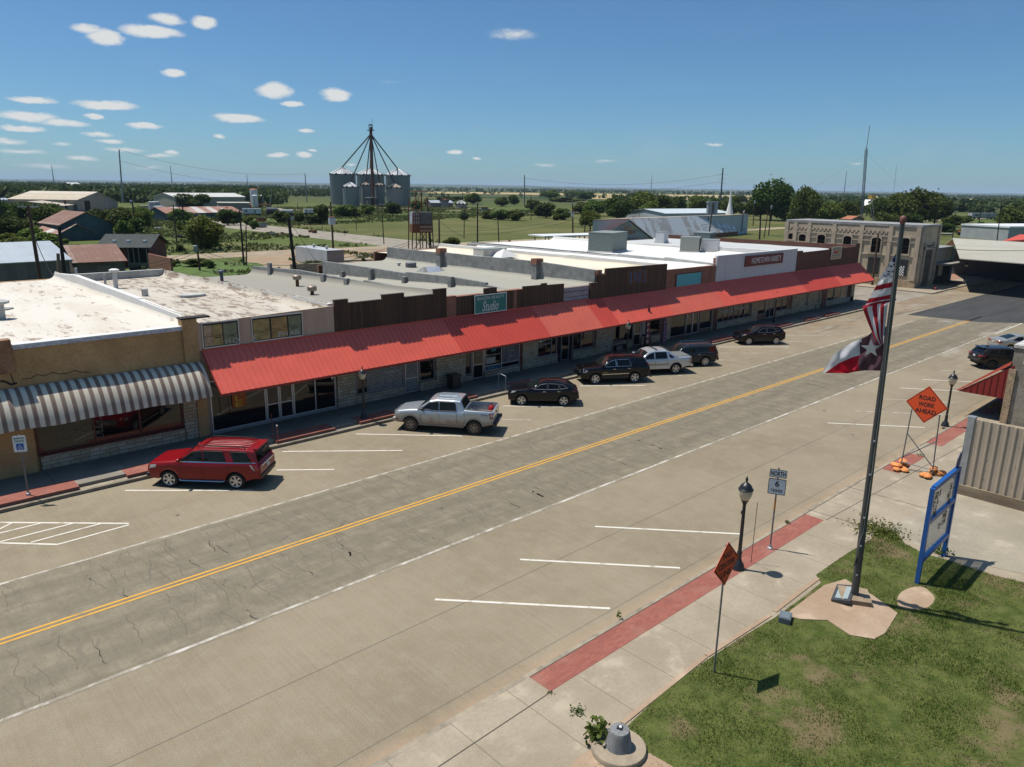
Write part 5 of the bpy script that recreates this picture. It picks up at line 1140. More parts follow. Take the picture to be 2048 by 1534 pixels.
for sg in (1,-1): MB().tube([(.1,sg*.68,1.70),(0,sg*.68,1.75),(-1.9,sg*.68,1.75),(-2.0,sg*.68,1.70)], .035, 5).build('roof_rail', M_chrome, c.t)
c.patch_side('taillight', [(-2.6,.80),(-2.42,.80),(-2.40,1.04),(-2.58,1.04)], M_red); c.patch_side('taillight_edge', [(-2.56,.90),(-2.44,.90),(-2.44,.95),(-2.56,.95)], mat('lamp_white', (0.6,0.55,0.53), 0.3), off=.016); c.block('rear_bumper', (-2.62,0,.55),(.14,1.7,.22), P_fx); c.block('license_plate', (-2.645,0,.85),(.02,.32,.16), M_plate)
c.patch_side('headlight', [(2.32,.80),(2.05,.84),(2.0,.96),(2.26,.96)], M_lamp); c.block('grille', (2.41,0,.86),(.06,1.2,.2), M_chrome); c.block('bumper', (2.40,0,.52),(.14,1.6,.2), P_fx)
c.place(None, at(1409,732), hb)
# black crossover farther along
c = Car('crossover', 'black crossover with bright headlamps parked farthest along the shops', 1.85, 2.64,
 [(2.18,0.72),(2.16,0.90),(2.0,1.02),(1.1,1.12),(0.88,1.15),(0.15,1.58),(-0.3,1.66),(-1.3,1.64),(-1.75,1.56),(-2.05,1.22),(-2.20,1.1),(-2.24,.9),(-2.24,.55)],
 [(2.16,0.8),(1.9,0.96),(0.9,1.07),(-0.9,1.12),(-1.7,1.24),(-2.15,1.1)], (.89,-2.06), P_blk2, rw=0.36, sill=0.36, roofw=0.78, spokes=9, rimr=0.72, lower=0.50)
c.glass_side([[(0.62,1.13),(0.10,1.45),(-0.28,1.53),(-0.30,1.12)],[(-0.38,1.13),(-0.36,1.53),(-1.1,1.51),(-1.25,1.2)],[(-1.32,1.22),(-1.2,1.5),(-1.45,1.46),(-1.65,1.30)]], M_alud, .014)
c.glass_top(0.84,0.18,.74,.60); c.glass_top(-1.78,-2.02,.58,.64,'rear_window',M_cglass); c.seam([(.62,.45,1.08,0),(-.34,.45,1.1,0),(-1.2,.7,1.1,-.06)]); c.handles([(-.1,1.0),(-1.05,1.04)], M_chrome); c.mirrors(.66,1.16,P_blk2)
c.patch_side('headlight', [(2.08,.80),(1.78,.90),(1.55,1.0),(1.8,.98)], M_lamp); c.patch_side('indicator', [(1.72,.92),(1.52,.99),(1.56,1.01),(1.74,.97)], M_amber, off=.015); c.block('grille', (2.18,0,.72),(.06,.9,.22), M_chrome); c.patch_side('taillight', [(-2.2,.98),(-1.8,1.06),(-1.82,1.14),(-2.18,1.16)], M_red)
c.block('rear_bumper', (-2.2,0,.58),(.14,1.5,.2), M_trim); c.block('license_plate', (-2.245,0,.85),(.02,.32,.15), M_plate); c.block('fog_light', (2.12,.6,.55),(.06,.2,.07), M_lamp, True)
c.place(at(1493,690), at(1554,688.8))
# cars on the near side, noses to the near kerb
P_jeep = paint('charcoal_paint', (0.018,0.017,0.018), 0.2, 0.25)
c = Car('suv', 'charcoal SUV with black wheels facing away beside the near kerb', 1.94, 2.91,
 [(2.38,0.78),(2.35,1.0),(2.2,1.09),(1.4,1.18),(1.0,1.2),(0.3,1.66),(-0.15,1.75),(-1.5,1.72),(-1.95,1.66),(-2.22,1.22),(-2.36,1.12),(-2.42,1.0),(-2.42,.55)],
 [(2.36,0.86),(2.1,1.02),(1.0,1.13),(-2.0,1.2),(-2.35,1.08)], (1.01,-2.24), P_jeep, rw=0.38, sill=0.40, roofw=0.80, spokes=5, rimr=0.68, rim=mat('black_rim', (0.02,0.02,0.02), 0.4), lower=.46)
c.glass_side([[(0.80,1.2),(0.30,1.52),(-0.05,1.62),(-0.08,1.2)],[(-0.15,1.2),(-0.12,1.62),(-0.95,1.60),(-1.1,1.22)],[(-1.2,1.23),(-1.1,1.59),(-1.6,1.55),(-1.95,1.25)]], M_trim, .02)
c.glass_top(0.96,0.34,.78,.62); c.glass_top(-2.0,-2.20,.60,.68,'rear_window',M_cglass); c.seam([(-.1,.5,1.15,0),(-1.15,.8,1.15,-.05),(.85,.5,1.1,0)]); c.handles([(.1,1.05),(-.95,1.08)], P_jeep); c.mirrors(.82,1.22,P_jeep)
c.block('spoiler', (-2.02,0,1.68),(.30,1.25,.05), P_jeep); c.block('taillight', (-2.36,.70,1.06),(.12,.40,.12), M_red, True); c.patch_side('taillight', [(-2.36,1.0),(-2.05,1.04),(-2.08,1.12),(-2.36,1.12)], M_red); c.block('license_plate', (-2.43,0,.98),(.03,.30,.15), M_plate); c.block('rear_bumper', (-2.42,0,.62),(.16,1.6,.16), M_trim); c.block('bumper_strip', (-2.46,0,.74),(.1,1.3,.03), M_chrome); c.block('reflector', (-2.42,.72,.84),(.06,.18,.05), M_chrome, True)
c.block('antenna_fin', (-1.5,0,1.76),(.16,.05,.08), M_trim)
hn = -0.80
c.place(None, at(1981,739), hn, side=-1)
P_sed = paint('champagne_silver_paint', (0.42,0.41,0.37), 0.5, 0.28)
c = Car('sedan', 'silver sedan with red lamps facing away behind the charcoal SUV', 1.80, 2.78,
 [(2.32,0.66),(2.3,0.82),(2.1,0.92),(1.3,1.0),(0.95,1.02),(0.2,1.40),(-0.3,1.46),(-0.8,1.44),(-1.72,1.12),(-1.85,1.10),(-2.35,1.07),(-2.42,1.0),(-2.45,.5)],
 [(2.3,0.74),(2.0,0.88),(0.9,0.97),(-1.2,1.0),(-1.8,1.03),(-2.4,.97)], (.96,-1.74), P_sed, rw=0.33, sill=0.30, roofw=0.74, spokes=7, rimr=.68)
c.glass_side([[(0.70,1.0),(0.18,1.28),(-0.25,1.35),(-0.27,1.0)],[(-0.34,1.0),(-0.32,1.35),(-0.75,1.33),(-1.25,1.06)]], M_trim, .02); c.glass_top(0.9,0.24,.70,.56); c.glass_top(-.86,-1.66,.54,.62,'rear_window',mat('rear_glass', (0.01,0.02,0.022), 0.02, spec=.7))
c.seam([(-.3,.4,.97,0),(-1.1,.7,.97,-.1)]); c.handles([(-.1,.86),(-1.0,.9)], P_sed); c.mirrors(.7,1.02,P_sed); c.block('taillight', (-2.38,.62,.86),(.14,.44,.14), M_red, True); c.patch_side('taillight', [(-2.38,.79),(-2.1,.83),(-2.12,.92),(-2.38,.93)], M_red); c.block('rear_bumper', (-2.42,0,.5),(.14,1.6,.2), P_sed); c.block('license_plate', (-2.46,0,.82),(.02,.3,.15), M_plate)
c.place(None, at(2018,704), hn+.03, side=-1)
M_post = mat('galvanised_post', (0.16,0.165,0.17), 0.5, metal=0.4, var=0.2, scale=5)
M_cast = mat('black_cast_iron', (0.014,0.015,0.018), 0.4, var=0.2)
M_globe = mat('cream_globe', (0.52,0.46,0.33), 0.3)
M_signw = mat('sign_white', (0.60,0.66,0.70), 0.45)
M_signo = mat('sign_orange', (0.80,0.085,0.016), 0.5)
M_signr = mat('sign_red_orange', (0.78,0.060,0.018), 0.5)
M_ink = mat('sign_black', (0.010,0.010,0.010), 0.6)
# lamp posts: one built, the rest copied
def lamp():
 t = thing('street_lamp', '', 'street lamp', (0,0,0), group='black lamp posts with cream globes')
 MB().lathe([(.24,0),(.24,.05),(.21,.09),(.19,.20),(.12,.30),(.085,.42),(.085,.62),(.095,.63),(.095,.67),(.07,.70)], n=14).build('base', M_cast, t, smooth=40)
 MB().lathe([(.068,.70),(.058,2.55),(.085,2.57),(.085,2.62),(.13,2.66),(.14,2.70)], n=12).build('pole', M_cast, t, smooth=40)
 MB().cbox((-.09,0,2.25),(.09,.07,.12)).build('socket', M_cast, t)
 g = MB().lathe([(.13,2.705),(.19,2.80),(.235,2.94),(.25,3.05),(.245,3.10)], n=16).build('globe', M_globe, t, smooth=60)
 MB().lathe([(.265,3.09),(.27,3.12),(.22,3.17),(.205,3.23),(.16,3.29),(.10,3.34),(.05,3.37),(.03,3.40),(.045,3.44),(.05,3.49),(.03,3.53),(.02,3.58),(.005,3.62)], n=16).build('cap', M_cast, t, smooth=50)
 return t
l0 = lamp(); spots = [(at(1476,1137,.155), .155, 0.95, 'black lamp post on the brick band beside the Texas 6 route sign'),
 (at(728,836,.306), .306, 0.87, 'black lamp post in the awning shade before the lattice windows'),
 (at(1890,852,.155), .155, 0.95, 'black lamp post behind the ribbed metal wall near the sagging red awning'),
 (on_y(1253,722,36.6), .306, 0.87, 'black lamp post between the shop with 1983 and the silver pickup'),
 (at(1548,645,.306), .306, 0.9, 'black lamp post behind the farthest parked black crossover'),
 (at(1927,568,.15), .15, 0.95, 'black lamp post on the corner past the stone bank building'),
 (at(2020,546,.15), .15, 0.95, 'farthest black lamp post before the long open shed')]
for i, (p, z, sc, lb) in enumerate(spots):
 o = l0 if i == 0 else copy_tree(l0)
 o.location = (p.x, p.y, z); o['label'] = lb; o.scale = (sc,)*3 if i else (1,1,1)
# route sign
def face_sign(t, c, n, w, h, rad, m_face, m_edge, edge=0.02, th=0.012, name='panel'):
 """rounded flat sign facing n, centred at c (local to t)"""
 n = V(n).normalized(); ux = V((0,0,1)).cross(n).normalized(); uz = V((0,0,1))
 def ring(w, h, r, d):
  pts = []
  for cx, cz, a0 in ((w/2-r,h/2-r,0),(-w/2+r,h/2-r,PI/2),(-w/2+r,-h/2+r,PI),(w/2-r,-h/2+r,1.5*PI)):
   for q in (0,.25,.5,.75,1): a = a0+q*PI/2; pts.append(V(c)+ux*(cx+r*math.cos(a))+uz*(cz+r*math.sin(a))+n*d)
  return pts
 e = MB().prism(ring(w,h,rad,0), n*th).build('sign_edge', m_edge, t)
 MB().poly(ring(w-2*edge,h-2*edge,rad*.8,th+.003)).build(name, m_face, t); return ux
def txt(t, body, c, n, size, width, m=None, off=0.02):
 n = V(n).normalized(); ux = V((0,0,1)).cross(n).normalized()
 return text('lettering', body, m or M_ink, t, V(c), ux, (0,0,1), width, size, off=off, bold=.022)
b_ = at(1540,1097,.155); t = thing('route_sign', 'white NORTH 6 TEXAS route sign on a post with an orange band', 'road sign', b_)
n = V((-0.86,-0.50,0)) ; pm = MB(); pm.tube([(0,0,0),(0,0,3.32)], .032, 8); pm.build('post', M_post, t)
n = V((-0.90,-0.44,0)); f = n.normalized()*.04
MB().lathe([(.036,1.62),(.036,2.02)], n=8).build('reflective_band', mat('orange_band', (0.50,0.17,0.02), 0.5), t); MB().lathe([(.12,-.0),(.11,.05),(.06,.08),(.05,.18)], n=8).build('base', M_metalg, t)
face_sign(t, V((0,0,3.10))+f, n, .62, .32, .04, M_signw, M_ink); txt(t, 'NORTH', V((0,0,3.10))+f, n, .19, .52)
face_sign(t, V((0,0,2.58))+f, n, .63, .63, .05, M_signw, M_ink, .025); txt(t, '6', V((0,0,2.70))+f, n, .24, .15); txt(t, 'TEXAS', V((0,0,2.42))+f, n, .11, .42)
# thin rods
b_ = at(1502,1125,.155); tag(MB().tube([(b_.x,b_.y,.155),(b_.x+.02,b_.y,2.55)], .012, 5).build('thin_rod', M_cast), 'thin dark rod standing between the lamp post and route sign', 'rod')
for px_, h, lb in (((556,872),0.95,'short red stake with a white tip at the far kerb'),((546,862),1.4,'thin rusty rod at the far kerb beside a red stake')):
 b_ = at(px_[0],px_[1]+15,.3); t = thing('kerb_stake', lb, 'stake', b_); MB().tube([(0,0,-.05),(0,0,h)], .03 if h < 1 else .015, 6).build('rod', mat('stake_red', (0.22,0.05,0.04), 0.7), t)
 if h < 1: MB().lathe([(.04,h),(.04,h+.06)], n=8).build('tip', M_letw, t)
# diamond signs
def diamond(t, c, n, d, m, m_edge):
 n = V(n).normalized(); ux = V((0,0,1)).cross(n).normalized(); r = d/2
 def ring(r, off): return [V(c)+ux*(r*math.cos(a))+V((0,0,r*math.sin(a)))+n*off for a in (0,PI/2,PI,1.5*PI)]
 MB().prism(ring(r,0), n*.012).build('sign_edge', m, t); MB().poly(ring(r-.035,.014)).build('border', m_edge, t); MB().poly(ring(r-.075,.017)).build('panel', m, t)
b_ = at(1428,1345,.166); t = thing('no_centre_line_sign', 'red orange diamond sign reading NO CENTER LINE on a thin post', 'road sign', b_)
MB().tube([(0,0,-.1),(0.03,0,4.0)], .03, 6).build('post', M_post, t)
NCA = 0.0; nn_ = V((0.02,-1,0))
diamond(t, V((0.03,0,3.44))+nn_*.04, nn_, 1.32, M_signr, M_ink)
for k, (w_, s_) in enumerate((('NO',.42),('CENTER',.86),('LINE',.52))): txt(t, w_, V((0.03,0,3.44+.27-.27*k))+nn_*.04, nn_, .17, s_)
A, B = at(1813,935,.155), at(1850,957,.155); mid = (A+B)/2; dd = (B-A); dd.z = 0; dd = dd.normalized() if False else V((0.05,-1,0)).normalized()
b_ = at(1832,944,.155); t = thing('road_work_sign', 'orange diamond sign reading ROAD WORK AHEAD on a braced stand', 'road sign', b_)
nn_ = V((-1,-.05,0)); hw_ = .72
st_ = MB()
for sg in (1,-1):
 st_.tube([V((0,0,.12))+dd*hw_*sg, V((0,0,3.1))+dd*hw_*sg*.86], .03, 6)
st_.tube([V((0,0,.35))-dd*hw_, V((0,0,.30))+dd*hw_*1.05], .028, 5); st_.tube([V((.02,0,.6))-dd*hw_*.97, V((.02,0,1.75))+dd*hw_*.9], .028, 5); st_.tube([V((-.02,0,.45))+dd*hw_*.97, V((-.02,0,1.85))-dd*hw_*.9], .028, 5)
st_.build('stand', M_post, t)
for sg in (1,-1):
 c0 = dd*hw_*sg; MB().tube([c0+V((-.75,0,.05)), c0+V((.75,0,.05))], .04, 4).build('foot', M_cast, t)
diamond(t, V((-.04,0,3.48)), nn_, 1.86, M_signo, M_ink)
for k, (w_, s_) in enumerate((('ROAD',.72),('WORK',.72),('AHEAD',.92))): txt(t, w_, V((-.04,0,3.48+.33-.33*k)), nn_, .22, s_)
# sandbags
M_bag = mat('orange_sandbag', (0.66,0.24,0.065), 0.75, var=0.25, scale=5, fine=0.1, bump=0.4)
def bag_mesh(seed):
 r_ = random.Random(seed); mb = MB(); nu, nv = 10, 7; vs = []
 for i in range(nu+1):
  u = i/nu*2-1
  for j in range(nv):
   a = 2*PI*j/nv; rr = (1-abs(u)**3.0)**.5*.13+.025; vs.append((u*.30, rr*math.cos(a)*1.25+r_.uniform(-.015,.015), max(0, .085+rr*math.sin(a)*.72+r_.uniform(-.012,.012))))
 fs = [(i*nv+j,(i+1)*nv+j,(i+1)*nv+(j+1)%nv,i*nv+(j+1)%nv) for i in range(nu) for j in range(nv)]
 mb.add(vs, fs); return mb.mesh('sandbag', M_bag, smooth=60)
bags = [bag_mesh(i) for i in range(4)]
def bag(i, loc, rz, lb):
 o = link('sandbag', bags[i%4]); o.location = loc; o.rotation_euler = (random.uniform(-.15,.15), random.uniform(-.1,.1), rz); tag(o, lb, 'sandbag', 'orange sandbags on the sign stand')
L0, R0 = V(b_)-dd*hw_, V(b_)+dd*hw_
for i, (base, dx, dy, dz, rz) in enumerate(((L0,-.45,.02,0,.3),(L0,.45,.0,0,-.2),(L0,-.3,-.25,0,.9),(L0,-.35,.1,.15,1.4),(L0,.4,.05,.16,.4),(R0,-.45,.05,0,.1),(R0,.42,.1,0,.5),(R0,.50,-.22,0,-.5),(R0,-.38,.22,.0,-.3),(R0,.4,.08,.16,.2))):
 side = 'far foot' if base is L0 else 'near foot'
 bag(i, (base.x+dx, base.y+dy, .16+dz), rz, 'orange sandbag heaped on the %s of the ROAD WORK stand' % side)
# handicap sign at the far kerb
b_ = at(57,990,.306); t = thing('parking_sign', 'blue and white wheelchair parking sign on a far kerb post', 'road sign', b_); n = V((-0.45,-0.9,0))
MB().tube([(0,0,0),(0,0,2.75)], .035, 6).build('post', M_post, t); MB().lathe([(.10,0),(.09,.09),(.05,.12)], n=8).build('base', M_metalg, t)
f = n.normalized()*.045; face_sign(t, V((0,0,2.36))+f, n, .50, .72, .05, M_signw, M_signw)
m_b = mat('sign_blue', (0.012,0.10,0.36), 0.5); txt(t, 'RESERVED', V((0,0,2.61))+f, n, .075, .40, mat('sign_green', (0.02,0.14,0.09), 0.5)); txt(t, 'PARKING', V((0,0,2.49))+f, n, .075, .36, mat('sign_green', (0.02,0.14,0.09), 0.5))
face_sign(t, V((0,0,2.24))+f*1.4, n, .28, .28, .02, m_b, m_b, .005)
ux = V((0,0,1)).cross(n).normalized(); q = V((0,0,2.22))+f*1.4+n.normalized()*.02; ic = MB()
ic.tube([q+ux*.06*math.cos(a)+V((0,0,.06*math.sin(a)-.03)) for a in np.linspace(.6,2*PI-.6,12)], .010, 4); ic.tube([q+V((0,0,.09)), q+V((0,0,.01)), q+ux*.06+V((0,0,.0)), q+ux*.09+V((0,0,-.08))], .012, 4); ic.lathe([(.001,-.02),(.02,0),(.001,.02)], c=q+V((0,0,.11)), n=8)
ic.build('wheelchair_symbol', M_letw, t)
# flagpole, base, flags
base = at(1708,1196,.19); t = thing('flagpole', 'tall dark steel flagpole with a rusty cap on a concrete block', 'flagpole', base)
top_z = hz(base, 430)-.19; tilt = V((-.55,-.0,0))
pole_top = base+V((0,0,top_z)); px_w = (1807,430)
# lean the pole so that its top stands where the photo shows it
d0 = ray(1807,432); k_ = (base.y-EYE.y)/d0.y; ptop = EYE+d0*k_; lean = V((ptop.x-base.x, 0, 0)); PT = V((lean.x, 0, ptop.z-base.z))
def pole_at(f): return base+PT*f
def pole_r(f): return .125-.062*f
MB().tube([PT*f for f in (0.012,.25,.5,.75,.985)], [pole_r(f) for f in (0,.25,.5,.75,.985)], 14).build('pole', mat('weathered_steel_pole', (0.075,0.085,0.09), 0.45, metal=0.3, scale=3, col2=(0.055,0.058,0.06), stretch=(1,1,.3)), t, smooth=50)
MB().lathe([(.066,-.10),(.085,-.05),(.095,.03),(.08,.10),(.03,.14)], c=PT*.99, n=14).build('cap', mat('rusty_cap', (0.16,0.06,0.045), 0.6), t, smooth=50)
MB().cbox((0,0,-.02),(.95,.95,.36), rz=.55).build('base_block', mat('base_block_concrete', (0.26,0.195,0.125), 0.85, var=.2, scale=3, fine=.1), t)
pn = (EYE-base); pn.z = 0; pn.normalize(); right = V((-pn.y, pn.x, 0));
if right.dot(RT) < 0: right = -right
cl = MB()
for f in (.075,.16,.24,.36,.45): p = PT*f+pn*(pole_r(f)+.02); cl.cbox(p, (.05,.05,.05))
cl.build('cleat', M_metalg, t)
MB().tube([PT*.15+pn*.12-right*.1, PT*.2+pn*(pole_r(.2)+.02)+right*.02, PT*.35+pn*(pole_r(.35)+.03)+right*.05, PT*.6+pn*(pole_r(.6)+.03)+right*.03, PT*.93+pn*.09-right*.05], .012, 4).build('halyard', mat('rope', (0.30,0.28,0.24), 0.8), t)
MB().tube([PT*.10+pn*.14-right*.12, PT*.125+pn*.10-right*.06], .025, 5).build('cleat_handle', M_cast, t)
# flags: points given as (across, height) on a plane through the pole, with folds pushed towards or away from the camera
def fp(x, y, off=0.0):
 """world point seen at picture (x, y) on the upright plane through the pole facing the street, pushed out by off"""
 d = ray(x, y); nn = pn; q = base+nn*off; k = (q-EYE).dot(nn)/d.dot(nn); return EYE+d*k
def cloth(rows, offs, nu, nv):
 """grid through given rows of picture points (each row = list), bilinear"""
 R_ = len(rows); C_ = len(rows[0]); P = [[None]*(nv+1) for _ in range(nu+1)]
 for i in range(nu+1):
  u = i/nu*(R_-1); a = min(int(u), R_-2); fu = u-a; fu_ = fu*fu*(3-2*fu)*.3+fu*.7
  for j in range(nv+1):
   v = j/nv*(C_-1); c_ = min(int(v), C_-2); fv = v-c_
   def bl(tab):
    g = lambda r,s_: np.array(tab[r][s_], float)
    return (g(a,c_)*(1-fu)*(1-fv)+g(a+1,c_)*fu*(1-fv)+g(a,c_+1)*(1-fu)*fv+g(a+1,c_+1)*fu*fv)
   q = bl(rows); o = float(bl([[[z] for z in r] for r in offs])[0])
   P[i][j] = fp(q[0], q[1], o+.05*math.sin(3.0*v+2.2*u)+.03*math.sin(7*v-1.3*u))
 return P
def cloth_mesh(P, mats, pick):
 mb = MB(); nu = len(P)-1; nv = len(P[0])-1
 mb.v = [tuple(p) for r in P for p in r]; k = nv+1
 for i in range(nu):
  for j in range(nv): mb.f.append((i*k+j, i*k+j+1, (i+1)*k+j+1, (i+1)*k+j)); mb.m.append(pick((i+.5)/nu, (j+.5)/nv))
 return mb
def fabric(name, c):
 m, b, bs = newmat(name, 0.8); tr = b.n('ShaderNodeBsdfTranslucent'); tr.inputs['Color'].default_value = (*c,1); bs.inputs['Base Color'].default_value = (*c,1)
 mx = b.n('ShaderNodeMixShader'); mx.inputs[0].default_value = 0.35; b.L.new(bs.outputs[0], mx.inputs[1]); b.L.new(tr.outputs[0], mx.inputs[2]); b.L.new(mx.outputs[0], b.N['Material Output'].inputs['Surface']); return m
F_red, F_white, F_blue = fabric('flag_red', (0.33,0.012,0.025)), fabric('flag_white', (0.62,0.62,0.63)), fabric('flag_navy', (0.015,0.035,0.10))
F_wine, F_tred = fabric('flag_faded_wine', (0.10,0.045,0.060)), fabric('flag_bright_red', (0.42,0.004,0.022))
us = thing('us_flag', 'stars and stripes folded and hanging from the flagpole', 'flag', base, group='flags on the pole')
# upper half: hoist edge down the pole, cloth narrowing to the fold
rows = [[(1793,514),(1793,514),(1792,514)], [(1764,560),(1779,560),(1791,558)], [(1742,596),(1768,591),(1790,588)], [(1728,640),(1760,630),(1789,624)], [(1726,672),(1757,662),(1791,656)]]
# rows: fly edge -> hoist from canton down
rows = [[(1787,518),(1790,517),(1793,516)], [(1762,557),(1778,554),(1792,552)], [(1752,577),(1772,573),(1790,570)], [(1738,604),(1764,599),(1789,594)]]
up = cloth([[(1791,508),(1793,507),(1795,506)],[(1776,534),(1785,532),(1794,530)],[(1762,554),(1778,549),(1790,545)],[(1750,576),(1770,572),(1790,568)],[(1734,604),(1760,600),(1791,593)],[(1727,616),(1757,604),(1793,601)]], [[.16,.10,.07],[.2,.14,.07],[.25,.16,.08],[.28,.17,.08],[.25,.2,.08],[.22,.2,.08]], 36, 10)
def bands(edges, mi):
 def pk(u, v):
  for e, m_ in zip(edges, mi):
   if u < e: return m_
  return mi[-1]
 return pk
loc = lambda mb: mb
def put(mb, mats, par, name):
 o = mb.build(name, mats, par, smooth=60); o.matrix_parent_inverse = Matrix.Translation(-V(par.location)); return o
put(cloth_mesh(up, [F_blue,F_white,F_red], bands([.45,.55,.65,.75,.85,.95],[0,1,2,1,2,1,2])), [F_blue,F_white,F_red], us, 'upper_fold')
lowr = cloth([[(1725,612),(1757,603),(1791,600)],[(1730,640),(1752,632),(1774,628)],[(1741,668),(1757,664),(1771,658)],[(1762,695),(1766,690),(1771,684)]][:1]+[[(1727,622),(1754,614),(1776,606)],[(1737,648),(1756,642),(1773,634)],[(1749,676),(1759,672),(1769,664)],[(1759,692),(1764,690),(1768,686)]], [[.26,.24,.10],[.34,.30,.2],[.36,.3,.22],[.34,.3,.24],[.3,.28,.26]], 26, 28)
put(cloth_mesh(lowr, [F_blue,F_white,F_red], lambda u, v: 2 if u < .10 else (2 if v < .16 else 1 if v < .33 else 2 if v < .5 else 1 if v < .66 else 2 if v < .82 else 1)), [F_blue,F_white,F_red], us, 'lower_fold')
sm = MB()
for x, y in ((1783,527),(1778,538),(1771,546),(1783,548),(1764,555),(1776,556),(1786,537)):
 c_ = fp(x, y, .34); s5 = [c_+right*(.11*(1 if q%2==0 else .42)*math.sin(q*PI/5))+V((0,0,.11*(1 if q%2==0 else .42)*math.cos(q*PI/5))) for q in range(10)]; sm.poly(s5)
put(sm, F_white, us, 'star')
tx = thing('texas_flag', 'lone star flag in faded wine, white and red blowing left', 'flag', base, group='flags on the pole')
tc_ = cloth([[(1649,736),(1668,708),(1702,686),(1735,672),(1752,656),(1781,652)],[(1646,744),(1672,718),(1704,700),(1735,690),(1756,676),(1779,668)],[(1650,746),(1678,726),(1706,714),(1734,706),(1756,700),(1776,695)],[(1660,746),(1684,742),(1708,736),(1732,728),(1754,722),(1773,718)],[(1678,746),(1694,747),(1712,743),(1730,741),(1750,741),(1770,742)]], [[.1,.3,.05,-.1,.05,.05],[.0,.25,.1,-.05,.1,.06],[-.05,.2,.15,-.02,.12,.06],[-.1,.1,.15,.02,.1,.06],[-.1,.05,.1,.05,.08,.06]], 20, 36)
put(cloth_mesh(tc_, [F_wine,F_white,F_tred], lambda u, v: 0 if v > .52-.06*u else (1 if u < .50 else 2)), [F_wine,F_white,F_tred], tx, 'cloth')
c_ = fp(1742,697,.24); s5 = []
for q in range(10):
 r_ = .30*(1 if q%2==0 else .40); s5.append(c_+right*(r_*math.sin(q*PI/5-.1))+V((0,0,r_*math.cos(q*PI/5-.1))))
put(MB().prism(s5, pn*.006), F_white, tx, 'star')
# plaques by the pole
b_ = at(1686,1192,.19); t = thing('flood_light', 'dark framed solar light panel tilted beside the flagpole block', 'light panel', b_, math.radians(15)); Mt = Matrix.Translation((0,0,.14)) @ Matrix.Rotation(math.radians(-12),4,'X')
MB().box((-.60,-.30,-.12),(.60,.30,0), M=Mt).build('housing', mat('dark_gray_plastic', (0.045,0.05,0.055), 0.5), t); MB().box((-.46,-.20,.001),(.46,.20,.012), M=Mt).build('glass_face', mat('pale_panel', (0.30,0.35,0.34), 0.3), t)
b_ = at(1570,1240,.17); t = thing('flood_light', 'small gray ground light box at the edge of the grass', 'light box', b_, .35); MB().cbox((0,0,.09),(.50,.36,.17)).build('housing', mat('gray_plastic', (0.11,0.13,0.145), 0.5, var=.2), t); MB().cbox((0,0,.185),(.42,.28,.02)).build('lens', mat('gray_lens', (0.14,0.17,0.18), 0.3), t); MB().cbox((.42,-.05,.02),(.22,.05,.05)).build('bracket', M_rust, t)
# bell shaped concrete marker
b_ = at(1237,1500,.17); t = thing('concrete_marker', 'bell shaped gray concrete stub on a round concrete collar', 'marker', b_)
MB().lathe([(.68,-.1),(.68,.10),(.66,.13),(.34,.14)], n=28).build('collar', mat('collar_concrete', (0.29,0.235,0.165), 0.85, var=.15, scale=4, fine=.1), t, smooth=40)
MB().lathe([(.345,.12),(.30,.28),(.265,.48),(.25,.56),(.235,.60),(.12,.63)], n=24).build('stub', mat('streaked_concrete', (0.235,0.235,0.225), 0.85, scale=5, col2=(0.13,0.135,0.14), stretch=(2,2,.5), fine=.15), t, smooth=50)
MB().cbox((0,0,.65),(.13,.13,.03), rz=.4).build('plate', mat('dark_plate', (0.02,0.022,0.03), .5), t); MB().cbox((.02,0,.667),(.07,.06,.006), rz=.9).build('tag', M_letw, t)
# blue letter board
A, B = at(1834,1166,.166), at(1887,1111,.166); dv = (B-A); Lw = dv.length; ang = math.atan2(dv.y, dv.x)
t = thing('letter_board', 'blue framed changeable letter board with clear panels on two posts', 'sign board', A, ang)
hz0 = hz(A, 972)-.166; hB = hz(B, 938)-.166; Hh = (hz0+hB)/2; zb1 = hz(A,1120)-.166; zm = hz(A,1046)-.166
M_bl = mat('bright_blue_paint', (0.010,0.085,0.30), 0.4, var=.06); fr = MB()
fr.box((-.07,-.07,-.1),(.07,.07,Hh)); fr.build('post', M_bl, t); MB().box((Lw-.07,-.07,-.1),(Lw+.07,.07,Hh)).build('post', M_bl, t)
for z, nm in ((Hh-.11,'top_rail'),(zm-.08,'middle_rail'),(zb1-.10,'bottom_rail')): MB().box((.07,-.068,z),(Lw-.07,.068,z+.16)).build(nm, M_bl, t)
mg = bpy.data.materials.new('clear_panel'); mg.use_nodes = True; bb = NB(mg); bsd = bb.N['Principled BSDF']; tr = bb.n('ShaderNodeBsdfTransparent'); tr.inputs['Color'].default_value = (0.85,0.87,0.88,1); bsd.inputs['Roughness'].default_value = .15; bsd.inputs['Base Color'].default_value = (.42,.44,.46,1)
mx = bb.n('ShaderNodeMixShader'); mx.inputs[0].default_value = .38; bb.L.new(tr.outputs[0], mx.inputs[1]); bb.L.new(bsd.outputs[0], mx.inputs[2]); bb.L.new(mx.outputs[0], bb.N['Material Output'].inputs['Surface'])
MB().box((.07,-.012,zb1+.06),(Lw-.07,.012,zm-.08)).build('panel', mg, t); MB().box((.07,-.012,zm+.08),(Lw-.07,.012,Hh-.11)).build('panel', mg, t)
rows_ = [('ED S',Hh-.42,.7),('TO  A',Hh-.70,.5),('LE',Hh-.98,.6),('FR  YA',Hh-1.22,.45),('S',Hh-.55,Lw-.75),('NO',Hh-.85,Lw-.85),('PR',Hh-1.15,Lw-.7),('WED',zm-.32,Lw-.95),('TJ  LW',zm-.62,Lw-1.15)]
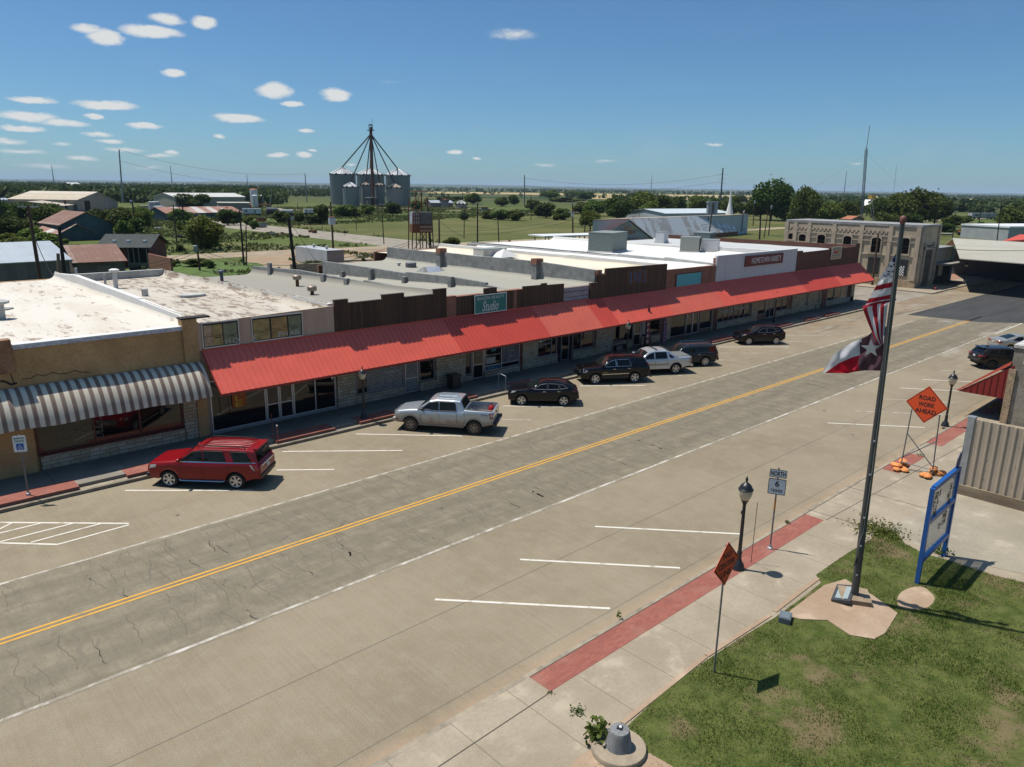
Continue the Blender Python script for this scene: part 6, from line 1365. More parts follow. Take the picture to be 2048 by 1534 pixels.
for s_, z, x in rows_: text('letters', s_, M_ink, t, (x,-.018,z), (1,0,0), (0,0,1), .13*len(s_)+.12, .26, bold=.04)
bx = MB(); bx.prism([V((Lw-.45,.0,Hh+.05)),V((Lw+.02,0,Hh+.05)),V((Lw+.10,0,Hh+.30)),V((Lw+.16,0,Hh+.75)),V((Lw+.05,0,Hh+.5)),V((Lw-.12,0,Hh+.62)),V((Lw-.34,0,Hh+.42))], (0,.02,0)); bx.build('top_emblem', mat('dark_blue_plate', (0.012,0.03,0.12), .5, var=.5, scale=20), t)
# ribbed metal wall on a concrete footing
t = thing('ribbed_wall', 'tan ribbed metal wall on a concrete footing beside the yard', 'wall', (0,0,0))
WX = 37.05; WY = 9.35; ft = MB(); ft.box((WX-.12,-16,-.1),(WX+.5,WY,.62)); ft.build('footing', mat('footing_concrete', (0.29,0.235,0.155), .85, scale=.9, col2=(0.17,0.125,0.08), stretch=(1,.4,2), fine=.12), t)
zt = 3.75; mb = MB(); y = WY-.28
while y > -16:
 P = [(WX,y),(WX,y-.20),(WX-.05,y-.235),(WX-.05,y-.295),(WX,y-.33)]
 for a, b_ in zip(P, P[1:]): mb.quad((a[0],a[1],.62),(b_[0],b_[1],.62),(b_[0],b_[1],zt),(a[0],a[1],zt))
 y -= .33
mb.box((WX+.002,-16,.62),(WX+.08,WY-.05,zt-.02)); mb.build('panels', mat('tan_ribbed_steel', (0.40,0.325,0.245), .5, var=.06, scale=.8, fine=.04), t)
MB().box((WX-.06,WY-.26,.6),(WX+.3,WY+.02,zt+.08)).build('corner_trim', M_metalg, t)
b = MB()
for yy in np.arange(WY-1, -6, -1.1):
 for zz in (1.1,2.0,2.9): b.cbox((WX-.006,yy,zz),(.012,.03,.03))
b.build('screw', mat('screw_dark', (.12,.10,.08), .6), t)
# neighbouring stucco building with a red awning end
t = thing('stucco_building', 'gray stained stucco building with a red awning at the right edge', 'building', (0,0,0))
GX = 51.2; top = on_x(2024,690,GX).z; MB().box((GX,-16,0),(GX+16,11.2,top)).build('wall', mat('stained_gray_stucco', (0.30,0.27,0.22), .95, scale=1.1, col2=(0.19,0.165,0.13), fine=.25, fine_scale=12, bump=.4), t)
MB().box((GX-.06,-16,top-.12),(GX+16,11.25,top+.06)).build('coping', mat('flaking_white', (0.62,0.62,0.60), .8, scale=3, col2=(0.32,0.29,0.25)), t)
MB().box((GX-.12,10.9,.1),(GX-.001,11.27,top-1.4)).build('stone_quoin', mat('quoin_stone', (0.36,0.27,0.17), .9, var=.35, scale=7, bump=.5), t)
MB().tube([(GX-.16,10.0,2.0),(GX-.16,10.15,3.6),(GX-.16,10.35,3.95),(GX-.16,10.6,4.0)], .045, 6).build('drain_pipe', M_letw, t)
qa, qb, qc = on_x(2018,722,GX-.1), on_x(1914,779,GX-.1), on_x(2002,797,GX-.1)
aw_ = MB(); aw_.prism([V((GX-.1,11.22,qa.z)), V((GX-.1,qb.y,qb.z)), V((GX-.1,qb.y,qb.z-.1)), V((GX-.1,11.22,qa.z-.22))], (14,0,0)); aw_.build('awning_roof', reds[0], t)
gb_ = MB(); gb_.poly([V((GX-.06,11.0,qa.z-.2)), V((GX-.06,qb.y-.05,qb.z-.08)), V((GX-.06,11.0,qc.z))])
yy = 11.1
while yy < qb.y-.1:
 zt_ = qa.z-.2+(qb.z-.08-qa.z+.2)*(yy-11)/(qb.y-.05-11); zb_ = qc.z+(qb.z-.08-qc.z)*(yy-11)/(qb.y-.05-11); gb_.box((GX-.10,yy,zb_),(GX-.062,yy+.05,zt_)); yy += .33
gb_.build('awning_end', mat('awning_end_red', (0.23,0.018,0.014), .5, var=.08), t)
# things in front of the shops
b_ = at(908,776,.3); t = thing('litter_bin', 'brown square litter bin against the stone pier', 'litter bin', b_); MB().box((-.33,-.33,0),(.33,.33,.85)).build('body', mat('brown_bin', (0.05,0.036,0.028), .8, fine=.3, fine_scale=30), t); MB().box((-.36,-.36,.85),(.36,.36,.98)).build('lid', M_cast, t)
A, B = at(997,774,.3), at(1011,783,.15); t = thing('hand_rail', 'short galvanised handrail at the kerb step by the black crossover', 'handrail', A)
D = B-A; D.z = 0; MB().tube([(0,0,0),(0,0,1.0),D+V((0,0,.92)),D+V((0,0,-.15))], .03, 6).build('rail', mat('light_galvanised', (0.40,0.43,0.47), .4, metal=.4), t)
def feather(name, label, x, y, h, m, word, mw):
 b_ = at(x, y, .3); t = thing(name, label, 'banner', b_); MB().tube([(0,0,0),(.02,0,h*.7),(.12,0,h*.93),(.28,0,h)], .02, 5).build('pole', M_cast, t)
 L_ = [V((.03,-.01,z)) for z in np.linspace(h*.12,h*.7,6)]+[V((.12,-.01,h*.93)),V((.28,-.01,h))]; R_ = [V((.30,-.01,h*.96)),V((.40,-.01,h*.85))]+[V((.50,-.01,z)) for z in np.linspace(h*.7,h*.12,6)]
 MB().prism(L_+R_, (0,.012,0)).build('cloth', m, t)
 for i, ch in enumerate(word): text('letter', ch, mw, t, (.27,-.012,h*.80-(h*.62)*i/max(1,len(word)-1)), (1,0,0), (0,0,1), .26, h*.62/len(word)*.62)
feather('feather_banner', 'maroon feather banner lettered COFFEE by the shop door', 1290, 700, 3.9, mat('banner_maroon', (0.14,0.022,0.03), .8), 'COFFEE', M_letw)
feather('feather_banner', 'purple feather banner standing before the brick front shop', 1324, 694, 3.1, mat('banner_purple', (0.045,0.035,0.10), .8), 'WELCOME', mat('banner_pink', (0.45,0.22,0.32), .7))
b_ = at(1418,648,.3); t = thing('bucket_display', 'small white and red placard stand beside the museum window', 'placard', b_); MB().tube([(0,0,0),(0,0,.7)], .02, 5).build('leg', M_cast, t); MB().lathe([(.32,-.02),(.32,.02)], c=(0,0,1.0), n=18, axis='Y').build('disc', mat('placard_blue', (.30,.36,.42), .6), t); MB().cbox((0,-.03,1.12),(.5,.01,.16)).build('red_band', mat('placard_red', (.3,.05,.04), .6), t)
def bench(px_, lb):
 b_ = at(*px_, .3); t = thing('bench', lb, 'bench', b_);
 MB().box((-.75,-.25,.42),(.75,.2,.47)).build('seat', M_cast, t); MB().box((-.75,.2,.5),(.75,.24,.95)).build('backrest', M_cast, t)
 for x in (-.65,.65): MB().box((x-.03,-.22,0),(x+.03,.2,.42)).build('leg', M_cast, t)
bench((1632,616), 'dark metal bench before the stone front of the corner shop'); bench((1238,700), 'dark metal bench below the window of the shop with 1983')
b_ = at(1320,694,.3); t = thing('planter_barrel', 'dark barrel beside the purple feather banner', 'barrel', (b_.x-1.0,b_.y+.6,.3)); MB().lathe([(.28,0),(.34,.3),(.34,.6),(.28,.9)], n=14).build('barrel', M_cast, t, smooth=50)
b_ = at(1706,598,.15); t = thing('awning_post', 'thin post holding the end of the long red awning', 'post', b_); MB().tube([(0,0,-.1),(0,0,3.0)], .05, 6).build('post', M_cast, t)
tag(MB().lathe([(.01,0),(.14,.06),(.16,.14),(.01,.26)], c=on_y(1721,558,37.6), n=10).build('white_dome', M_letw), 'small white dome fixture on the awning near its end', 'fixture')
def rib_mat(name, c1, c2, w, rough=.5, metal=.2, thr=(.4,.62), sc=.6):
 m, b, bs = newmat(name, rough); bs.inputs['Metallic'].default_value = metal
 tc = b.n('ShaderNodeTexCoord').outputs['Object']; sp = b.n('ShaderNodeSeparateXYZ'); b.L.new(tc, sp.inputs[0])
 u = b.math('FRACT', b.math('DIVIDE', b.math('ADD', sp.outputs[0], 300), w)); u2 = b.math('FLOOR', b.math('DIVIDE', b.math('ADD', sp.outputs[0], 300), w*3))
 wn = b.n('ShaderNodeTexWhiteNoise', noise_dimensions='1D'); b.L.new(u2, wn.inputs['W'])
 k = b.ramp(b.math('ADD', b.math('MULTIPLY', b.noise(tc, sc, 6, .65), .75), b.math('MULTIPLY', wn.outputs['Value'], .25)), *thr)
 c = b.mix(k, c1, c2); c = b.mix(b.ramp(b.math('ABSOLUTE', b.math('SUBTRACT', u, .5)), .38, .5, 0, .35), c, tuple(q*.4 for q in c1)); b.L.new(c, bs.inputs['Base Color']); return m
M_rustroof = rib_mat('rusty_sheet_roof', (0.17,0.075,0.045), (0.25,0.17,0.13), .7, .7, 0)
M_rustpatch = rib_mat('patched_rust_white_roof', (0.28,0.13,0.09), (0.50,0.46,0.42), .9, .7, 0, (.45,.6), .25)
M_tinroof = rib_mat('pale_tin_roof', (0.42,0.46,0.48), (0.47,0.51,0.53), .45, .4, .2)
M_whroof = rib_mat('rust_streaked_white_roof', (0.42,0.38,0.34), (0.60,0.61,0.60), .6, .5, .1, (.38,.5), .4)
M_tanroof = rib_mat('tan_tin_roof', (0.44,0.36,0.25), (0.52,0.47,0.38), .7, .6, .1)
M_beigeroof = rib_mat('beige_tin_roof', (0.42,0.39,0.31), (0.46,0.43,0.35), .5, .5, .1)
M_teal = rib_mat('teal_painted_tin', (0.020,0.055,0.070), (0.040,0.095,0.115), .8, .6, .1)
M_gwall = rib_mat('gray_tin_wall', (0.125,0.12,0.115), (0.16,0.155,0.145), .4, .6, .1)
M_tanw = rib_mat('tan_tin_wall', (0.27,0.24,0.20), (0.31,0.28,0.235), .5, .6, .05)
M_opening = mat('dark_opening', (0.01,0.01,0.01), .9)
def shed(name, label, A, B, D, he, hr, wall, roof, cat='shed', gable_front=True, he2=None, over=.35, doors=(), group=None):
 """gabled building: front wall from A to B, depth D metres away from the camera; local x along the front, y to the back"""
 A, B = V((A[0],A[1],0)), V((B[0],B[1],0)); d = B-A; L = d.length; a = math.atan2(d.y, d.x)
 back = V((-d.y, d.x, 0));
 t = thing(name, label, cat, A, a, group); s_ = 1 if back.dot(A) > 0 else -1
 Y = D*s_; he2 = he2 or he
 if gable_front:
  pf = [V((0,0,0)),V((L,0,0)),V((L,0,he2)),V((L/2,0,hr)),V((0,0,he))]
  MB().prism(pf, (0,Y,0)).build('wall', wall, t)
  o = over; sl = (hr-he)/(L/2); sr = (hr-he2)/(L/2); y0, y1 = -o*s_, Y+o*s_; r_ = MB()
  r_.prism([V((-o,y0,he-o*sl+.02)),V((L/2,y0,hr+.02)),V((L+o,y0,he2-o*sr+.02)),V((L+o,y0,he2-o*sr+.14)),V((L/2,y0,hr+.14)),V((-o,y0,he-o*sl+.14))], (0,y1-y0,0)); r_.build('roof', roof, t)
 else:
  pf = [V((0,0,0)),V((0,Y,0)),V((0,Y,he2)),V((0,Y/2,hr)),V((0,0,he))]; MB().prism(pf, (L,0,0)).build('wall', wall, t)
  o = over; sl = (hr-he)/(D/2); r_ = MB()
  r_.prism([V((-o,-o*s_,he-o*sl+.02)),V((-o,Y/2,hr+.02)),V((-o,Y+o*s_,he2-o*sl+.02)),V((-o,Y+o*s_,he2-o*sl+.14)),V((-o,Y/2,hr+.14)),V((-o,-o*s_,he-o*sl+.14))], (L+2*o,0,0)); r_.build('roof', roof, t)
 for nm, x0, x1, z0, z1, m in doors: MB().box((x0,-.06*s_ if s_ > 0 else .002,z0),(x1,-.002 if s_ > 0 else .06,z1)).build(nm, m, t)
 return t, L, s_
# left: gray metal shed, rusty shed, red house
def eave(x, y, z): return at(x, y, z)
A, B = at(-60,530,3.3), at(138,519.5,3.3); R0 = at(0,487,5.2); dp = (R0-A).dot(V((-(B-A).y,(B-A).x,0)).normalized())
shed('metal_shed', 'gray metal shed with a pale blue ribbed tin roof', A, B, abs(dp)*2, 3.3, 5.2, M_gwall, M_tinroof, gable_front=False)
A, B = at(150,526,2.9), at(249,522,2.9); R0 = at(180,489,4.6); dp = (R0-A).dot(V((-(B-A).y,(B-A).x,0)).normalized())
t, L, s_ = shed('rusty_shed', 'wooden shed with a rust brown sheet roof beside the gray metal shed', A, B, min(16,abs(dp)*2), 2.9, 4.6, mat('gray_barn_wood', (0.10,0.095,0.085), .9, var=.3, scale=2, stretch=(4,1,.3)), M_rustroof, gable_front=False, doors=(('door',2.5,4.2,0,2.4,mat('old_door', (0.14,0.125,0.11), .9)),('door',6.5,8.0,0,2.3,M_opening)))
A, B = at(205,536,0), at(301,536,0); d = B-A
t, L, s_ = shed('red_house', 'dark red house with a dark green roof and a railed porch', A, B, 9, 3.4, 5.0, mat('barn_red_boards', (0.115,0.028,0.022), .8, var=.15, scale=2), mat('green_black_shingle', (0.040,0.048,0.045), .9, var=.2, scale=1.5), 'house', gable_front=False, over=.6)
pr = MB(); pr.box((L-3.2,-.5,.0),(L-.05,-.06,.9)); pr.build('porch_wall', mat('porch_gray', (0.12,0.12,0.115), .8), t); MB().box((L-3.3,-.05,.9),(L+.02,-.002,3.2)).build('porch_opening', M_opening, t)
for x in (L-3.1,L-2.3,L-1.5,L-.3): MB().box((x,-.45,.9),(x+.14,-.30,3.3)).build('porch_post', mat('porch_post_gray', (0.17,0.17,0.165), .8), t)
for k, x in enumerate((L*.2,L*.5,L*.84)): MB().box((x,1.2,3.9),(x+.5,1.7,4.35)).build('roof_vent', M_letw, t)
A, B = at(301,540,0), at(346,552,0)
d = (B-A).normalized(); n = V((-d.y,d.x,0))*.15
tag(MB().slab([tuple(q)[:2] for q in (A-n,B-n,B+n,A+n)], 0, 2.6).build('brick_wall', M_brickr), 'low red brick wall running out from behind the white parapet', 'wall')
# teal barn and lean-to
A, B = at(124,482,0), at(228,478,0)
t, L, s_ = shed('teal_barn', 'teal tin barn with a rusty roof and gabled end', A, B, 14, hz(A,450), hz((A+B)/2,425), M_teal, M_rustroof, 'barn', he2=hz(B,446), doors=(('window',3.2,4.6,3.2,4.4,mat('old_window_panel', (0.09,0.12,0.12), .8)),))
A2, B2 = at(70,478,0), at(121,483,0); shed('lean_to', 'low teal lean-to with a rust streaked roof beside the teal barn', A2, B2, 8, hz(A2,463), hz((A2+B2)/2,448), M_teal, M_rustpatch, gable_front=False)
# tan warehouse
A, B = at(157,425,0), at(237,420,0)
t, L, s_ = shed('tan_warehouse', 'tan metal warehouse with a gabled end and pale roof', A, B, 30, hz(A,400), hz((A+B)/2,384), M_tanw, M_tanroof, 'warehouse', he2=hz(B,403), doors=(('door',6,11,0,5,M_opening),))
A, B = at(128,428,0), at(156,424,0); t, L, s_ = shed('tan_side_building', 'low tan side building with a rust red sign beside the tan warehouse', A, B, 26, hz(A,412), hz(A,404), M_tanw, M_tanroof, 'warehouse', gable_front=False, doors=(('sign',2.5,6,3.9,5.5,mat('rust_red_sign', (0.17,0.055,0.03), .8)),('door',3,7.2,0,3.4,M_opening)))
# long shed with patched roof, beige warehouse
A, B = at(334,442,0), at(484,438,0); shed('long_shed', 'long low shed with a red and white patched roof', A, B, 14, hz(A,427), hz(A,416), M_teal, M_rustpatch, gable_front=False, doors=(('door',.5,6,0,2.8,M_opening),))
A, B = at(418,418,0), at(492,416,0); t, L, s_ = shed('beige_warehouse', 'long beige warehouse with a bright flat pitched roof', at(352,418,0), B, 22, hz(B,394), hz(B,387), mat('beige_tin', (0.33,0.30,0.235), .6, var=.06, scale=.3), mat('bright_tin_roof', (0.56,0.54,0.49), .5, var=.05, scale=.3), 'warehouse', gable_front=False)
A, B = at(438,425,0), at(500,425,0); shed('low_beige_annex', 'low beige annex with a closed shutter before the beige warehouse', A, B, 10, hz(A,406), hz(A,404.5), mat('annex_tin', (0.26,0.235,0.195), .6, var=.06, scale=.3), M_beigeroof, 'annex', gable_front=False, doors=(('shutter',3,14,0,4,mat('shutter_tan', (0.22,0.20,0.17), .7)),))
A, B = at(146,369,0) if False else at(146,384,0), at(168,384,0)
shed('white_roof_house', 'small house with a white roof among the woods', at(144,380,0), at(167,379.5,0), 16, hz(at(144,380,0),371), hz(at(144,380,0),365), mat('dark_house_wall', (0.10,0.05,0.04), .8), mat('white_house_roof', (0.62,0.62,0.60), .6), 'house', gable_front=False)
shed('small_gray_shed', 'small pale gray shed at the left edge of the picture', at(5,406,0), at(25,405,0), 8, hz(at(5,406,0),400), hz(at(5,406,0),397), mat('pale_gray_tin', (0.30,0.31,0.31), .6), M_tinroof, gable_front=False)
# tanks
def tank(label, x, yb, yt, w, m, dome=.06, name='storage_tank', cat='tank', group=None, capm=None):
 b_ = at(x, yb); h = hz(b_, yt); r = w/2*mpp(b_); t = thing(name, label, cat, b_, 0, group)
 MB().lathe([(r,0),(r,h)], n=20).build('shell', m, t, smooth=40)
 MB().lathe([(r*1.01,h),(r*.8,h+r*dome*1.6),(r*.3,h+r*dome*2.4),(.05,h+r*dome*2.5)], n=20).build('lid', capm or m, t, smooth=60); return t
M_tkb = mat('blue_gray_tank', (0.21,0.26,0.30), .6, scale=.5, col2=(0.27,0.30,0.31), stretch=(1,1,.3)); M_tkg = mat('gray_tank', (0.23,0.235,0.235), .6, scale=.5, col2=(0.17,0.165,0.16), stretch=(1,1,.3))
tank('tallest blue gray tank of the tank group', 310, 429, 404, 21, M_tkb); tank('lower front blue gray tank in the tank group', 320, 435, 413, 21, M_tkb); tank('left gray tank in the tank group', 288, 428, 411, 12, M_tkg); tank('narrow rust streaked tank in the tank group', 296, 427, 411.5, 9, mat('rusty_tank', (0.20,0.13,0.10), .7, scale=.6, col2=(.25,.24,.23), stretch=(2,2,.3)))
M_tw = mat('white_tank', (0.60,0.60,0.58), .5, var=.05, scale=.4); M_to = mat('orange_tank', (0.33,0.075,0.03), .6, var=.15, scale=.5)
tank('tall white tank with an orange top', 509.5, 415, 379, 14.5, M_tw, .1, capm=M_to); tank('white tank standing in front of the orange topped tank', 511, 416, 391, 11, M_tw, .1); tank('white tank right of the orange topped tank', 528, 409, 391, 13, M_tw, .1); tank('rust red hopper tank', 512, 415, 401.5, 10, M_to, .3); tank('squat orange tank behind the white trailer', 497, 418, 411, 12, M_to, .3)
# vehicles and trailers in the yard
def rig(name, label, x0, x1, yb, yt, body, cat, tankm=None, dp=2.4, gray=None):
 A, B = at(x0,yb), at(x1,yb); d = B-A; L = d.length; t = thing(name, label, cat, A, math.atan2(d.y,d.x)); h = hz(A, yt)
 for q in (.12,.25,.8,.92):
  for yy in (0,dp): MB().lathe([(.48,-.15),(.48,.15)], c=(L*q,yy,.48), n=12, axis='Y').build('wheel', M_tyre, t)
 MB().box((.1,.1,.6),(L-.1,dp-.1,1.0)).build('chassis', M_trim, t)
 if tankm: MB().lathe([(.1,0),(h*.36,.3),(h*.36,L-.5),(.1,L-.2)], n=14, M=Matrix.Translation((.1,dp/2,h-h*.36)) @ Matrix.Rotation(PI/2,4,'Y')).build('tank', tankm, t, smooth=50)
 else:
  MB().box((0,0,1.0),(L,dp,h)).build('body', body, t); MB().box((L*.12,-.04,h*.55),(L*.25,-.002,h*.75)).build('window', M_cglass, t); MB().box((L*.62,-.04,1.05),(L*.7,-.002,h*.8)).build('door', gray or M_tkg, t)
 return t
M_rv = mat('trailer_white', (0.60,0.61,0.60), .45, var=.04)
rig('camper_trailer', 'white camper trailer beside the rust red hopper', 486, 523, 432, 417, M_rv, 'trailer'); rig('box_trailer', 'small white box trailer between the dark bushes', 609, 628, 430, 418, M_rv, 'trailer')
rig('tank_truck', 'dark tank truck in the yard beside the white trailer', 532, 558, 431, 415, None, 'truck', mat('dark_tank_steel', (0.07,0.075,0.08), .5)); rig('tank_trailer', 'ribbed silver tank trailer angled in the yard', 558, 588, 432, 419, None, 'trailer', mat('silver_tank_steel', (0.30,0.32,0.33), .4, metal=.4, var=.2, scale=2, stretch=(4,1,1)))
rig('orange_machine', 'long orange machine behind the tank truck', 517, 543, 414, 408.5, mat('machine_orange', (0.40,0.13,0.03), .6), 'machine')
rig('gooseneck_camper', 'long white camper trailer in the field at right', 1943, 1993, 438.5, 426, mat('camper_gray', (0.36,0.37,0.38), .5), 'trailer', dp=2.6)
rig('yellow_tanker', 'yellow tank trailer parked in weeds at right', 1946, 1976, 472.5, 459, None, 'trailer', mat('tank_yellow', (0.55,0.44,0.09), .5, var=.1)); rig('rusty_harvester', 'orange rusty farm machine beside the yellow tanker', 1926, 1944, 471, 461.5, mat('farm_rust', (0.24,0.09,0.03), .8, var=.4, scale=2), 'machine')
b_ = at(1890,472); t = thing('white_boat', 'white boat lying in grass behind the stone bank building', 'boat', b_, -.7); MB().add([(-3,0,.3),(-2.4,-.9,.9),(2.6,-.9,.9),(2.6,.9,.9),(-2.4,.9,.9),(2.4,0,.2)], [(0,1,2,5),(0,5,3,4),(2,3,5),(0,4,1),(1,4,3,2)]).build('hull', M_rv, t)
for i, (x, y, lb) in enumerate(((523,443,'orange red container bin beside the yard road'),(522,455,'dark metal bin in the weeds'),(585,442,'low white cabinet by the fence'))):
 b_ = at(x,y); t = thing('waste_bin', lb, 'bin', b_, .4); m_ = (mat('bin_orange', (0.33,0.08,0.03), .7), M_tkg, M_rv)[i]; MB().box((-1.9,-.8,.1),(1.9,.8,1.3)).build('box', m_, t); MB().box((-2,-.9,1.3),(2,.9,1.4)).build('rim', M_trim, t)
for i, (x, y, w, m_, lb) in enumerate(((360,478,26,M_trim,'dark wrecked car body in the weeds'),(570,470,14,mat('junk_tan',(0.35,.22,.11),.8),'rusty tan tank lying in the weeds'),(547,471,10,M_tkg,'gray steel rack lying in the weeds'),(625,466,16,M_rust,'rusty farm implement by the wire fence'),(318,460,14,M_whiteg,'pale scrap sheets lying in the weeds'),(258,463,16,mat('junk_wood',(.24,.19,.14),.9),'heap of old boards beside the black pole'),(282,455,9,M_whiteg,'white plank pile near the bushes'))):
 b_ = at(x,y); s_ = mpp(b_); t = thing('scrap_item', lb, 'scrap', b_, random.uniform(-.4,.4)); mb = MB(); r_ = random.Random(i)
 for k in range(6): mb.cbox((r_.uniform(-.35,.35)*w*s_, r_.uniform(-.6,.6), r_.uniform(.2,.7)), (w*s_*r_.uniform(.2,.5), r_.uniform(.4,1.2), r_.uniform(.15,.7)), rz=r_.uniform(-.5,.5))
 mb.build('heap', m_, t)
# silos
M_silo = mat('corrugated_silo', (0.175,0.195,0.21), .5, metal=.35, scale=.15, col2=(0.21,0.225,0.235), stretch=(1,1,.25), fine=.06, fine_scale=2); M_silor = mat('silo_roof', (0.40,0.41,0.42), .45, metal=.35, var=.08, scale=.3); M_silorust = mat('silo_rust_roof', (0.36,0.29,0.22), .6, metal=.1, var=.2, scale=.3)
def silo(x0, x1, yb, ye, ya, label, roof, group):
 b_ = at((x0+x1)/2, yb); r = (x1-x0)/2*mpp(b_); h = hz(b_, ye); ha = hz(b_, ya); t = thing('grain_silo', label, 'silo', b_, 0, group)
 prof = []; k = 14
 for i in range(k): prof += [(r,h*i/k),(r*1.006,h*i/k+.15),(r,h*(i+1)/k-.1)]
 MB().lathe(prof+[(r,h)], n=36).build('shell', M_silo, t, smooth=30)
 rf = MB().lathe([(r*1.03,h-.15),(r*.08,ha-.3),(r*.08,ha),(.05,ha)], n=28)
 for q in range(28):
  a = 2*PI*q/28; rf.tube([(r*1.03*math.cos(a),r*1.03*math.sin(a),h-.05),(r*.08*math.cos(a),r*.08*math.sin(a),ha-.2)], .12, 4)
 rf.build('roof', roof, t); MB().lathe([(r*1.05,-.1),(r*1.05,.7)], n=28).build('footing', M_pad, t)
 bx = MB()
 for q in range(9): a = 2*PI*q/9+.2; bx.cbox((r*1.02*math.cos(a),r*1.02*math.sin(a),h-.2), (.8,.8,1.2), rz=a)
 bx.build('eave_vent', M_trim, t); return b_, ha
S = {}
S['a'] = silo(662.5,713,410,347.5,334,'big corrugated silo at the left of the silo group',M_silor,'big grain silos'); S['b'] = silo(715.5,770,408,348.5,335,'big corrugated silo in the middle behind the elevator leg',M_silor,'big grain silos'); S['c'] = silo(772.5,821,411,350,337,'big corrugated silo at the right of the silo group',M_silor,'big grain silos')
S['d'] = silo(687,719,413,373,364,'small silo standing before the left big silo',M_silor,'small grain silos'); S['e'] = silo(723.5,743,412.5,369.5,364,'narrow rust roofed silo left of the elevator leg',M_silorust,'small grain silos'); S['f'] = silo(750.5,770,412.5,370,365,'narrow rust roofed silo right of the elevator leg',M_silorust,'small grain silos'); S['g'] = silo(774.5,806,414,374.5,367,'small rust roofed silo before the right big silo',M_silorust,'small grain silos')
b_ = at(746.5,413.5); sc = mpp(b_); t = thing('elevator_leg', 'rusty grain elevator leg with spouts fanning out to the silos', 'grain elevator', b_)
hl = hz(b_,262); M_leg = mat('rusty_leg_steel', (0.15,0.062,0.035), .8, scale=.25, col2=(0.05,0.03,0.028), stretch=(1,1,.3)); M_spout = mat('dark_spout_steel', (0.045,0.022,0.020), .7)
lg = MB(); w = 1.5*sc
for sx in (-1,1):
 for sy in (-1,1): lg.tube([(sx*w,sy*w,0),(sx*w*.9,sy*w*.9,hl)], .35, 4)
for z in np.arange(3, hl, 4.5):
 for sx in (-1,1): lg.tube([(sx*w,-w,z),(sx*w,w,z+4)], .18, 4); lg.tube([(-w,sx*w,z),(w,sx*w,z+4)], .18, 4)
lg.build('tower', M_leg, t); cs = MB(); cs.box((-w*.9,-.6,0),(-w*.15,.6,hl)); cs.box((w*.2,-.6,0),(w*.9,.6,hl*.95)); cs.build('casing', M_leg, t)
hd = MB(); hd.box((-.9*sc*1.2,-1,hl-1),(.9*sc*1.2,1,hl+2.5)); hd.lathe([(1.4*sc,-1.0),(1.4*sc,1.0)], c=(0,0,hl+3.6), n=14, axis='Y'); hd.box((-4.5*sc,-2,hl+.2),(4.2*sc,2,hl+.7)); hd.build('head', M_spout, t)
rl = MB()
for x in (-4.4*sc,4.1*sc): rl.tube([(x,0,hl+.7),(x,0,hl+4)], .15, 4);
rl.tube([(-4.4*sc,0,hl+4),(4.1*sc,0,hl+4)], .15, 4); rl.tube([(3.2*sc,0,hl+.6),(3.4*sc,0,hz(b_,236))], .12, 4); rl.build('railing', M_spout, t)
hs = hz(b_,268)
for k, (bp_, ha) in S.items():
 e = V((bp_.x-b_.x, bp_.y-b_.y, ha)); MB().tube([V((0,0,hs)), e], .42 if k in 'abc' else .36, 5).build('spout', M_spout, t)
e = MB(); e.box((-14*sc,-2,hz(b_,396)),(6*sc,2,hz(b_,394.5))); e.build('hopper_roof', M_whiteg, t); MB().box((-13*sc,-1.5,0),(-9*sc,1.5,hz(b_,397))).build('hopper', M_gwall, t)
# small bins in the field
silo(880.5,897,415,400.5,396.5,'small old bin with a rust orange cone roof', M_rust, 'small field bins'); silo(911,934,416.5,407,400.5,'small squat bin with a pale cone roof in the field', M_silor, 'small field bins')
A, B = at(862,415), at(906,415); shed('field_shed', 'low gray shed with a pale roof behind the rust roofed bin', A, B, 8, hz(A,405.5), hz(A,401), M_gwall, M_tinroof, gable_front=False)
b_ = at(969,429); r = 7*mpp(b_); h = hz(b_,414.5); t = thing('broken_bin', 'leaning roofless old tank overgrown with bushes', 'tank', b_); MB().lathe([(r*.9,0),(r*1.05,h),(r*.98,h-.3),(r*.85,.3)], n=18).build('shell', M_tkg, t); MB().lathe([(r*1.06,h-.4),(r*1.06,h+.1)], n=18).build('rim', M_rust, t)
# old rusty sign tower
b_ = at(842,498); sc = mpp(b_); t = thing('sign_tower', 'rusty lattice tower carrying an old boxed sign with faded panels', 'sign tower', b_, -.35)
W_ = 19*sc; zs = [hz(b_,y) for y in (465,448,424,383)]; fr = MB(); dp = 3.0
for x in (-W_,-W_*.25,W_*.35,W_):
 fr.tube([(x*1.15,-dp*.5,-.2),(x,-dp*.5,zs[2])], .13, 4); fr.tube([(x*1.15,dp*.5,-.2),(x,dp*.5,zs[3] if abs(x) < W_ else zs[2]+3)], .13, 4)
for a, c_ in (((-W_,-1.5,0),(W_*.35,-1.5,zs[0])),((W_,-1.5,0),(-W_*.25,-1.5,zs[0])),((-W_,1.5,zs[2]-1),(W_*.4,1.5,zs[3])),((-W_*.2,1.5,zs[2]-1),(W_,1.5,zs[3]-1)),((-W_,1.5,zs[3]),(W_,1.5,zs[3])),((-W_,1.5,zs[2]+2),(W_,1.5,zs[2]+2))): fr.tube([a,c_], .09, 4)
fr.build('frame', M_rust, t)
MB().box((-W_,-dp*.55,zs[1]),(-W_*.32,dp*.5,zs[2])).build('left_panel', mat('pale_sign_panel', (0.30,0.34,0.37), .6, var=.2, scale=1), t); g_ = MB()
for x in np.linspace(-W_,-W_*.32,4): g_.box((x-.07,-dp*.6,zs[1]),(x+.07,-dp*.552,zs[2]))
for z in np.linspace(zs[1],zs[2],4): g_.box((-W_,-dp*.62,z-.07),(-W_*.32,-dp*.602,z+.07))
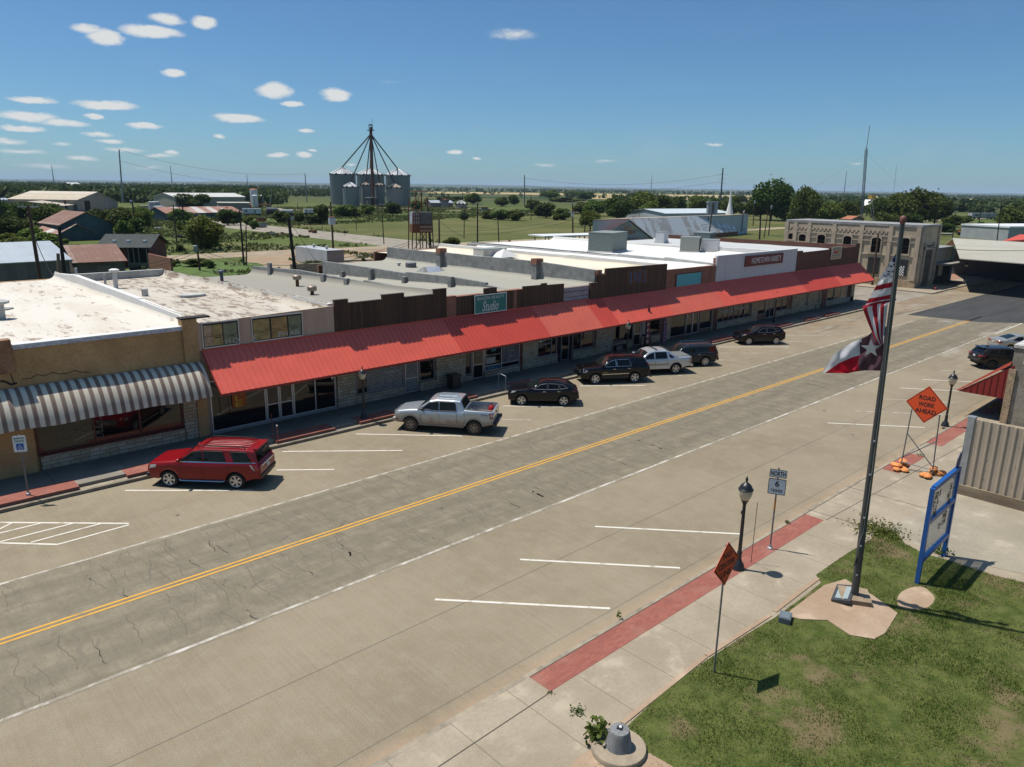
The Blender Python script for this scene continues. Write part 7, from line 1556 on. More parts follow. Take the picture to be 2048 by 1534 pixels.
g_.build('grid', M_rust, t); MB().box((-W_*.31,-dp*.55,zs[1]),(W_,dp*.5,zs[2])).build('right_panel', mat('dark_sign_panel', (0.085,0.09,0.095), .7, var=.3, scale=.7), t)
MB().box((-W_,-dp*.5,zs[0]),(-W_*.32,dp*.45,zs[1]-.05)).build('rust_panel', M_rust, t); MB().box((-W_*.31,-dp*.5,zs[0]),(W_,dp*.45,zs[1]-.05)).build('bulb_panel', M_rust, t)
lb = MB()
for x in np.linspace(-W_*.2,W_*.9,6):
 for z in (zs[0]+.5,zs[0]+1.3): lb.lathe([(.05,-.1),(.28,0),(.05,.15)], c=(x,-dp*.55,z), n=8, axis='Y')
lb.build('bulb', mat('dull_bulb', (0.26,0.17,0.12), .6), t)
# shipping container
A, B = at(592,523), at(655,534.5); d = B-A; t = thing('shipping_container', 'white ribbed shipping container with roof vents behind the shops', 'container', A, math.atan2(d.y,d.x)); L = d.length; h = 2.9; C = at(682,524); dw = 3.2
h = hz(B, 501.5); MB().box((0,0,.1),(L,dw,h)).build('body', rib_mat('white_ribbed_steel', (0.40,0.42,0.43), (0.46,0.47,0.48), .35, .5, .1), t)
MB().box((L,.02,.12),(L+.06,dw-.02,h-.05)).build('end_door', mat('gray_container_door', (0.22,0.205,0.20), .6, var=.1), t); MB().box((L+.061,.0,h-.12),(L+.1,dw,h+.02)).build('lintel', mat('dark_steel', (0.08,0.06,0.06), .6), t)
for q in (.35,.75): MB().lathe([(.18,h),(.18,h+.2),(.28,h+.25),(.28,h+.5),(.05,h+.6)], c=(L*q,dw*.5,0), n=12).build('roof_vent', M_whiteg, t, smooth=40)
# green lawn side: white carport, metal roofed body shop, white hall
A, B = at(1093,493), at(1204,489); t = thing('white_carport', 'open carport with a long flat white roof on thin posts', 'carport', A); d = B-A; t.rotation_euler = (0,0,math.atan2(d.y,d.x)); L = d.length; hc = hz(A,472); D_ = 7
MB().prism([V((-1,-.5,hc-.25)),V((L,-.5,hc-.25)),V((L,-.5,hc+.05)),V((-1,-.5,hc+.05))], (0,D_,0)).build('roof', mat('white_metal', (0.66,0.66,0.65), .5), t)
for x in np.linspace(.6,L-1,6):
 for y in (0,D_-1.2): MB().box((x-.09,y-.09,0),(x+.09,y+.09,hc-.26)).build('post', M_cast, t)
A, B = at(1204,492), at(1303,489); hA, hB = hz(A,471), hz(B,478); Ap = (A+B)/2
d = B-A; L = d.length; bk = at(1478,470) - B; bk.z = 0
t = thing('body_shop', 'gabled shop with a streaked white metal roof and colourful lettering on its gable', 'building', (0,0,0)); off = V((bk.x,bk.y,0))*0.98
hL, hR, hP = hz(A,470.5), hz(B,478), hz(Ap,440)
pf = [A,B,B+V((0,0,hR)),Ap+V((0,0,hP)),A+V((0,0,hL))]
wl = MB(); wl.prism([p for p in pf], off); wl.build('wall', M_brickr, t); gb = MB(); n_ = (A-Ap); fn = V((d.y,-d.x,0)).normalized(); fn = fn if fn.dot(A) < 0 else -fn
gb.prism([q+fn*.02 for q in (A+V((0,0,hL-.2)),B+V((0,0,hR-.2)),Ap+V((0,0,hP-.15)))], fn*.05); gb.build('gable', mat('peeling_siding', (0.40,0.44,0.45), .8, scale=.8, col2=(0.27,0.24,0.25), stretch=(.4,.4,4), fine=.15, fine_scale=3), t)
gb = MB(); gb.prism([q+fn*.02 for q in (A,B,B+V((0,0,hR-.25)),A+V((0,0,hL-.25)))], fn*.05); gb.build('front_wall', mat('gray_green_wall', (0.20,0.215,0.215), .8, var=.15, scale=.5), t)
rf = MB(); ov = .5
for E, hE in ((A,hL),(B,hR)):
 o_ = (E-Ap).normalized()*ov; rf.prism([Ap+V((0,0,hP+.05))+fn*.3, E+o_+V((0,0,hE-.15))+fn*.3, E+o_+V((0,0,hE+.05))+fn*.3, Ap+V((0,0,hP+.25))+fn*.3], off)
rf.build('roof', M_whroof, t)
ux = d.normalized(); cc = A+d*.53; zt_ = hz(cc,456); text('lettering', "Small's", mat('letters_flame', (0.50,0.13,0.03), .6, scale=.35, col2=(0.60,0.42,0.06)), t, cc+V((0,0,zt_))+fn*.08, ux, (0,0,1), L*.26, 3.0, shear=.2); text('lettering', 'Paint & Body', M_ink, t, cc+V((0,0,hz(cc,464)))+fn*.08, ux, (0,0,1), L*.25, 1.0)
A, B = at(1372,478), at(1459,471.5); C = at(1494,467); hC = 8.0
t = thing('white_hall', 'white flat roofed hall with roof vents and a small steeple', 'building', (0,0,0)); h1, h2, h3 = hz(A,430), hz(B,432), hz(C,431); hh = h2
D2 = C-B; A2, C2 = B-(B-A).normalized()*70, C;
MB().slab([tuple(q)[:2] for q in (A2,B,C,C+(A2-B))], 0, hh).build('wall', mat('white_brick', (0.44,0.48,0.50), .7, var=.05, scale=.4), t); MB().slab([tuple(q)[:2] for q in (A2,B,C,C+(A2-B))], hh+.01, hh+.3).build('roof', mat('buff_roof', (0.40,0.33,0.25), .8), t)
for x in (1418,1429): b_ = at(x,428,hh+.3); MB().lathe([(.9,0),(.9,3.4),(1.1,3.4),(1.1,3.9)], c=b_, n=12).build('roof_vent', M_tkb, t, smooth=40)
b_ = at(1458.5,429,hh+.3); MB().lathe([(1.2,0),(1.0,1.0),(.5,3.4),(.05,8.5)], c=b_, n=8).build('steeple', M_letw, t)
E_ = MB(); E_.box((0,0,0),(.5,.4,3)); p_ = B+D2*.62; dn = V((D2.y,-D2.x,0)).normalized(); dn = dn if dn.dot(B) < 0 else -dn
MB().tube([p_+dn*.3+V((0,0,1)), p_+dn*.3+V((0,0,6.8)), p_+dn*.3+D2.normalized()*.8+V((0,0,7.4)), p_+dn*.3+D2.normalized()*1.4+V((0,0,6.6))], .18, 5).build('pipe', M_tkg, t)
A, B = at(1365,455), at(1465,450); shed('gabled_hall', 'pale gabled hall roof rising behind the white hall', at(1330,450,0), at(1462,447,0), 24, hz(at(1400,449,0),427), hz(at(1400,449,0),420), mat('white_brick', (0.44,0.48,0.50), .7), mat('pale_blue_roof', (0.50,0.55,0.57), .5), 'building', gable_front=False)
# two storey stone bank and its annex
M_bank = mat('bank_stone', (0.50,0.42,0.295), .9, scale=.55, col2=(0.36,0.295,0.205), fine=.18, fine_scale=7, bump=.4); M_bankt = mat('bank_trim_stone', (0.43,0.345,0.255), .9, var=.15, scale=1, fine=.12)
t = thing('stone_bank', 'two storey pale stone corner building with arched upper windows', 'building', (0,0,0)); BX0, BX1, BY0, BY1, BH = 116.7, 124.2, 39.3, 59.8, 9.15
MB().box((BX0,BY0,0),(BX1,BY1,BH-.35)).build('wall', M_bank, t); MB().box((BX0-.12,BY0-.12,BH-.35),(BX1+.1,BY1+.1,BH)).build('coping', mat('bank_coping', (0.33,0.325,0.31), .8, scale=1.5, col2=(.19,.19,.19)), t)
MB().box((BX0-.10,BY0-.08,0),(BX1,BY0+20.5,1.2)).build('plinth', mat('bank_plinth', (0.36,0.265,0.165), .9, var=.2, scale=1), t)
ys = [39.3,43.6,47.9,51.9,55.9,58.2,59.8]; pb = MB()
for y in (39.35,43.2,47.4,51.6,55.6,57.9,59.4): pb.box((BX0-.17,y,1.2),(BX0-.001,y+.62,BH-.36))
pb.build('pilaster', M_bankt, t); cb = MB()
for z, h in ((BH-1.9,.22),(BH-2.6,.14),(4.55,.2)): cb.box((BX0-.13,BY0,z),(BX0-.002,BY1,z+h))
for y in np.arange(44.0,59.2,.62): cb.box((BX0-.15,y,BH-1.45),(BX0-.003,y+.32,BH-1.15)); cb.box((BX0-.10,y+.31,BH-1.68),(BX0-.004,y+.62,BH-1.45))
cb.box((BX0-.06,BY0+4,BH-1.15),(BX0-.0045,BY1,BH-.6)); cb.build('cornice', M_bankt, t)
def arch_win(yc, w, z0, z1, nm='window'):
 f = MB(); K = 8; out = [V((BX0-.14,yc-w*.62,z0-.05)),V((BX0-.14,yc-w*.62,z1))]+[V((BX0-.14,yc-w*.62*math.cos(PI*k/K),z1+w*.42*math.sin(PI*k/K))) for k in range(1,K)]+[V((BX0-.14,yc+w*.62,z1)),V((BX0-.14,yc+w*.62,z0-.05))]
 f.prism(out, (.138,0,0)); f.box((BX0-.24,yc-w*.75,z0-.24),(BX0-.02,yc+w*.75,z0-.06)); o = f.build(nm, M_bankt, t)
 p = [V((BX0-.16,yc-w/2,z0)),V((BX0-.16,yc-w/2,z1-.1))]+[V((BX0-.16,yc-w/2*math.cos(PI*k/K),z1-.1+w*.22*math.sin(PI*k/K))) for k in range(1,K)]+[V((BX0-.16,yc+w/2,z1-.1)),V((BX0-.16,yc+w/2,z0))]
 MB().prism(p, (.018,0,0)).build('pane', M_glass, o); MB().box((BX0-.175,yc-w/2,(z0+z1)/2-.03),(BX0-.161,yc+w/2,(z0+z1)/2+.03)).build('sash', M_trim, o)
for y, z0, z1, w in ((41.3,5.0,7.1,1.1),(45.4,4.9,6.9,1.3),(49.7,4.9,6.9,1.2),(53.8,5.4,6.9,1.2),(56.9,5.9,6.8,1.1),(58.8,6.1,6.9,.9)): arch_win(y, w, z0, z1)
for y in (41.4,45.4,50.2,54.2):
 o = MB().box((BX0-.10,y-.85,1.75),(BX0-.002,y+.85,4.1)).build('lower_window', M_trim, t); q = MB()
 for i in range(9):
  for j in range(11):
   if (i+j) % 2 == 0 and (y < 43 and j < 7 and i > 1): q.box((BX0-.112,y-.8+i*.178,1.8+j*.2),(BX0-.1005,y-.8+(i+1)*.178,1.8+(j+1)*.2))
 if q.v: q.build('glass_block', M_letw, o)
 g = MB()
 for i in range(10): g.box((BX0-.109,y-.85+i*.188,1.75),(BX0-.1002,y-.84+i*.188,4.1))
 g.build('glazing_bar', M_tkg, o)
dr = MB(); dr.box((119.2,BY0-.10,.2),(121.6,BY0-.002,6.2)); dr.build('entrance', mat('entrance_dark', (0.10,0.085,0.065), .8, var=.4, scale=1), t); pc = MB()
for x in (BX0+.1,118.3,121.8,123.4): pc.box((x,BY0-.22,1.0),(x+.55,BY0-.003,6.6 if x > 118 and x < 122 else BH-.4))
pc.box((118.3,BY0-.3,5.6),(122.4,BY0-.004,6.0)); pc.build('entrance_pilaster', M_bankt, t)
t = thing('annex_shop', 'single storey gray shop with a flat canopy beside the stone bank', 'shop', (0,0,0)); MB().box((124.3,BY0+.2,0),(132,57,5.4)).build('wall', mat('annex_gray', (0.32,0.305,0.265), .9, var=.2, scale=.7, fine=.12), t); MB().box((124.25,BY0+.1,5.4),(132.05,57,5.6)).build('coping', mat('bank_coping', (.3,.3,.3), .8), t)
MB().box((124.2,BY0-1.7,3.1),(131.8,BY0+.19,3.3)).build('canopy', mat('canopy_gray', (0.27,0.255,0.225), .7), t); MB().box((125,BY0+.12,.2),(131.5,BY0+.198,2.9)).build('shopfront', M_trim, t); MB().box((126.2,BY0+.05,1.3),(128.0,BY0+.119,2.9)).build('faded_panel', M_bankt, t); MB().box((131.6,BY0-.1,0),(132,BY0+.19,5.3)).build('pier', mat('pale_blue_pier', (0.27,0.33,0.37), .8), t)
# long open shed, red roof, gray building at right
A, B = at(1884,536), at(2060,548); A.z = B.z = 0
z1, z2, zr = 3.4, 4.6, 6.4
def zat(x, y, z): return at(x, y, z)
e0, e1 = at(1886,493,4.4), at(2100,509,4.4); r0, r1 = at(1905,477.5,6.6), at(2100,489,6.6); l0_, l1_ = at(1880,501,3.3), at(2000,513,3.3)
t = thing('open_shed', 'long open fronted shed with a wide beige metal roof', 'shed', (0,0,0)); rf = MB(); rf.prism([e0,e1,r1,r0], (0,0,.12)); bk_ = (r0-e0); bk_.z = 0; rf.prism([r0,r1,r1+V((bk_.x,bk_.y,-2)),r0+V((bk_.x,bk_.y,-2))], (0,0,.12)); rf.build('roof', M_beigeroof, t)
rf = MB(); u0, u1 = at(1886,496,4.2), at(2016,504.5,4.2); rf.prism([l0_,l1_,u1,u0], (0,0,.1)); rf.build('lean_to_roof', mat('old_gray_tin', (0.24,0.235,0.205), .7, var=.15, scale=.4), t)
bw = MB(); fb_ = V((bk_.x,bk_.y,0)).normalized()
for P0, P1, zz in ((e0+fb_*4, e1+fb_*4, 4.3),): bw.prism([V((P0.x,P0.y,0)),V((P1.x,P1.y,0)),V((P1.x,P1.y,zz)),V((P0.x,P0.y,zz))], fb_*.2)
bw.build('back_wall', mat('dark_tin_wall', (0.05,0.052,0.055), .8), t)
for q in np.linspace(0,1,8):
 p = l0_.lerp(l1_, q); MB().box((p.x-.1,p.y-.1,0),(p.x+.1,p.y+.1,3.3)).build('post', M_cast, t)
sw = MB(); s0, s1 = at(2020,541,0), at(2042,540,0); sw.prism([V((s0.x,s0.y,0)),V((s1.x,s1.y,0)),V((s1.x,s1.y,4.2)),V((s0.x,s0.y,4.2))], fb_*5); sw.build('side_room', mat('bluish_tin', (0.06,0.07,0.08), .7, var=.3, scale=.6), t)
e0, e1 = at(2003,484,4.0), at(2140,487,4.0); r0, r1 = at(2040,470,5.3), at(2140,474,5.3); t = thing('red_roof_building', 'building with a bright red roof behind the open shed', 'building', (0,0,0)); MB().prism([e0,e1,r1,r0], (0,0,.15)).build('roof', mat('tomato_roof', (0.50,0.075,0.05), .6), t); MB().slab([tuple(q)[:2] for q in (e0,e1,r1,r0)], 0, 3.9).build('wall', M_tanw, t)
A = at(2014,482); t = thing('gray_block_building', 'pale gray block building with a flat white roof at the far right', 'building', (A.x,A.y,0), math.atan2(RT.y,RT.x)+.35); hh = hz(A,456); MB().box((0,0,0),(30,16,hh)).build('wall', mat('pale_block_gray', (0.33,0.345,0.34), .8, var=.1, scale=.4), t); MB().box((-.2,-.2,hh),(30.2,16.2,hh+.5)).build('roof', mat('white_metal', (.66,.66,.65), .5), t)
# signs beyond the junction
b_ = at(1960,549,.155); t = thing('pole_sign', 'square sign lettered LEWIS on a sky blue pole', 'sign', b_, -.62+PI/2-PI/2); hs, hb_ = hz(b_,492.5), hz(b_,511); n = V((-.75,-.66,0)); MB().tube([(0,0,0),(0,0,hb_)], .32, 10).build('pole', mat('sky_blue_pole', (0.12,0.30,0.50), .5), t)
W_ = 20*mpp(b_); t.rotation_euler = (0,0,math.atan2(n.y,n.x)+PI/2); MB().box((-W_/2,-.2,hb_),(W_/2,.2,hs)).build('cabinet', M_tkg, t); MB().box((-W_/2+.12,-.23,hb_+.7),(W_/2-.12,-.201,hs-.12)).build('face', mat('sign_cream', (0.52,0.47,0.38), .5), t); MB().box((-W_/2+.12,-.232,hb_+.08),(W_/2-.12,-.2012,hb_+.69)).build('blue_band', m_b, t)
text('lettering', 'LEWIS', mat('sign_maroon', (.16,.02,.04), .6), t, (0,-.235,hs-.42), (1,0,0), (0,0,1), W_*.74, .36); text('lettering', 'FEED', mat('sign_olive', (.30,.27,.06), .6), t, (0,-.235,hs-.98), (1,0,0), (0,0,1), W_*.6, .24); text('lettering', 'OPEN', mat('sign_pink', (.45,.08,.12), .6), t, (0,-.236,hb_+.38), (1,0,0), (0,0,1), W_*.3, .22)
b_ = at(1981,540,.155); t = thing('notice_board', 'wooden framed white notice board under a red beam', 'notice board', b_, math.atan2(n.y,n.x)+PI/2); W_ = 22*mpp(b_); hh = hz(b_,519)
for x in (-W_/2,W_/2): MB().box((x-.1,-.1,0),(x+.1,.1,hh)).build('post', M_tkg, t)
MB().box((-W_/2-.3,-.16,hh-.05),(W_/2+.3,.16,hh+.28)).build('beam', mat('red_beam', (.24,.09,.07), .7), t); MB().box((-W_*.36,-.08,hh-2.0),(W_*.36,-.02,hh-.35)).build('board', M_signw, t); MB().lathe([(.05,-.01),(.5,0),(.05,.01)], c=(0,-.09,hh-1.2), n=16, axis='Y', M=Matrix.Translation((0,-.09,hh-1.2)) @ Matrix.Diagonal((1.2,1,.75,1))).build('emblem', M_tkg, t)
b_ = at(1992,550,.155); t = thing('warning_sign', 'gray back of a diamond sign on a tall post at the kerb', 'road sign', b_); hh = hz(b_,510); MB().tube([(0,0,0),(0,0,hh)], .06, 5).build('post', M_post, t); diamond(t, V((.06,0,hz(b_,517.5))), V((.8,.6,0)), 1.75, M_tkg, M_tkg); MB().tube([(.05,0,hz(b_,513)),(9,-6,hz(b_,513)+.1)], .05, 4).build('arm', M_post, t)
diamond(t, V((-.03,0,hz(b_,517.5))), V((-.8,-.6,0)), 1.7, mat('sign_back_gray', (.26,.26,.255), .5, metal=.3), mat('sign_back_gray', (.26,.26,.255), .5))
b_ = at(1019,494); t = thing('orange_sign', 'small orange diamond road sign beyond the white parapet', 'road sign', b_); MB().tube([(0,0,0),(0,0,hz(b_,488))], .06, 5).build('post', M_post, t); diamond(t, V((0,0,hz(b_,484))), V((-.8,-.6,0)), 10*mpp(b_), M_signo, M_ink)
t = thing('road_work_notice', 'low red barricade lying on the corner by the stone bank', 'barricade', at(1870,578,.16), .3); MB().box((-1.2,-.15,.05),(1.2,.15,.3)).build('board', mat('barricade_red', (.30,.05,.04), .7), t)
for x in (-1,1): MB().box((x-.05,-.4,0),(x+.05,.4,.06)).build('foot', M_cast, t)
b_ = at(1738,425); t = thing('white_canopy', 'white roofed stall with a yellow bar above among the trees', 'stall', b_); h0 = hz(b_,411); MB().prism([V((-6,-3,h0)),V((6,-3,h0)),V((3,-3,h0+4)),V((-2,-3,h0+4))], (0,6,0)).build('roof', M_letw, t); MB().box((-2,-1,h0+4.5),(6,1,h0+7)).build('yellow_bar', mat('bar_yellow', (.55,.30,.02), .6), t); MB().box((-5,-2.5,0),(5,2.5,h0)).build('wall', M_tkg, t)
shed('orange_roof_house', 'small house with an orange tiled roof behind the stone bank', at(1681,452,0), at(1700,453,0), 10, hz(at(1690,452,0),438), hz(at(1690,452,0),432), M_tanw, mat('orange_tile', (.33,.12,.06), .8, var=.2, scale=1), 'house', gable_front=False)
# poles, masts, wires
M_pole = mat('brown_pole_wood', (0.085,0.05,0.032), .9, var=.3, scale=3, stretch=(3,3,.3)); M_polek = mat('creosote_pole_wood', (0.022,0.018,0.015), .9, var=.3, scale=3); M_polest = mat('gray_steel_pole', (0.22,0.25,0.27), .5, metal=.3)
PTOP = {}
def pole(key, xb, yb, xt, yt, label, m=M_polek, Y=None, r=.16, arms=(), tr=0, group='utility poles'):
 """pole from its foot (picture point, or where it is cut off at depth Y) to its top"""
 b_ = on_y(xb, yb, Y) if Y else at(xb, yb)
 zcut = b_.z if Y else 0; b_ = V((b_.x,b_.y,0)); zt = hz(b_, yt); d0 = ray(xt, yt); T = EYE+d0*((b_.y-EYE.y)/d0.y); T = V((T.x, b_.y, zt))
 if Y: s_ = (zt)/(zt-zcut); fx = T.x-(T.x-b_.x)*s_; b_ = V((fx, b_.y, 0))
 t = thing('utility_pole', label, 'pole', b_, 0, group); L_ = T-b_
 MB().tube([(0,0,-.3), L_*.5, L_], [r,r*.88,r*.72], 8).build('shaft', m, t, smooth=50)
 for f, w_, mm in arms:
  c_ = L_*f; rr = RT.copy(); rr.z = 0; rr.normalize(); a_ = (rr*math.cos(.3)+V((-rr.y,rr.x,0))*math.sin(.3))
  MB().prism([c_-a_*w_-V((.05,.05,.06)), c_-a_*w_+V((.05,.05,-.06)), c_-a_*w_+V((.05,.05,.06)), c_-a_*w_+V((-.05,-.05,.06))], a_*2*w_).build('crossarm', mm, t)
  ins = MB()
  for q in (-.9,-.45,.45,.9): ins.lathe([(.05,.06),(.08,.14),(.05,.28)], c=c_+a_*w_*q, n=6)
  ins.build('insulator', M_tkg, t)
 if tr: MB().lathe([(.28,-.5),(.30,-.45),(.30,.45),(.2,.55)], c=L_*tr-pn*0+V((-.38,-.25,0)), n=12).build('transformer', M_tkb, t, smooth=40)
 PTOP[key] = b_+L_; return t
GA = M_whiteg
pole('p1',80,556,56,410,'tall brown pole before the pale blue tin roof', M_pole, 86, .20, ((.985,.9,GA),)); pole('p2',130,556,118,452,'black pole before the gray metal shed and rusty roof', M_polek, 80, .20); pole('p3',119,556,116,507,'brown pole stub beside the black pole', mat('pale_pole_wood', (0.16,0.115,0.075), .9, var=.3, scale=3), 79, .20)
pole('p4',274,464,262,389,'leaning black pole with a pale transformer box among the bushes', M_polek, None, .24, (), .80); pole('p5',354,490,346,409,'slim brown pole beside the big green bush', M_pole, None, .17, ((.96,.9,GA),)); pole('p6',370,468,364,400,'black pole behind the big green bush', M_polek, None, .20, ((.80,1.2,M_pole),)); pole('p7',400,541,391,470,'dark brown leaning pole at the bend of the gravel street', M_pole, None, .17, (), .62); pole('p8',488,530,479,421,'tall black pole at the edge of the gravel street', M_polek, None, .18); pole('p9',493,531,492,451,'gray brown pole beside the tall black one', M_pole, None, .13)
pole('p10',591,549,577,435,'thick black pole left of the shipping container', M_polek, 84, .24); pole('p11',668,522,661,404,'brown pole carrying a white corrugated box', M_pole, None, .20); pole('p12',768,488,763,408,'slim black pole on the mowed field by the gravel street', M_polek, None, .12, ((.985,.7,GA),)); pole('p13',713,461,711,421,'thin pole in the field left of the silo bushes', M_polek, None, .10)
pole('p14',862,497,856,415,'black pole crossing in front of the rusty sign tower', M_polek, None, .20, (), 0); pole('p15',879,500,878,436,'short rust brown pole right of the sign tower', M_pole, None, .22); pole('p16',928,476,929,417,'thin black pole left of the small round tree', M_polek, None, .12); pole('p17',926,424,925,379,'thin pole before the field bins', M_polek, None, .16, ((.82,1.6,M_pole),)); pole('p18',955,494,955,405,'black pole with a pale crossarm beyond the white roof', M_polek, None, .18, ((.955,1.3,GA),)); pole('p19',998,487,995,424,'black pole beside the orange diamond sign', M_polek, None, .14)
pole('p20',1146,484,1145,407,'tall brown pole with two pale crossarms before the carport', M_pole, None, .22, ((.965,1.0,GA),(.77,1.3,GA)), .70); pole('p21',1169,478,1170,446,'shorter pole before the willow', M_polek, None, .17); pole('p22',1062,440,1062,389,'slim dark pole among the field bushes', M_polek, None, .15); pole('p23',1318,482,1321,443,'stout black pole before the streaked metal roof', M_polek, None, .30); pole('p24',1413,475,1417,436,'black stub pole beside the rust brown pole', M_polek, None, .24); pole('p25',1417,477,1426,406,'leaning rust brown pole with a pale crossarm', M_pole, None, .22, ((.97,1.6,GA),))
pole('p26',1519,479,1521,440,'thick dark pole left of the stone bank', M_polek, None, .26); pole('p27',1506,452,1510,403,'dark pole with a small lamp before the huge tree', M_polek, None, .20, (), .97); pole('p28',1528,476,1536,420,'slanting brown pole left of the stone bank', M_pole, None, .17); pole('p29',1537,471,1543,413,'pole with a gray transformer before the trees', M_polek, None, .18, (), .97); pole('p30',1593,436,1592,411,'pole with a pale crossarm rising behind the stone bank', M_polek, None, .2, ((.98,2.0,GA),)); pole('p31',1744,572,1757,467,'brown pole standing before the stone bank windows', M_pole, None, .17); pole('p32',1811,436,1812,409,'crossarm pole behind the flagpole top', M_polek, None, .2, ((.97,1.8,GA),)); pole('p33',1905,476,1911,425,'dark pole behind the annex shop', M_polek, None, .15, ((.97,.8,GA),)); pole('p34',1957,450,1964,407,'dark pole before the long white camper', M_polek, None, .26); pole('p35',1994,482,2003,404,'dark pole at the far right beside the big bush', M_polek, None, .16)
pole('p36',1669,438,1668,402,'slim pole behind the stone bank roof', M_polek, None, .18); pole('p37',2,452,0,396,'dark pole at the left edge', M_polek, None, .18); pole('p38',14,445,7,398,'black pole among the left trees', M_polek, None, .20); pole('p39',22,395,22,374,'far pole above the left woods', M_polek, None, .3, ((.9,3,GA),)); pole('p40',539,415,544,380,'thin gray pole by the white tanks', M_polest, None, .2); pole('p41',595,436,595,405,'thin pole by the small white box trailer', M_polek, None, .14)
pole('s1',246,406,238,299,'tall gray steel transmission pole above the left woods', M_polest, None, .55, (), 0, 'steel transmission poles'); pole('s2',614,404,610,347,'gray steel transmission pole left of the silos', M_polest, None, .45, (), 0, 'steel transmission poles'); pole('s3',1049,413,1049,350,'gray blue steel transmission pole above the field', mat('blue_gray_steel', (0.10,0.135,0.15), .5), None, .45, (), 0, 'steel transmission poles'); pole('s4',1440,418,1446,336,'dark steel transmission pole with short arms', mat('dark_transmission_steel', (0.035,0.055,0.065), .5), None, .62, ((.85,3.2,M_tkg),(.74,3.2,M_tkg),(.63,3.2,M_tkg)), 0, 'steel transmission poles'); pole('s5',1786,396,1794,323,'gray pole with standoff arms above the right trees', M_polest, None, .5, ((.82,1.0,M_tkg),(.65,1.0,M_tkg),(.48,1.0,M_tkg)), 0, 'steel transmission poles')
b_ = at(663,448.5);
q = PTOP['p11']; t = thing('meter_box', 'white corrugated drum box fixed high on the brown pole', 'box', (q.x-.1,q.y-.35,hz((q.x,q.y,0),449))); sc = mpp(q); MB().lathe([(6.5*sc,0),(6.8*sc,.1),(6.8*sc,13*sc),(5*sc,15*sc)], n=12).build('drum', mat('white_corrugated', (0.42,0.46,0.50), .6, var=.2, scale=2, stretch=(4,4,.2)), t); MB().lathe([(7.0*sc,14.9*sc),(5*sc,16.2*sc)], n=12).build('lid', M_rust, t)
# lattice radio mast
b_ = at(1722,452); sc = mpp(b_); hm, ha = hz(b_,296), hz(b_,252); d0 = ray(1733,296); T = EYE+d0*((b_.y-EYE.y)/d0.y); L_ = V((T.x-b_.x,0,hm)); t = thing('radio_mast', 'slender gray lattice radio mast with a whip aerial and guy wires', 'mast', b_)
mb = MB(); w = 2.4*sc; M_mast = mat('mast_gray', (0.15,0.19,0.215), .6)
cr_ = [V((w*math.cos(a),w*math.sin(a),0)) for a in (.3,.3+2*PI/3,.3+4*PI/3)]
for c_ in cr_: mb.tube([c_, c_+L_*.97, L_], .13, 4)
n_ = 40
for i in range(n_):
 f, g = i/n_*.97, (i+1)/n_*.97
 for k in range(3): mb.tube([cr_[k]+L_*f, cr_[(k+1)%3]+L_*g], .06, 3, caps=False)
mb.build('lattice', M_mast, t); d0 = ray(1739.5,252); T2 = EYE+d0*((b_.y-EYE.y)/d0.y); MB().tube([L_, V((T2.x-b_.x,0,ha))], .12, 5).build('aerial', M_mast, t)
gw = MB()
for dx, dy in ((-70,10),(75,-5),(-60,-30),(60,30)): gw.tube([L_*.93, V((dx,dy,0))], .022, 3); gw.tube([L_*.6, V((dx,dy,0))], .022, 3)
gw.build('guy_wire', M_mast, t)
for x, y, yb, lb in ((1690.5,344,355,'thin far mast left of the lattice mast'),(108,332,342,'thin far mast at the left of the sky'),(344,333,344,'thin far mast over the left woods'),(495,350,360,'thin far mast left of the silos'),(1303,352,372,'thin far mast above the hills')):
 d = ray(x, 366); d = V((d.x,d.y,0)).normalized()*3000; t = thing('far_mast', lb, 'mast', (d.x,d.y,0)); MB().tube([(0,0,0),(0,0,hz(d,y))], [2.0,.9], 4).build('shaft', M_polest, t); MB().lathe([(1.3,0),(1.3,2)], c=(0,0,hz(d,y)), n=6).build('tip', M_polest, t)
# wires
M_wire = mat('cable_black', (0.012,0.012,0.012), .7)
def wire(label, A, B, sag=1.0, r=.022, extra=()):
 mb = MB()
 for off in (V((0,0,0)),)+tuple(V(e) for e in extra):
  mb.tube([A.lerp(B,t_)+off-V((0,0,sag*4*t_*(1-t_))) for t_ in np.linspace(0,1,13)], r, 4, caps=False)
 return tag(mb.build('power_cable', M_wire), label, 'cable')
def dn(k, f): q = PTOP[k]; return V((q.x,q.y,q.z*f))
wire('black cables sagging from the left poles to the bend pole', dn('p1',.42), dn('p7',.6), 1.0, .03, ((0,0,-.5),)); wire('black cables crossing the gravel street from the bend pole to the thick pole', dn('p7',.62), dn('p10',.42), .7, .03, ((0,0,-.55),)); wire('black cables running behind the roofs to the sign tower pole', dn('p10',.42), dn('p14',.34), .8, .03, ((0,0,-.5),)); wire('black cables running on from the sign tower pole to the carport pole', dn('p14',.34), dn('p20',.55), 1.2, .03, ((0,0,.9),)); wire('cables from the carport pole to the rust brown pole', dn('p20',.5), dn('p25',.42), 1.6, .045, ((0,0,-.8),)); wire('cable from the rust brown pole to the poles left of the bank', dn('p25',.35), dn('p26',.6), .8, .045); wire('cable running along the stone bank to its brown pole', dn('p26',.42), dn('p31',.88), 1.2, .035); wire('cable dropping from the brown bank pole to the right', dn('p31',.88), at(2060,500,6.0), .6, .035)
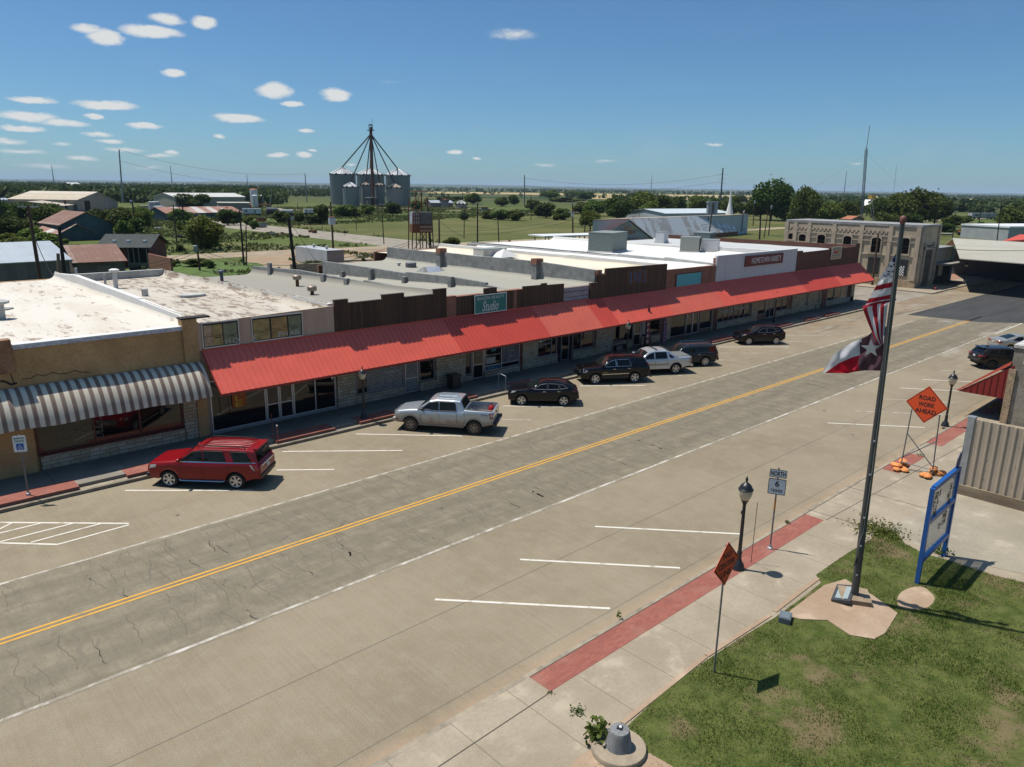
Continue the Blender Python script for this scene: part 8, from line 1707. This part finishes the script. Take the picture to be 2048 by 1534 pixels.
wire('guy wire slanting from the thick black pole to the container', dn('p10',.98), at(640,534,.5), .1, .025); wire('guy wire slanting from the short rust brown pole', dn('p15',.9), at(932,478,.2), .1, .04); wire('service drop from the tall brown left pole', dn('p1',.8), dn('p2',.42), 1.6, .035); wire('long transmission wires over the left woods', PTOP['s1'], PTOP['s2'], 6, .06, ((0,0,-7),)); wire('transmission wires above the field at left of the dark steel pole', dn('s4',.85), dn('s3',.9), 6, .06, ((0,0,-5),))
# wire fence along the yard road
t = thing('wire_fence', 'thin posts of a wire fence along the yard road', 'fence', at(580,452)); fp_ = [at(x,y) for x, y in ((560,446),(580,450),(600,455),(622,459),(645,463),(668,467),(690,471))]; o_ = V(t.location)
for q in fp_: MB().tube([q-o_, q-o_+V((0,0,1.9))], .07, 4).build('post', M_polek, t)
wb = MB()
for z in (.6,1.2,1.8):
 for a, b__ in zip(fp_, fp_[1:]): wb.tube([a-o_+V((0,0,z)), b__-o_+V((0,0,z))], .015, 3, caps=False)
wb.build('wire', M_polek, t)
# concrete remains on the dirt lot
for i, (px_, w_, lb) in enumerate((((740,512),(6,3),'bare concrete slab on the dirt lot'),((715,521),(5,2.4),'broken concrete pad with weeds'),((640,547),(9,.5),'low weathered block wall behind the roofs'))):
 b_ = at(*px_); t = thing('concrete_remnant', lb, 'slab', b_, -.3); MB().box((-w_[0]/2,-w_[1]/2,-.05),(w_[0]/2,w_[1]/2,.25 if i < 2 else 1.6)).build('slab', M_pad, t); MB().box((-w_[0]/2-.2,-w_[1]/2-.2,-.05),(w_[0]/2+.2,-w_[1]/2-.01,.1)).build('edge', M_curbdark, t)
from mathutils import noise as mnoise
def leaf_mat(name, c1, c2, tr=0.3):
 m, b, bs = newmat(name, 0.7); bs.inputs['Specular IOR Level'].default_value = 0.25
 oi = b.n('ShaderNodeObjectInfo'); tc = b.n('ShaderNodeTexCoord').outputs['Object']; geo = b.n('ShaderNodeNewGeometry')
 k = b.noise(tc, 9.0, 3, .6); r_ = geo.outputs['Random Per Island']
 c = b.mix(b.math('ADD', b.math('MULTIPLY', k, .5), b.math('MULTIPLY', r_, .5)), c1, c2)
 hs = b.n('ShaderNodeHueSaturation'); b.L.new(c, hs.inputs['Color']); b.L.new(b.ramp(oi.outputs['Random'], 0, 1, .475, .515), hs.inputs['Hue']); b.L.new(b.ramp(oi.outputs['Random'], 0, 1, .8, 1.2), hs.inputs['Value'])
 b.L.new(hs.outputs[0], bs.inputs['Base Color']); t_ = b.n('ShaderNodeBsdfTranslucent'); b.L.new(hs.outputs[0], t_.inputs['Color'])
 mx = b.n('ShaderNodeMixShader'); mx.inputs[0].default_value = tr; b.L.new(bs.outputs[0], mx.inputs[1]); b.L.new(t_.outputs[0], mx.inputs[2]); b.L.new(mx.outputs[0], b.N['Material Output'].inputs['Surface']); return m
L_dark = leaf_mat('leaves_dark', (0.036,0.064,0.010), (0.080,0.120,0.020)); L_mid = leaf_mat('leaves_mid', (0.055,0.090,0.014), (0.120,0.160,0.030)); L_lite = leaf_mat('leaves_light', (0.080,0.125,0.018), (0.165,0.205,0.040))
L_far = leaf_mat('leaves_far', (0.036,0.058,0.014), (0.078,0.100,0.028)); M_bark = mat('bark', (0.060,0.045,0.033), .95, var=.35, scale=6, stretch=(3,3,.4)); M_twig = mat('dry_twigs', (0.13,0.095,0.065), .95)
def quads_mesh(name, C, U, W, m, tri=False):
 """many small faces: centres C, half axes U and W"""
 n = len(C); k = 3 if tri else 4
 P = np.stack([C-U, C+U, C+W], 1) if tri else np.stack([C-U-W*.6, C+U-W, C+U*.7+W, C-U+W*.8], 1)
 me = bpy.data.meshes.new(name); me.vertices.add(n*k); me.vertices.foreach_set('co', P.reshape(-1).astype(np.float32))
 me.loops.add(n*k); me.loops.foreach_set('vertex_index', np.arange(n*k, dtype=np.int32)); me.polygons.add(n); me.polygons.foreach_set('loop_start', np.arange(0, n*k, k, dtype=np.int32))
 for q in (m if isinstance(m, list) else [m]): me.materials.append(q)
 me.update(calc_edges=True); return me
def rand_axes(n, s, r):
 a = r.normal(size=(n,3)); a /= np.linalg.norm(a,axis=1,keepdims=True); b = r.normal(size=(n,3)); b -= (a*b).sum(1,keepdims=True)*a; b /= np.linalg.norm(b,axis=1,keepdims=True)
 sz = s*r.uniform(.6,1.3,(n,1)); return a*sz, b*sz
def crown(seed, nl, n, leaf, z0, lob=(.16,.27), flat=1.0, droop=0.0, core=.25):
 """lobes spread through a rounded volume of width 1 and height z0..1; leaves over and inside each lobe"""
 r = np.random.default_rng(seed); Cs = []; lobes = []
 for i in range(nl):
  d = r.normal(size=3); d /= np.linalg.norm(d); q = r.uniform(.35,1)**.5
  rad = r.uniform(*lob); hz_ = (1-z0)/2; c = np.array([d[0]*q*(.5-rad*.8), d[1]*q*(.5-rad*.8), z0+hz_+d[2]*q*max(.03,(hz_-rad*flat*.7))]); lobes.append((c, rad))
 tot = sum(l[1]**2 for l in lobes)
 for c, rad in lobes:
  k = int(n*rad**2/tot); d = r.normal(size=(k,3)); d /= np.linalg.norm(d,axis=1,keepdims=True)
  rr = rad*(1-np.abs(r.normal(0,core,(k,1)))); P = c+d*rr*np.array([1,1,flat])*(1+.22*r.normal(size=(k,1))*(r.random((k,1)) < .3))
  if droop: P[:,2] -= droop*(np.linalg.norm(P[:,:2],axis=1)**2)*r.uniform(.2,1.2,k)
  Cs.append(P)
 C = np.concatenate(Cs); C[:,2] = np.maximum(C[:,2], .01); U, W = rand_axes(len(C), leaf, r); return C, U, W
PROTO = {}
def proto(key, m, **kw): PROTO[key] = quads_mesh('crown', *crown(**kw), m)
proto('oak1', L_dark, seed=1, nl=26, n=8200, leaf=.021, z0=.16); proto('oak2', L_mid, seed=2, nl=24, n=8000, leaf=.022, z0=.14); proto('oak3', L_lite, seed=3, nl=22, n=7600, leaf=.022, z0=.12)
proto('round1', L_mid, seed=4, nl=20, n=5200, leaf=.028, z0=.04); proto('round2', L_dark, seed=5, nl=18, n=5000, leaf=.028, z0=.03); proto('round3', L_lite, seed=6, nl=18, n=5000, leaf=.028, z0=.03)
proto('bush1', L_mid, seed=7, nl=14, n=2600, leaf=.038, z0=0.0, lob=(.14,.24)); proto('bush2', L_dark, seed=8, nl=13, n=2600, leaf=.038, z0=0.0, lob=(.14,.24)); proto('bush3', L_lite, seed=9, nl=13, n=2600, leaf=.038, z0=0.0, lob=(.14,.24)); proto('willow', L_lite, seed=10, nl=20, n=6000, leaf=.022, z0=.22, droop=.8)
def trunk_mesh(seed, h0):
 r = random.Random(seed); mb = MB(); mb.tube([(0,0,-.03),(.01,0,h0*.6),(.0,.01,h0*1.2)], [.055,.042,.034], 8)
 for i in range(6):
  a = 2*PI*i/6+r.uniform(-.4,.4); l_ = r.uniform(.22,.36); mb.tube([(0,0,h0*r.uniform(.6,1.1)),(l_*.5*math.cos(a),l_*.5*math.sin(a),h0*1.1+.14),(l_*math.cos(a),l_*math.sin(a),h0+.34+r.uniform(0,.2))], [.026,.018,.006], 5)
 return mb.mesh('trunk', M_bark, smooth=60)
TR = [trunk_mesh(i, .2) for i in range(3)]; TRL = [trunk_mesh(i+5, .08) for i in range(2)]
def tree(cx, yb, yt, w, key, label, name=None, group=None, sq=1.0):
 b_ = at(cx, yb); h = hz(b_, yt); ww = w*mpp(b_); bush = key.startswith('bush'); name = name or ('bush' if bush else 'tree')
 t = thing(name, label, name, b_, 0, group)
 c = link('crown', PROTO[key], t); c.rotation_euler = (0,0,random.uniform(0,6.28)); c.scale = (ww, ww*sq, h)
 k = link('trunk', random.choice(TRL if bush or key.startswith('round') else TR), t); k.scale = (ww*.75, ww*.75, h); k.rotation_euler = (0,0,random.uniform(0,6.28)); return t
GL, GB, GR = 'trees at the left behind the shops', 'bushes around the silos and field', 'trees at the right behind the stone bank'
for a in ((28,450,395,70,'round2','dark tree at the left edge beside the black pole'),(52,420,388,60,'round1','round tree at far left before the woods'),(96,450,407,82,'round1','broad tree right of the tall brown left pole'),(22,478,427,80,'round2','large dark tree behind the light bushes at the left edge'),(70,438,402,48,'round2','dark tree behind the broad tree at left'),(20,500,466,78,'bush3','light green bush before the blue roof at the left edge'),(72,496,454,80,'bush3','light green bush between the tall brown pole and the lean-to'),(130,497,477,30,'bush3','small bush against the teal barn wall'),(118,500,485,26,'bush1','low bush at the foot of the lean-to'),
          (212,450,412,76,'round2','dark tree over the right slope of the teal barn roof'),(250,465,415,72,'round1','tree beside the pole with the pale transformer'),(282,455,413,52,'round3','pale green tree left of the blue gray tanks'),(250,478,438,40,'bush1','bush at the right corner of the teal barn'),(275,468,436,44,'bush2','dark bush before the black transformer pole'),
          (388,418,382,66,'round2','dark spreading tree before the beige warehouse'),(362,448,417,48,'round1','round tree hiding the front of the long patched shed'),(456,450,418,58,'bush2','dark bush at the right end of the long patched shed'),(378,466,438,52,'bush1','bush left of the bright round tree'),(406,499,432,84,'round3','bright green round tree in the weedy lot'),(360,505,489,18,'bush2','small dark bush at the foot of the slim brown pole'),
          (500,450,432,26,'bush3','bush below the white camper trailer'),(508,458,440,22,'bush1','small bush by the yard road bend'),(563,447,420,38,'bush1','bush before the silver tank trailer'),(600,446,424,24,'bush1','bush left of the small white box trailer'),(643,448,409,46,'bush2','dark tall bush right of the small white box trailer'),(622,449,428,34,'bush2','very dark bush below the small white box trailer'),
          (694,434,408,58,'bush1','broad bush before the left small silo'),(735,430,408,34,'bush1','bush in front of the elevator leg'),(712,434,418,32,'bush3','light bush between the silos and the field'),(785,430,404,38,'bush2','dark round bush before the right silos'),(833,420,398,26,'round2','dark tree right of the big silos'),(858,414,397,30,'round1','tree behind the rusty sign tower'),(900,404,390,56,'round2','dark trees behind the field shed'),(945,408,386,40,'round1','tree behind the pale coned bin'),(928,441,422,22,'round2','small round dark tree in the mowed field'),
          (1003,413,394,34,'round1','rounded tree left of the steel pole in the field'),(1028,410,386,26,'round2','tree behind the blue gray steel pole'),(1002,440,418,44,'bush1','bush mass behind the mowed field'),(1030,441,420,44,'bush1','green bush left of the thin field pole'),(975,438,420,38,'bush3','bush half covering the roofless old tank'),(1065,420,398,36,'bush1','bush in front of the tan field'),(1092,436,405,56,'bush2','dark wide bush at the edge of the mowed field'),(1125,440,415,36,'bush1','round bush left of the crossarm pole'),(1111,440,422,24,'bush3','small light bush beside the dark wide bush'),(1100,398,380,46,'round1','tree clump before the tan stubble'),(1145,394,381,40,'round1','far tree clump above the crossarm pole'),(1172,400,380,36,'round2','dark tall clump left of the tan stubble strip'),(1128,404,394,90,'bush1','long low thicket beyond the field'),
          (1180,462,417,46,'willow','drooping willow tree beside the crossarm pole'),(1236,446,392,66,'oak1','big dark oak with a clear trunk behind the body shop'),(1190,432,400,54,'round1','tree between the willow and the big oak'),(1165,428,404,44,'round1','tree behind the willow crown'),(1215,420,398,46,'round2','tree behind the big dark oak at left'),(1285,436,383,58,'round3','light green tree right of the big oak'),(1322,434,390,56,'round1','tree over the ridge of the streaked roof'),(1300,440,404,44,'round3','lower light tree behind the streaked roof'),(1355,428,386,46,'round2','dark tree above the white hall'),(1392,424,391,44,'round3','light tree behind the white hall vents'),(1265,400,383,30,'round2','far dark crown over the big oak'),
          (1425,424,396,44,'round1','tree behind the rust brown pole top'),(1462,430,394,48,'round1','tree by the steeple'),(1490,432,400,46,'round2','dark tree right of the steeple'),(1478,404,388,34,'round2','far tree right of the dark steel pole')): tree(*a[:5], a[5], group=GL if a[0] < 480 else GB)
for a in ((1541,441,362,92,'oak1','huge dark oak towering left of the stone bank'),(1520,440,392,60,'oak2','oak at the left foot of the huge dark oak'),(1570,442,402,56,'round1','lower tree right of the huge dark oak'),(1606,452,374,64,'oak2','tall pointed tree behind the left end of the stone bank'),(1632,450,402,52,'oak3','light green tree over the stone bank cornice'),(1660,450,400,56,'oak3','yellow green tree behind the bank roof'),(1590,446,420,40,'oak3','low yellow green tree at the bank left corner'),(1692,445,402,46,'round1','mid green tree left of the lattice mast'),(1712,432,396,40,'round2','dark tree behind the lattice mast'),
          (1755,450,398,64,'oak1','dark tree right of the lattice mast'),(1792,448,386,72,'oak2','big tree below the gray standoff pole'),(1835,455,378,86,'oak2','biggest tree right of the flagpole top'),(1868,452,388,62,'oak1','dark tree at the right end of the bank'),(1815,456,420,60,'round2','low dark tree behind the flagpole cap'),(1770,455,424,60,'round1','lower green tree behind the bank roof'),(1905,455,430,44,'round1','bush tree right of the stone bank'),(1930,446,431,34,'round1','tree left of the white camper'),(1890,466,446,38,'bush2','dark bush behind the white boat'),(1925,470,458,30,'bush1','bush beside the rusty farm machine'),(1960,462,443,20,'bush2','small dark bush above the yellow tanker'),
          (2022,462,414,72,'round1','large bush tree at the right edge behind the poles'),(2048,440,400,60,'round2','dark tree at the right edge'),(2005,446,424,34,'round2','dark bush left of the large right edge tree'),(1990,410,396,40,'round1','far tree beyond the white camper'),(1925,412,395,40,'round2','far dark tree behind the camper field'),(1955,420,404,50,'round1','row tree above the white camper'),(2036,418,397,40,'round1','far tree at the right edge'),(1715,402,388,60,'round2','far tree by the tan strip')): tree(*a[:5], a[5], group=GR)
for a in ((628,540,520,46,'bush1','tall weed clump before the white container'),(395,532,516,60,'bush1','weedy hedge behind the white parapet'),(340,532,519,44,'bush1','weed hedge at the lawn edge left'),(286,545,532,22,'bush2','dark hedge at the porch'),(905,492,474,42,'bush1','rusty green bush right of the sign tower'),(420,536,521,30,'bush2','dark weed clump left of the thick pole'),(755,510,507,10,'bush2','small dark tub plant on the dirt lot'),(728,522,512,12,'bush3','small weed on the broken pad')): tree(*a[:5], a[5])
# bare dry shrub
b_ = at(232,552,0); r_ = random.Random(11); mb = MB()
b_ = on_y(232,552,84); hh = 3.4
for i in range(60):
 a = r_.uniform(0,2*PI); e = r_.uniform(.3,1.25); l_ = r_.uniform(1.2,3.0); p = V((0,0,.1)); pts = [p]
 for k in range(5): a += r_.uniform(-.35,.35); e += r_.uniform(-.2,.2); p = p+V((math.cos(a)*math.cos(e),math.sin(a)*math.cos(e),math.sin(e)))*l_/5; pts.append(p)
 mb.tube(pts, [.035,.03,.022,.016,.012,.006], 4, caps=False)
o = mb.build('dry_shrub', M_twig); o.location = (b_.x,b_.y,2.2); tag(o, 'leafless brown shrub before the rusty shed', 'shrub')
# far woods as one mass
def yh(x): return 767+(RT.z*(x-1024)+FW.z*FOC)/UP.z
r = np.random.default_rng(21); pts = []
def scat(n, x0, x1, d0, d1, h0, h1, keep=None):
 k = 0
 while k < n:
  x = r.uniform(x0,x1); dy = d0*(d1/d0)**r.random(); p = at(x, yh(x)+dy)
  if mnoise.noise(V((p.x*.004,p.y*.004,1.7))) > (keep if keep is not None else -.15): pts.append((p.x,p.y,r.uniform(h0,h1)))
  k += 1
scat(2900,-120,570,13,42,5,10,-.4); scat(700,430,700,9,24,4,7,-.3); scat(700,-120,560,6,14,6,10,-.5); scat(1900,380,2180,4.0,10,6,10,-.1); scat(420,480,1000,10,30,3,6,0.0); scat(520,940,1520,18,34,4,7,0.0); scat(1000,1560,2180,14,38,5,9,-.2); scat(1700,-120,2180,2.6,5,8,13,-.2)
P = np.array(pts); nq = 26; n = len(P); Q = np.repeat(P, nq, 0); d = r.normal(size=(n*nq,3)); d /= np.linalg.norm(d,axis=1,keepdims=True); dist = np.linalg.norm(Q[:,:2],axis=1)
ww = Q[:,2]*np.repeat(r.uniform(.5,.95,n),nq); C = np.stack([Q[:,0]+d[:,0]*ww*.55, Q[:,1]+d[:,1]*ww*.55, np.maximum(.2, Q[:,2]*(.5+.45*d[:,2]))], 1); U, W = rand_axes(n*nq, 1.0, r); s_ = (Q[:,2]*.17)[:,None]
wm = quads_mesh('woods', C, U*s_, W*s_, L_far); o = link('woods', wm); o['kind'] = 'stuff'
# weeds over the rough land
pts = []; k = 0
for _ in range(26000):
 x = r.uniform(40,330); y = r.uniform(150,430)
 if (116 < x and 140 < y and y < 236+(x-116)*.22 and y < 330) or 97 < x < 115: continue
 if mnoise.noise(V((x*.05,y*.05,4.1))) > -.15: pts.append((x,y))
for _ in range(900):
 x = r.uniform(46,97); y = r.uniform(84,136)
 if mnoise.noise(V((x*.12,y*.12,2.0))) > .22: pts.append((x,y))
P = np.array(pts); nq = 5; n = len(P); Q = np.repeat(P,nq,0); C = np.stack([Q[:,0]+r.normal(0,.45,n*nq), Q[:,1]+r.normal(0,.45,n*nq), r.uniform(.05,.55,n*nq)],1); U, W = rand_axes(n*nq, .26, r)
o = link('weeds', quads_mesh('weeds', C, U, W, leaf_mat('weed_leaves', (0.055,0.085,0.018), (0.125,0.145,0.045)))); o['kind'] = 'stuff'
# lawn blades
poly = np.array(lawn)
def inside(x, y, pl):
 c = np.zeros(len(x), bool); j = len(pl)-1
 for i in range(len(pl)):
  xi, yi = pl[i]; xj, yj = pl[j]; k_ = ((yi > y) != (yj > y)) & (x < (xj-xi)*(y-yi)/(yj-yi+1e-12)+xi); c ^= k_; j = i
 return c
N_ = 210000; x = r.uniform(11,32.5,N_); y = r.uniform(-3,10.5,N_); ok = inside(x,y,poly) & ~inside(x,y,np.array(pad)); x, y = x[ok], y[ok]
ok = ((x-oval.x)/1.0)**2+((y-oval.y)/.55)**2 > 1; x, y = x[ok], y[ok]
nz = np.array([mnoise.noise(V((a*.55,b__*.55,0)))+.55*mnoise.noise(V((a*1.9,b__*1.9,3))) for a, b__ in zip(x,y)]); ok = r.random(len(x)) < np.clip(.62+nz*1.1,.10,1); x, y, nz = x[ok], y[ok], nz[ok]
n = len(x); h = r.uniform(.03,.085,n)*(1+.6*np.clip(nz,0,1)); a = r.uniform(0,2*PI,n); C = np.stack([x,y,np.full(n,.165)],1); U = np.stack([np.cos(a),np.sin(a),np.zeros(n)],1)*r.uniform(.006,.013,(n,1)); W = np.stack([r.normal(0,.03,n),r.normal(0,.03,n),h],1)
me = quads_mesh('grass', C, U, W, [leaf_mat('grass_green', (0.060,0.098,0.013), (0.115,0.15,0.030), .35), leaf_mat('grass_dry', (0.19,0.165,0.072), (0.28,0.225,0.115), .3)], tri=True)
me.polygons.foreach_set('material_index', (r.random(n) < np.clip(.42-nz*.75,.08,.85)).astype(np.int32)); o = link('grass', me); o['kind'] = 'stuff'
# single weeds at kerbs and joints
def weed(px_, z, h, w, label, n=60, m=L_mid):
 b_ = at(*px_, z); rr = np.random.default_rng(int(px_[0])); k = n; C = np.stack([rr.normal(0,w*.35,k), rr.normal(0,w*.35,k), rr.uniform(0,h,k)],1); U, W = rand_axes(k, min(w,h)*.10+.012, rr)
 o = link('weed', quads_mesh('weed', C, U, W, m)); o.location = b_; tag(o, label, 'weed')
weed((1237,1237),.15,.28,.10,'small upright weed at the near kerb beside the brick band',50); weed((1156,1424),.15,.10,.28,'flat weed growing in the pavement joint',80,L_dark); weed((1194,1480),.17,.45,.45,'leafy weed beside the bell shaped concrete stub',140); weed((1101,1386),.15,.05,.12,'tiny weed at the corner of the brick band',24); weed((1575,1047),.15,.12,.15,'small weed at the kerb beside the route sign',30)
weed((1756,1062),.17,.18,1.3,'spreading weed patch at the top of the grass plot',900,L_lite); weed((1883,1108),.17,.35,.4,'green tuft at the far post of the blue letter board',90); weed((2025,838),.2,.8,1.2,'weeds growing at the foot of the gray stucco building',160); weed((1840,912),.15,.12,.3,'weed in the kerb joint behind the ROAD WORK sign',40)
SUN_AZ, SUN_EL = math.radians(-61+180), math.atan(1/.412)     # direction towards the sun, seen from the ground: angle from +X
sd = V((math.cos(SUN_AZ)*math.cos(SUN_EL), math.sin(SUN_AZ)*math.cos(SUN_EL), math.sin(SUN_EL)))
sl = bpy.data.lights.new('sun', 'SUN'); sl.energy = 5.0; sl.angle = math.radians(0.53); sl.color = (1.0, 0.955, 0.88)
so = bpy.data.objects.new('sun', sl); COL.objects.link(so); so.rotation_euler = sd.to_track_quat('Z','Y').to_euler(); so.location = (0,0,80)
w = bpy.data.worlds.new('World'); scn.world = w; w.use_nodes = True
b = NB(w); bg = b.N['Background']; sk = b.n('ShaderNodeTexSky'); sk.sky_type = 'NISHITA'; sk.sun_disc = False; sk.sun_elevation = SUN_EL; sk.sun_rotation = math.atan2(sd.x, sd.y)
sk.altitude = 300; sk.air_density = 1.0; sk.dust_density = 0.4; sk.ozone_density = 2.2
tc = b.n('ShaderNodeTexCoord').outputs['Generated']; sp = b.n('ShaderNodeSeparateXYZ'); b.L.new(tc, sp.inputs[0])
azn = b.math('ARCTAN2', sp.outputs[0], sp.outputs[1]); eln = b.math('ARCSINE', sp.outputs[2])
cb = b.n('ShaderNodeCombineXYZ'); b.L.new(azn, cb.inputs[0]); b.L.new(eln, cb.inputs[1])
nz = b.n('ShaderNodeTexNoise'); nz.inputs['Scale'].default_value = 36; nz.inputs['Detail'].default_value = 8; nz.inputs['Roughness'].default_value = .62
mp = b.n('ShaderNodeMapping'); mp.inputs['Scale'].default_value = (.8,1.7,1); b.L.new(cb.outputs[0], mp.inputs['Vector']); b.L.new(mp.outputs[0], nz.inputs['Vector'])
ds = b.n('ShaderNodeVectorMath', operation='MULTIPLY_ADD'); b.L.new(nz.outputs['Color'], ds.inputs[0]); ds.inputs[1].default_value = (.022,.010,0); b.L.new(cb.outputs[0], ds.inputs[2])
CL = [(212,74,38,17,1),(180,58,40,8,.6),(300,61,62,13,1),(335,37,36,11,.8),(408,44,28,13,1),(347,146,23,9,1),(65,200,48,7,.9),(212,209,64,9,1),(189,232,18,6,.9),(55,234,60,11,.9),(125,247,55,7,.8),(43,258,45,7,.9),(291,253,40,6,.9),(478,236,53,9,1),(549,182,38,16,1),(673,190,35,13,1),(588,210,25,6,.9),(612,262,18,5,.9),(440,272,16,4,.7),(193,268,40,5,.7),(218,282,32,5,.8),(20,283,36,7,.6),(125,287,30,4,.4),(343,305,18,5,.8),(320,312,45,5,.5),(160,315,34,6,.6),(45,302,55,6,.5),(555,310,26,5,.8),(610,311,20,5,.9),(628,301,12,3,.8),(910,303,19,5,.9),(952,316,14,4,.7),(1028,70,62,14,.42),(1428,287,26,4,.5),(1210,322,40,5,.3),(1710,327,17,3,.4),(250,300,50,6,.45),(90,330,70,8,.35),(300,335,60,6,.3),(780,163,90,3,.22),(700,330,16,4,.5),(1090,330,40,5,.35)]
acc = None
for x, y, rx, ry, st in CL:
 d = ray(x, y).normalized(); a0, e0 = math.atan2(d.x, d.y), math.asin(d.z)
 k = 1/FOC; dd = math.hypot(x-1024, y-767)/FOC; kk = k*math.cos(math.atan(dd))
 sb = b.n('ShaderNodeVectorMath', operation='SUBTRACT'); b.L.new(ds.outputs[0], sb.inputs[0]); sb.inputs[1].default_value = (a0+.011, e0+.005, 0)
 ml = b.n('ShaderNodeVectorMath', operation='MULTIPLY'); b.L.new(sb.outputs[0], ml.inputs[0]); ml.inputs[1].default_value = (1/(rx*1.15*kk/math.cos(e0)), 1/(ry*1.25*kk), 0)
 ln = b.n('ShaderNodeVectorMath', operation='LENGTH'); b.L.new(ml.outputs[0], ln.inputs[0])
 v = b.math('MULTIPLY', b.math('SUBTRACT', 1.0, ln.outputs['Value'], clamp=True), st)
 acc = v if acc is None else b.math('MAXIMUM', acc, v)
n2 = b.noise(mp.outputs[0], 70, 6, .65)
den = b.ramp(b.math('ADD', acc, b.math('MULTIPLY', b.math('SUBTRACT', n2, .5), .55)), .06, .55, 0, .95); den = b.math('MULTIPLY', den, b.ramp(acc, .02, .2))
thin = b.math('MULTIPLY', b.ramp(b.noise(mp.outputs[0], 7, 5, .6), .5, .8, 0, .10), b.ramp(eln, .02, .16, 1, .2))
cloudcol = (7.2,7.3,7.2)
tn = b.n('ShaderNodeValToRGB'); el_ = tn.color_ramp.elements; b.L.new(b.math('MULTIPLY', eln, 1/1.6, clamp=True), tn.inputs[0])
for p_, q in ((0.0,(.40,.63,.85)),(.06,(.50,.84,.95)),(.15,(.72,1.46,1.20)),(.26,(.56,2.15,1.5)),(.42,(.85,1.25,1.15)),(.6,(.5,.66,.66))):
 e = el_[0] if p_ == 0 else el_[1] if p_ == .6 else el_.new(p_); e.position = p_; e.color = (q[0]/2,q[1]/2,q[2]/2,1)
tsc = b.n('ShaderNodeVectorMath', operation='MULTIPLY_ADD'); b.L.new(sk.outputs[0], tsc.inputs[0]); b.L.new(tn.outputs[0], tsc.inputs[1]); tsc.inputs[2].default_value = (0,0,0)
t2 = b.n('ShaderNodeVectorMath', operation='SCALE'); t2.inputs['Scale'].default_value = 2.15; b.L.new(tsc.outputs[0], t2.inputs[0]); tsc = t2
c = b.mix(b.math('MAXIMUM', den, thin), tsc.outputs[0], cloudcol)
b.L.new(c, bg.inputs['Color']); bg.inputs['Strength'].default_value = 0.10
HAZE = True
if HAZE:
 hb = MB().box((-45000,-45000,-1.5),(45000,45000,160)); m = bpy.data.materials.new('air'); m.use_nodes = True; q = NB(m); q.N.remove(q.N['Principled BSDF'])
 pv_ = q.n('ShaderNodeVolumePrincipled'); pv_.inputs['Color'].default_value = (0.62,0.80,1.0,1); pv_.inputs['Density'].default_value = 0.00005; pv_.inputs['Anisotropy'].default_value = 0.0
 q.L.new(pv_.outputs[0], q.N['Material Output'].inputs['Volume']); o = hb.build('haze', m); o['kind'] = 'stuff'
vs = scn.view_settings; vs.view_transform = 'Standard'; vs.look = 'None'; vs.gamma = 1; vs.exposure = 0.06; vs.use_curve_mapping = False
cy = scn.cycles; cy.max_bounces = 6; cy.diffuse_bounces = 1; cy.glossy_bounces = 3; cy.transmission_bounces = 3; cy.transparent_max_bounces = 8; cy.volume_bounces = 0
cy.use_denoising = True
try: cy.denoiser = 'OPENIMAGEDENOISE'; cy.denoising_input_passes = 'RGB_ALBEDO_NORMAL'; cy.denoising_prefilter = 'ACCURATE'
except Exception: pass
cy.caustics_reflective = False; cy.caustics_refractive = False
_dup = {k: v for k, v in _labels.items() if len(v) > 1}
if _dup: print('DUP LABELS', {k: len(v) for k, v in _dup.items()})
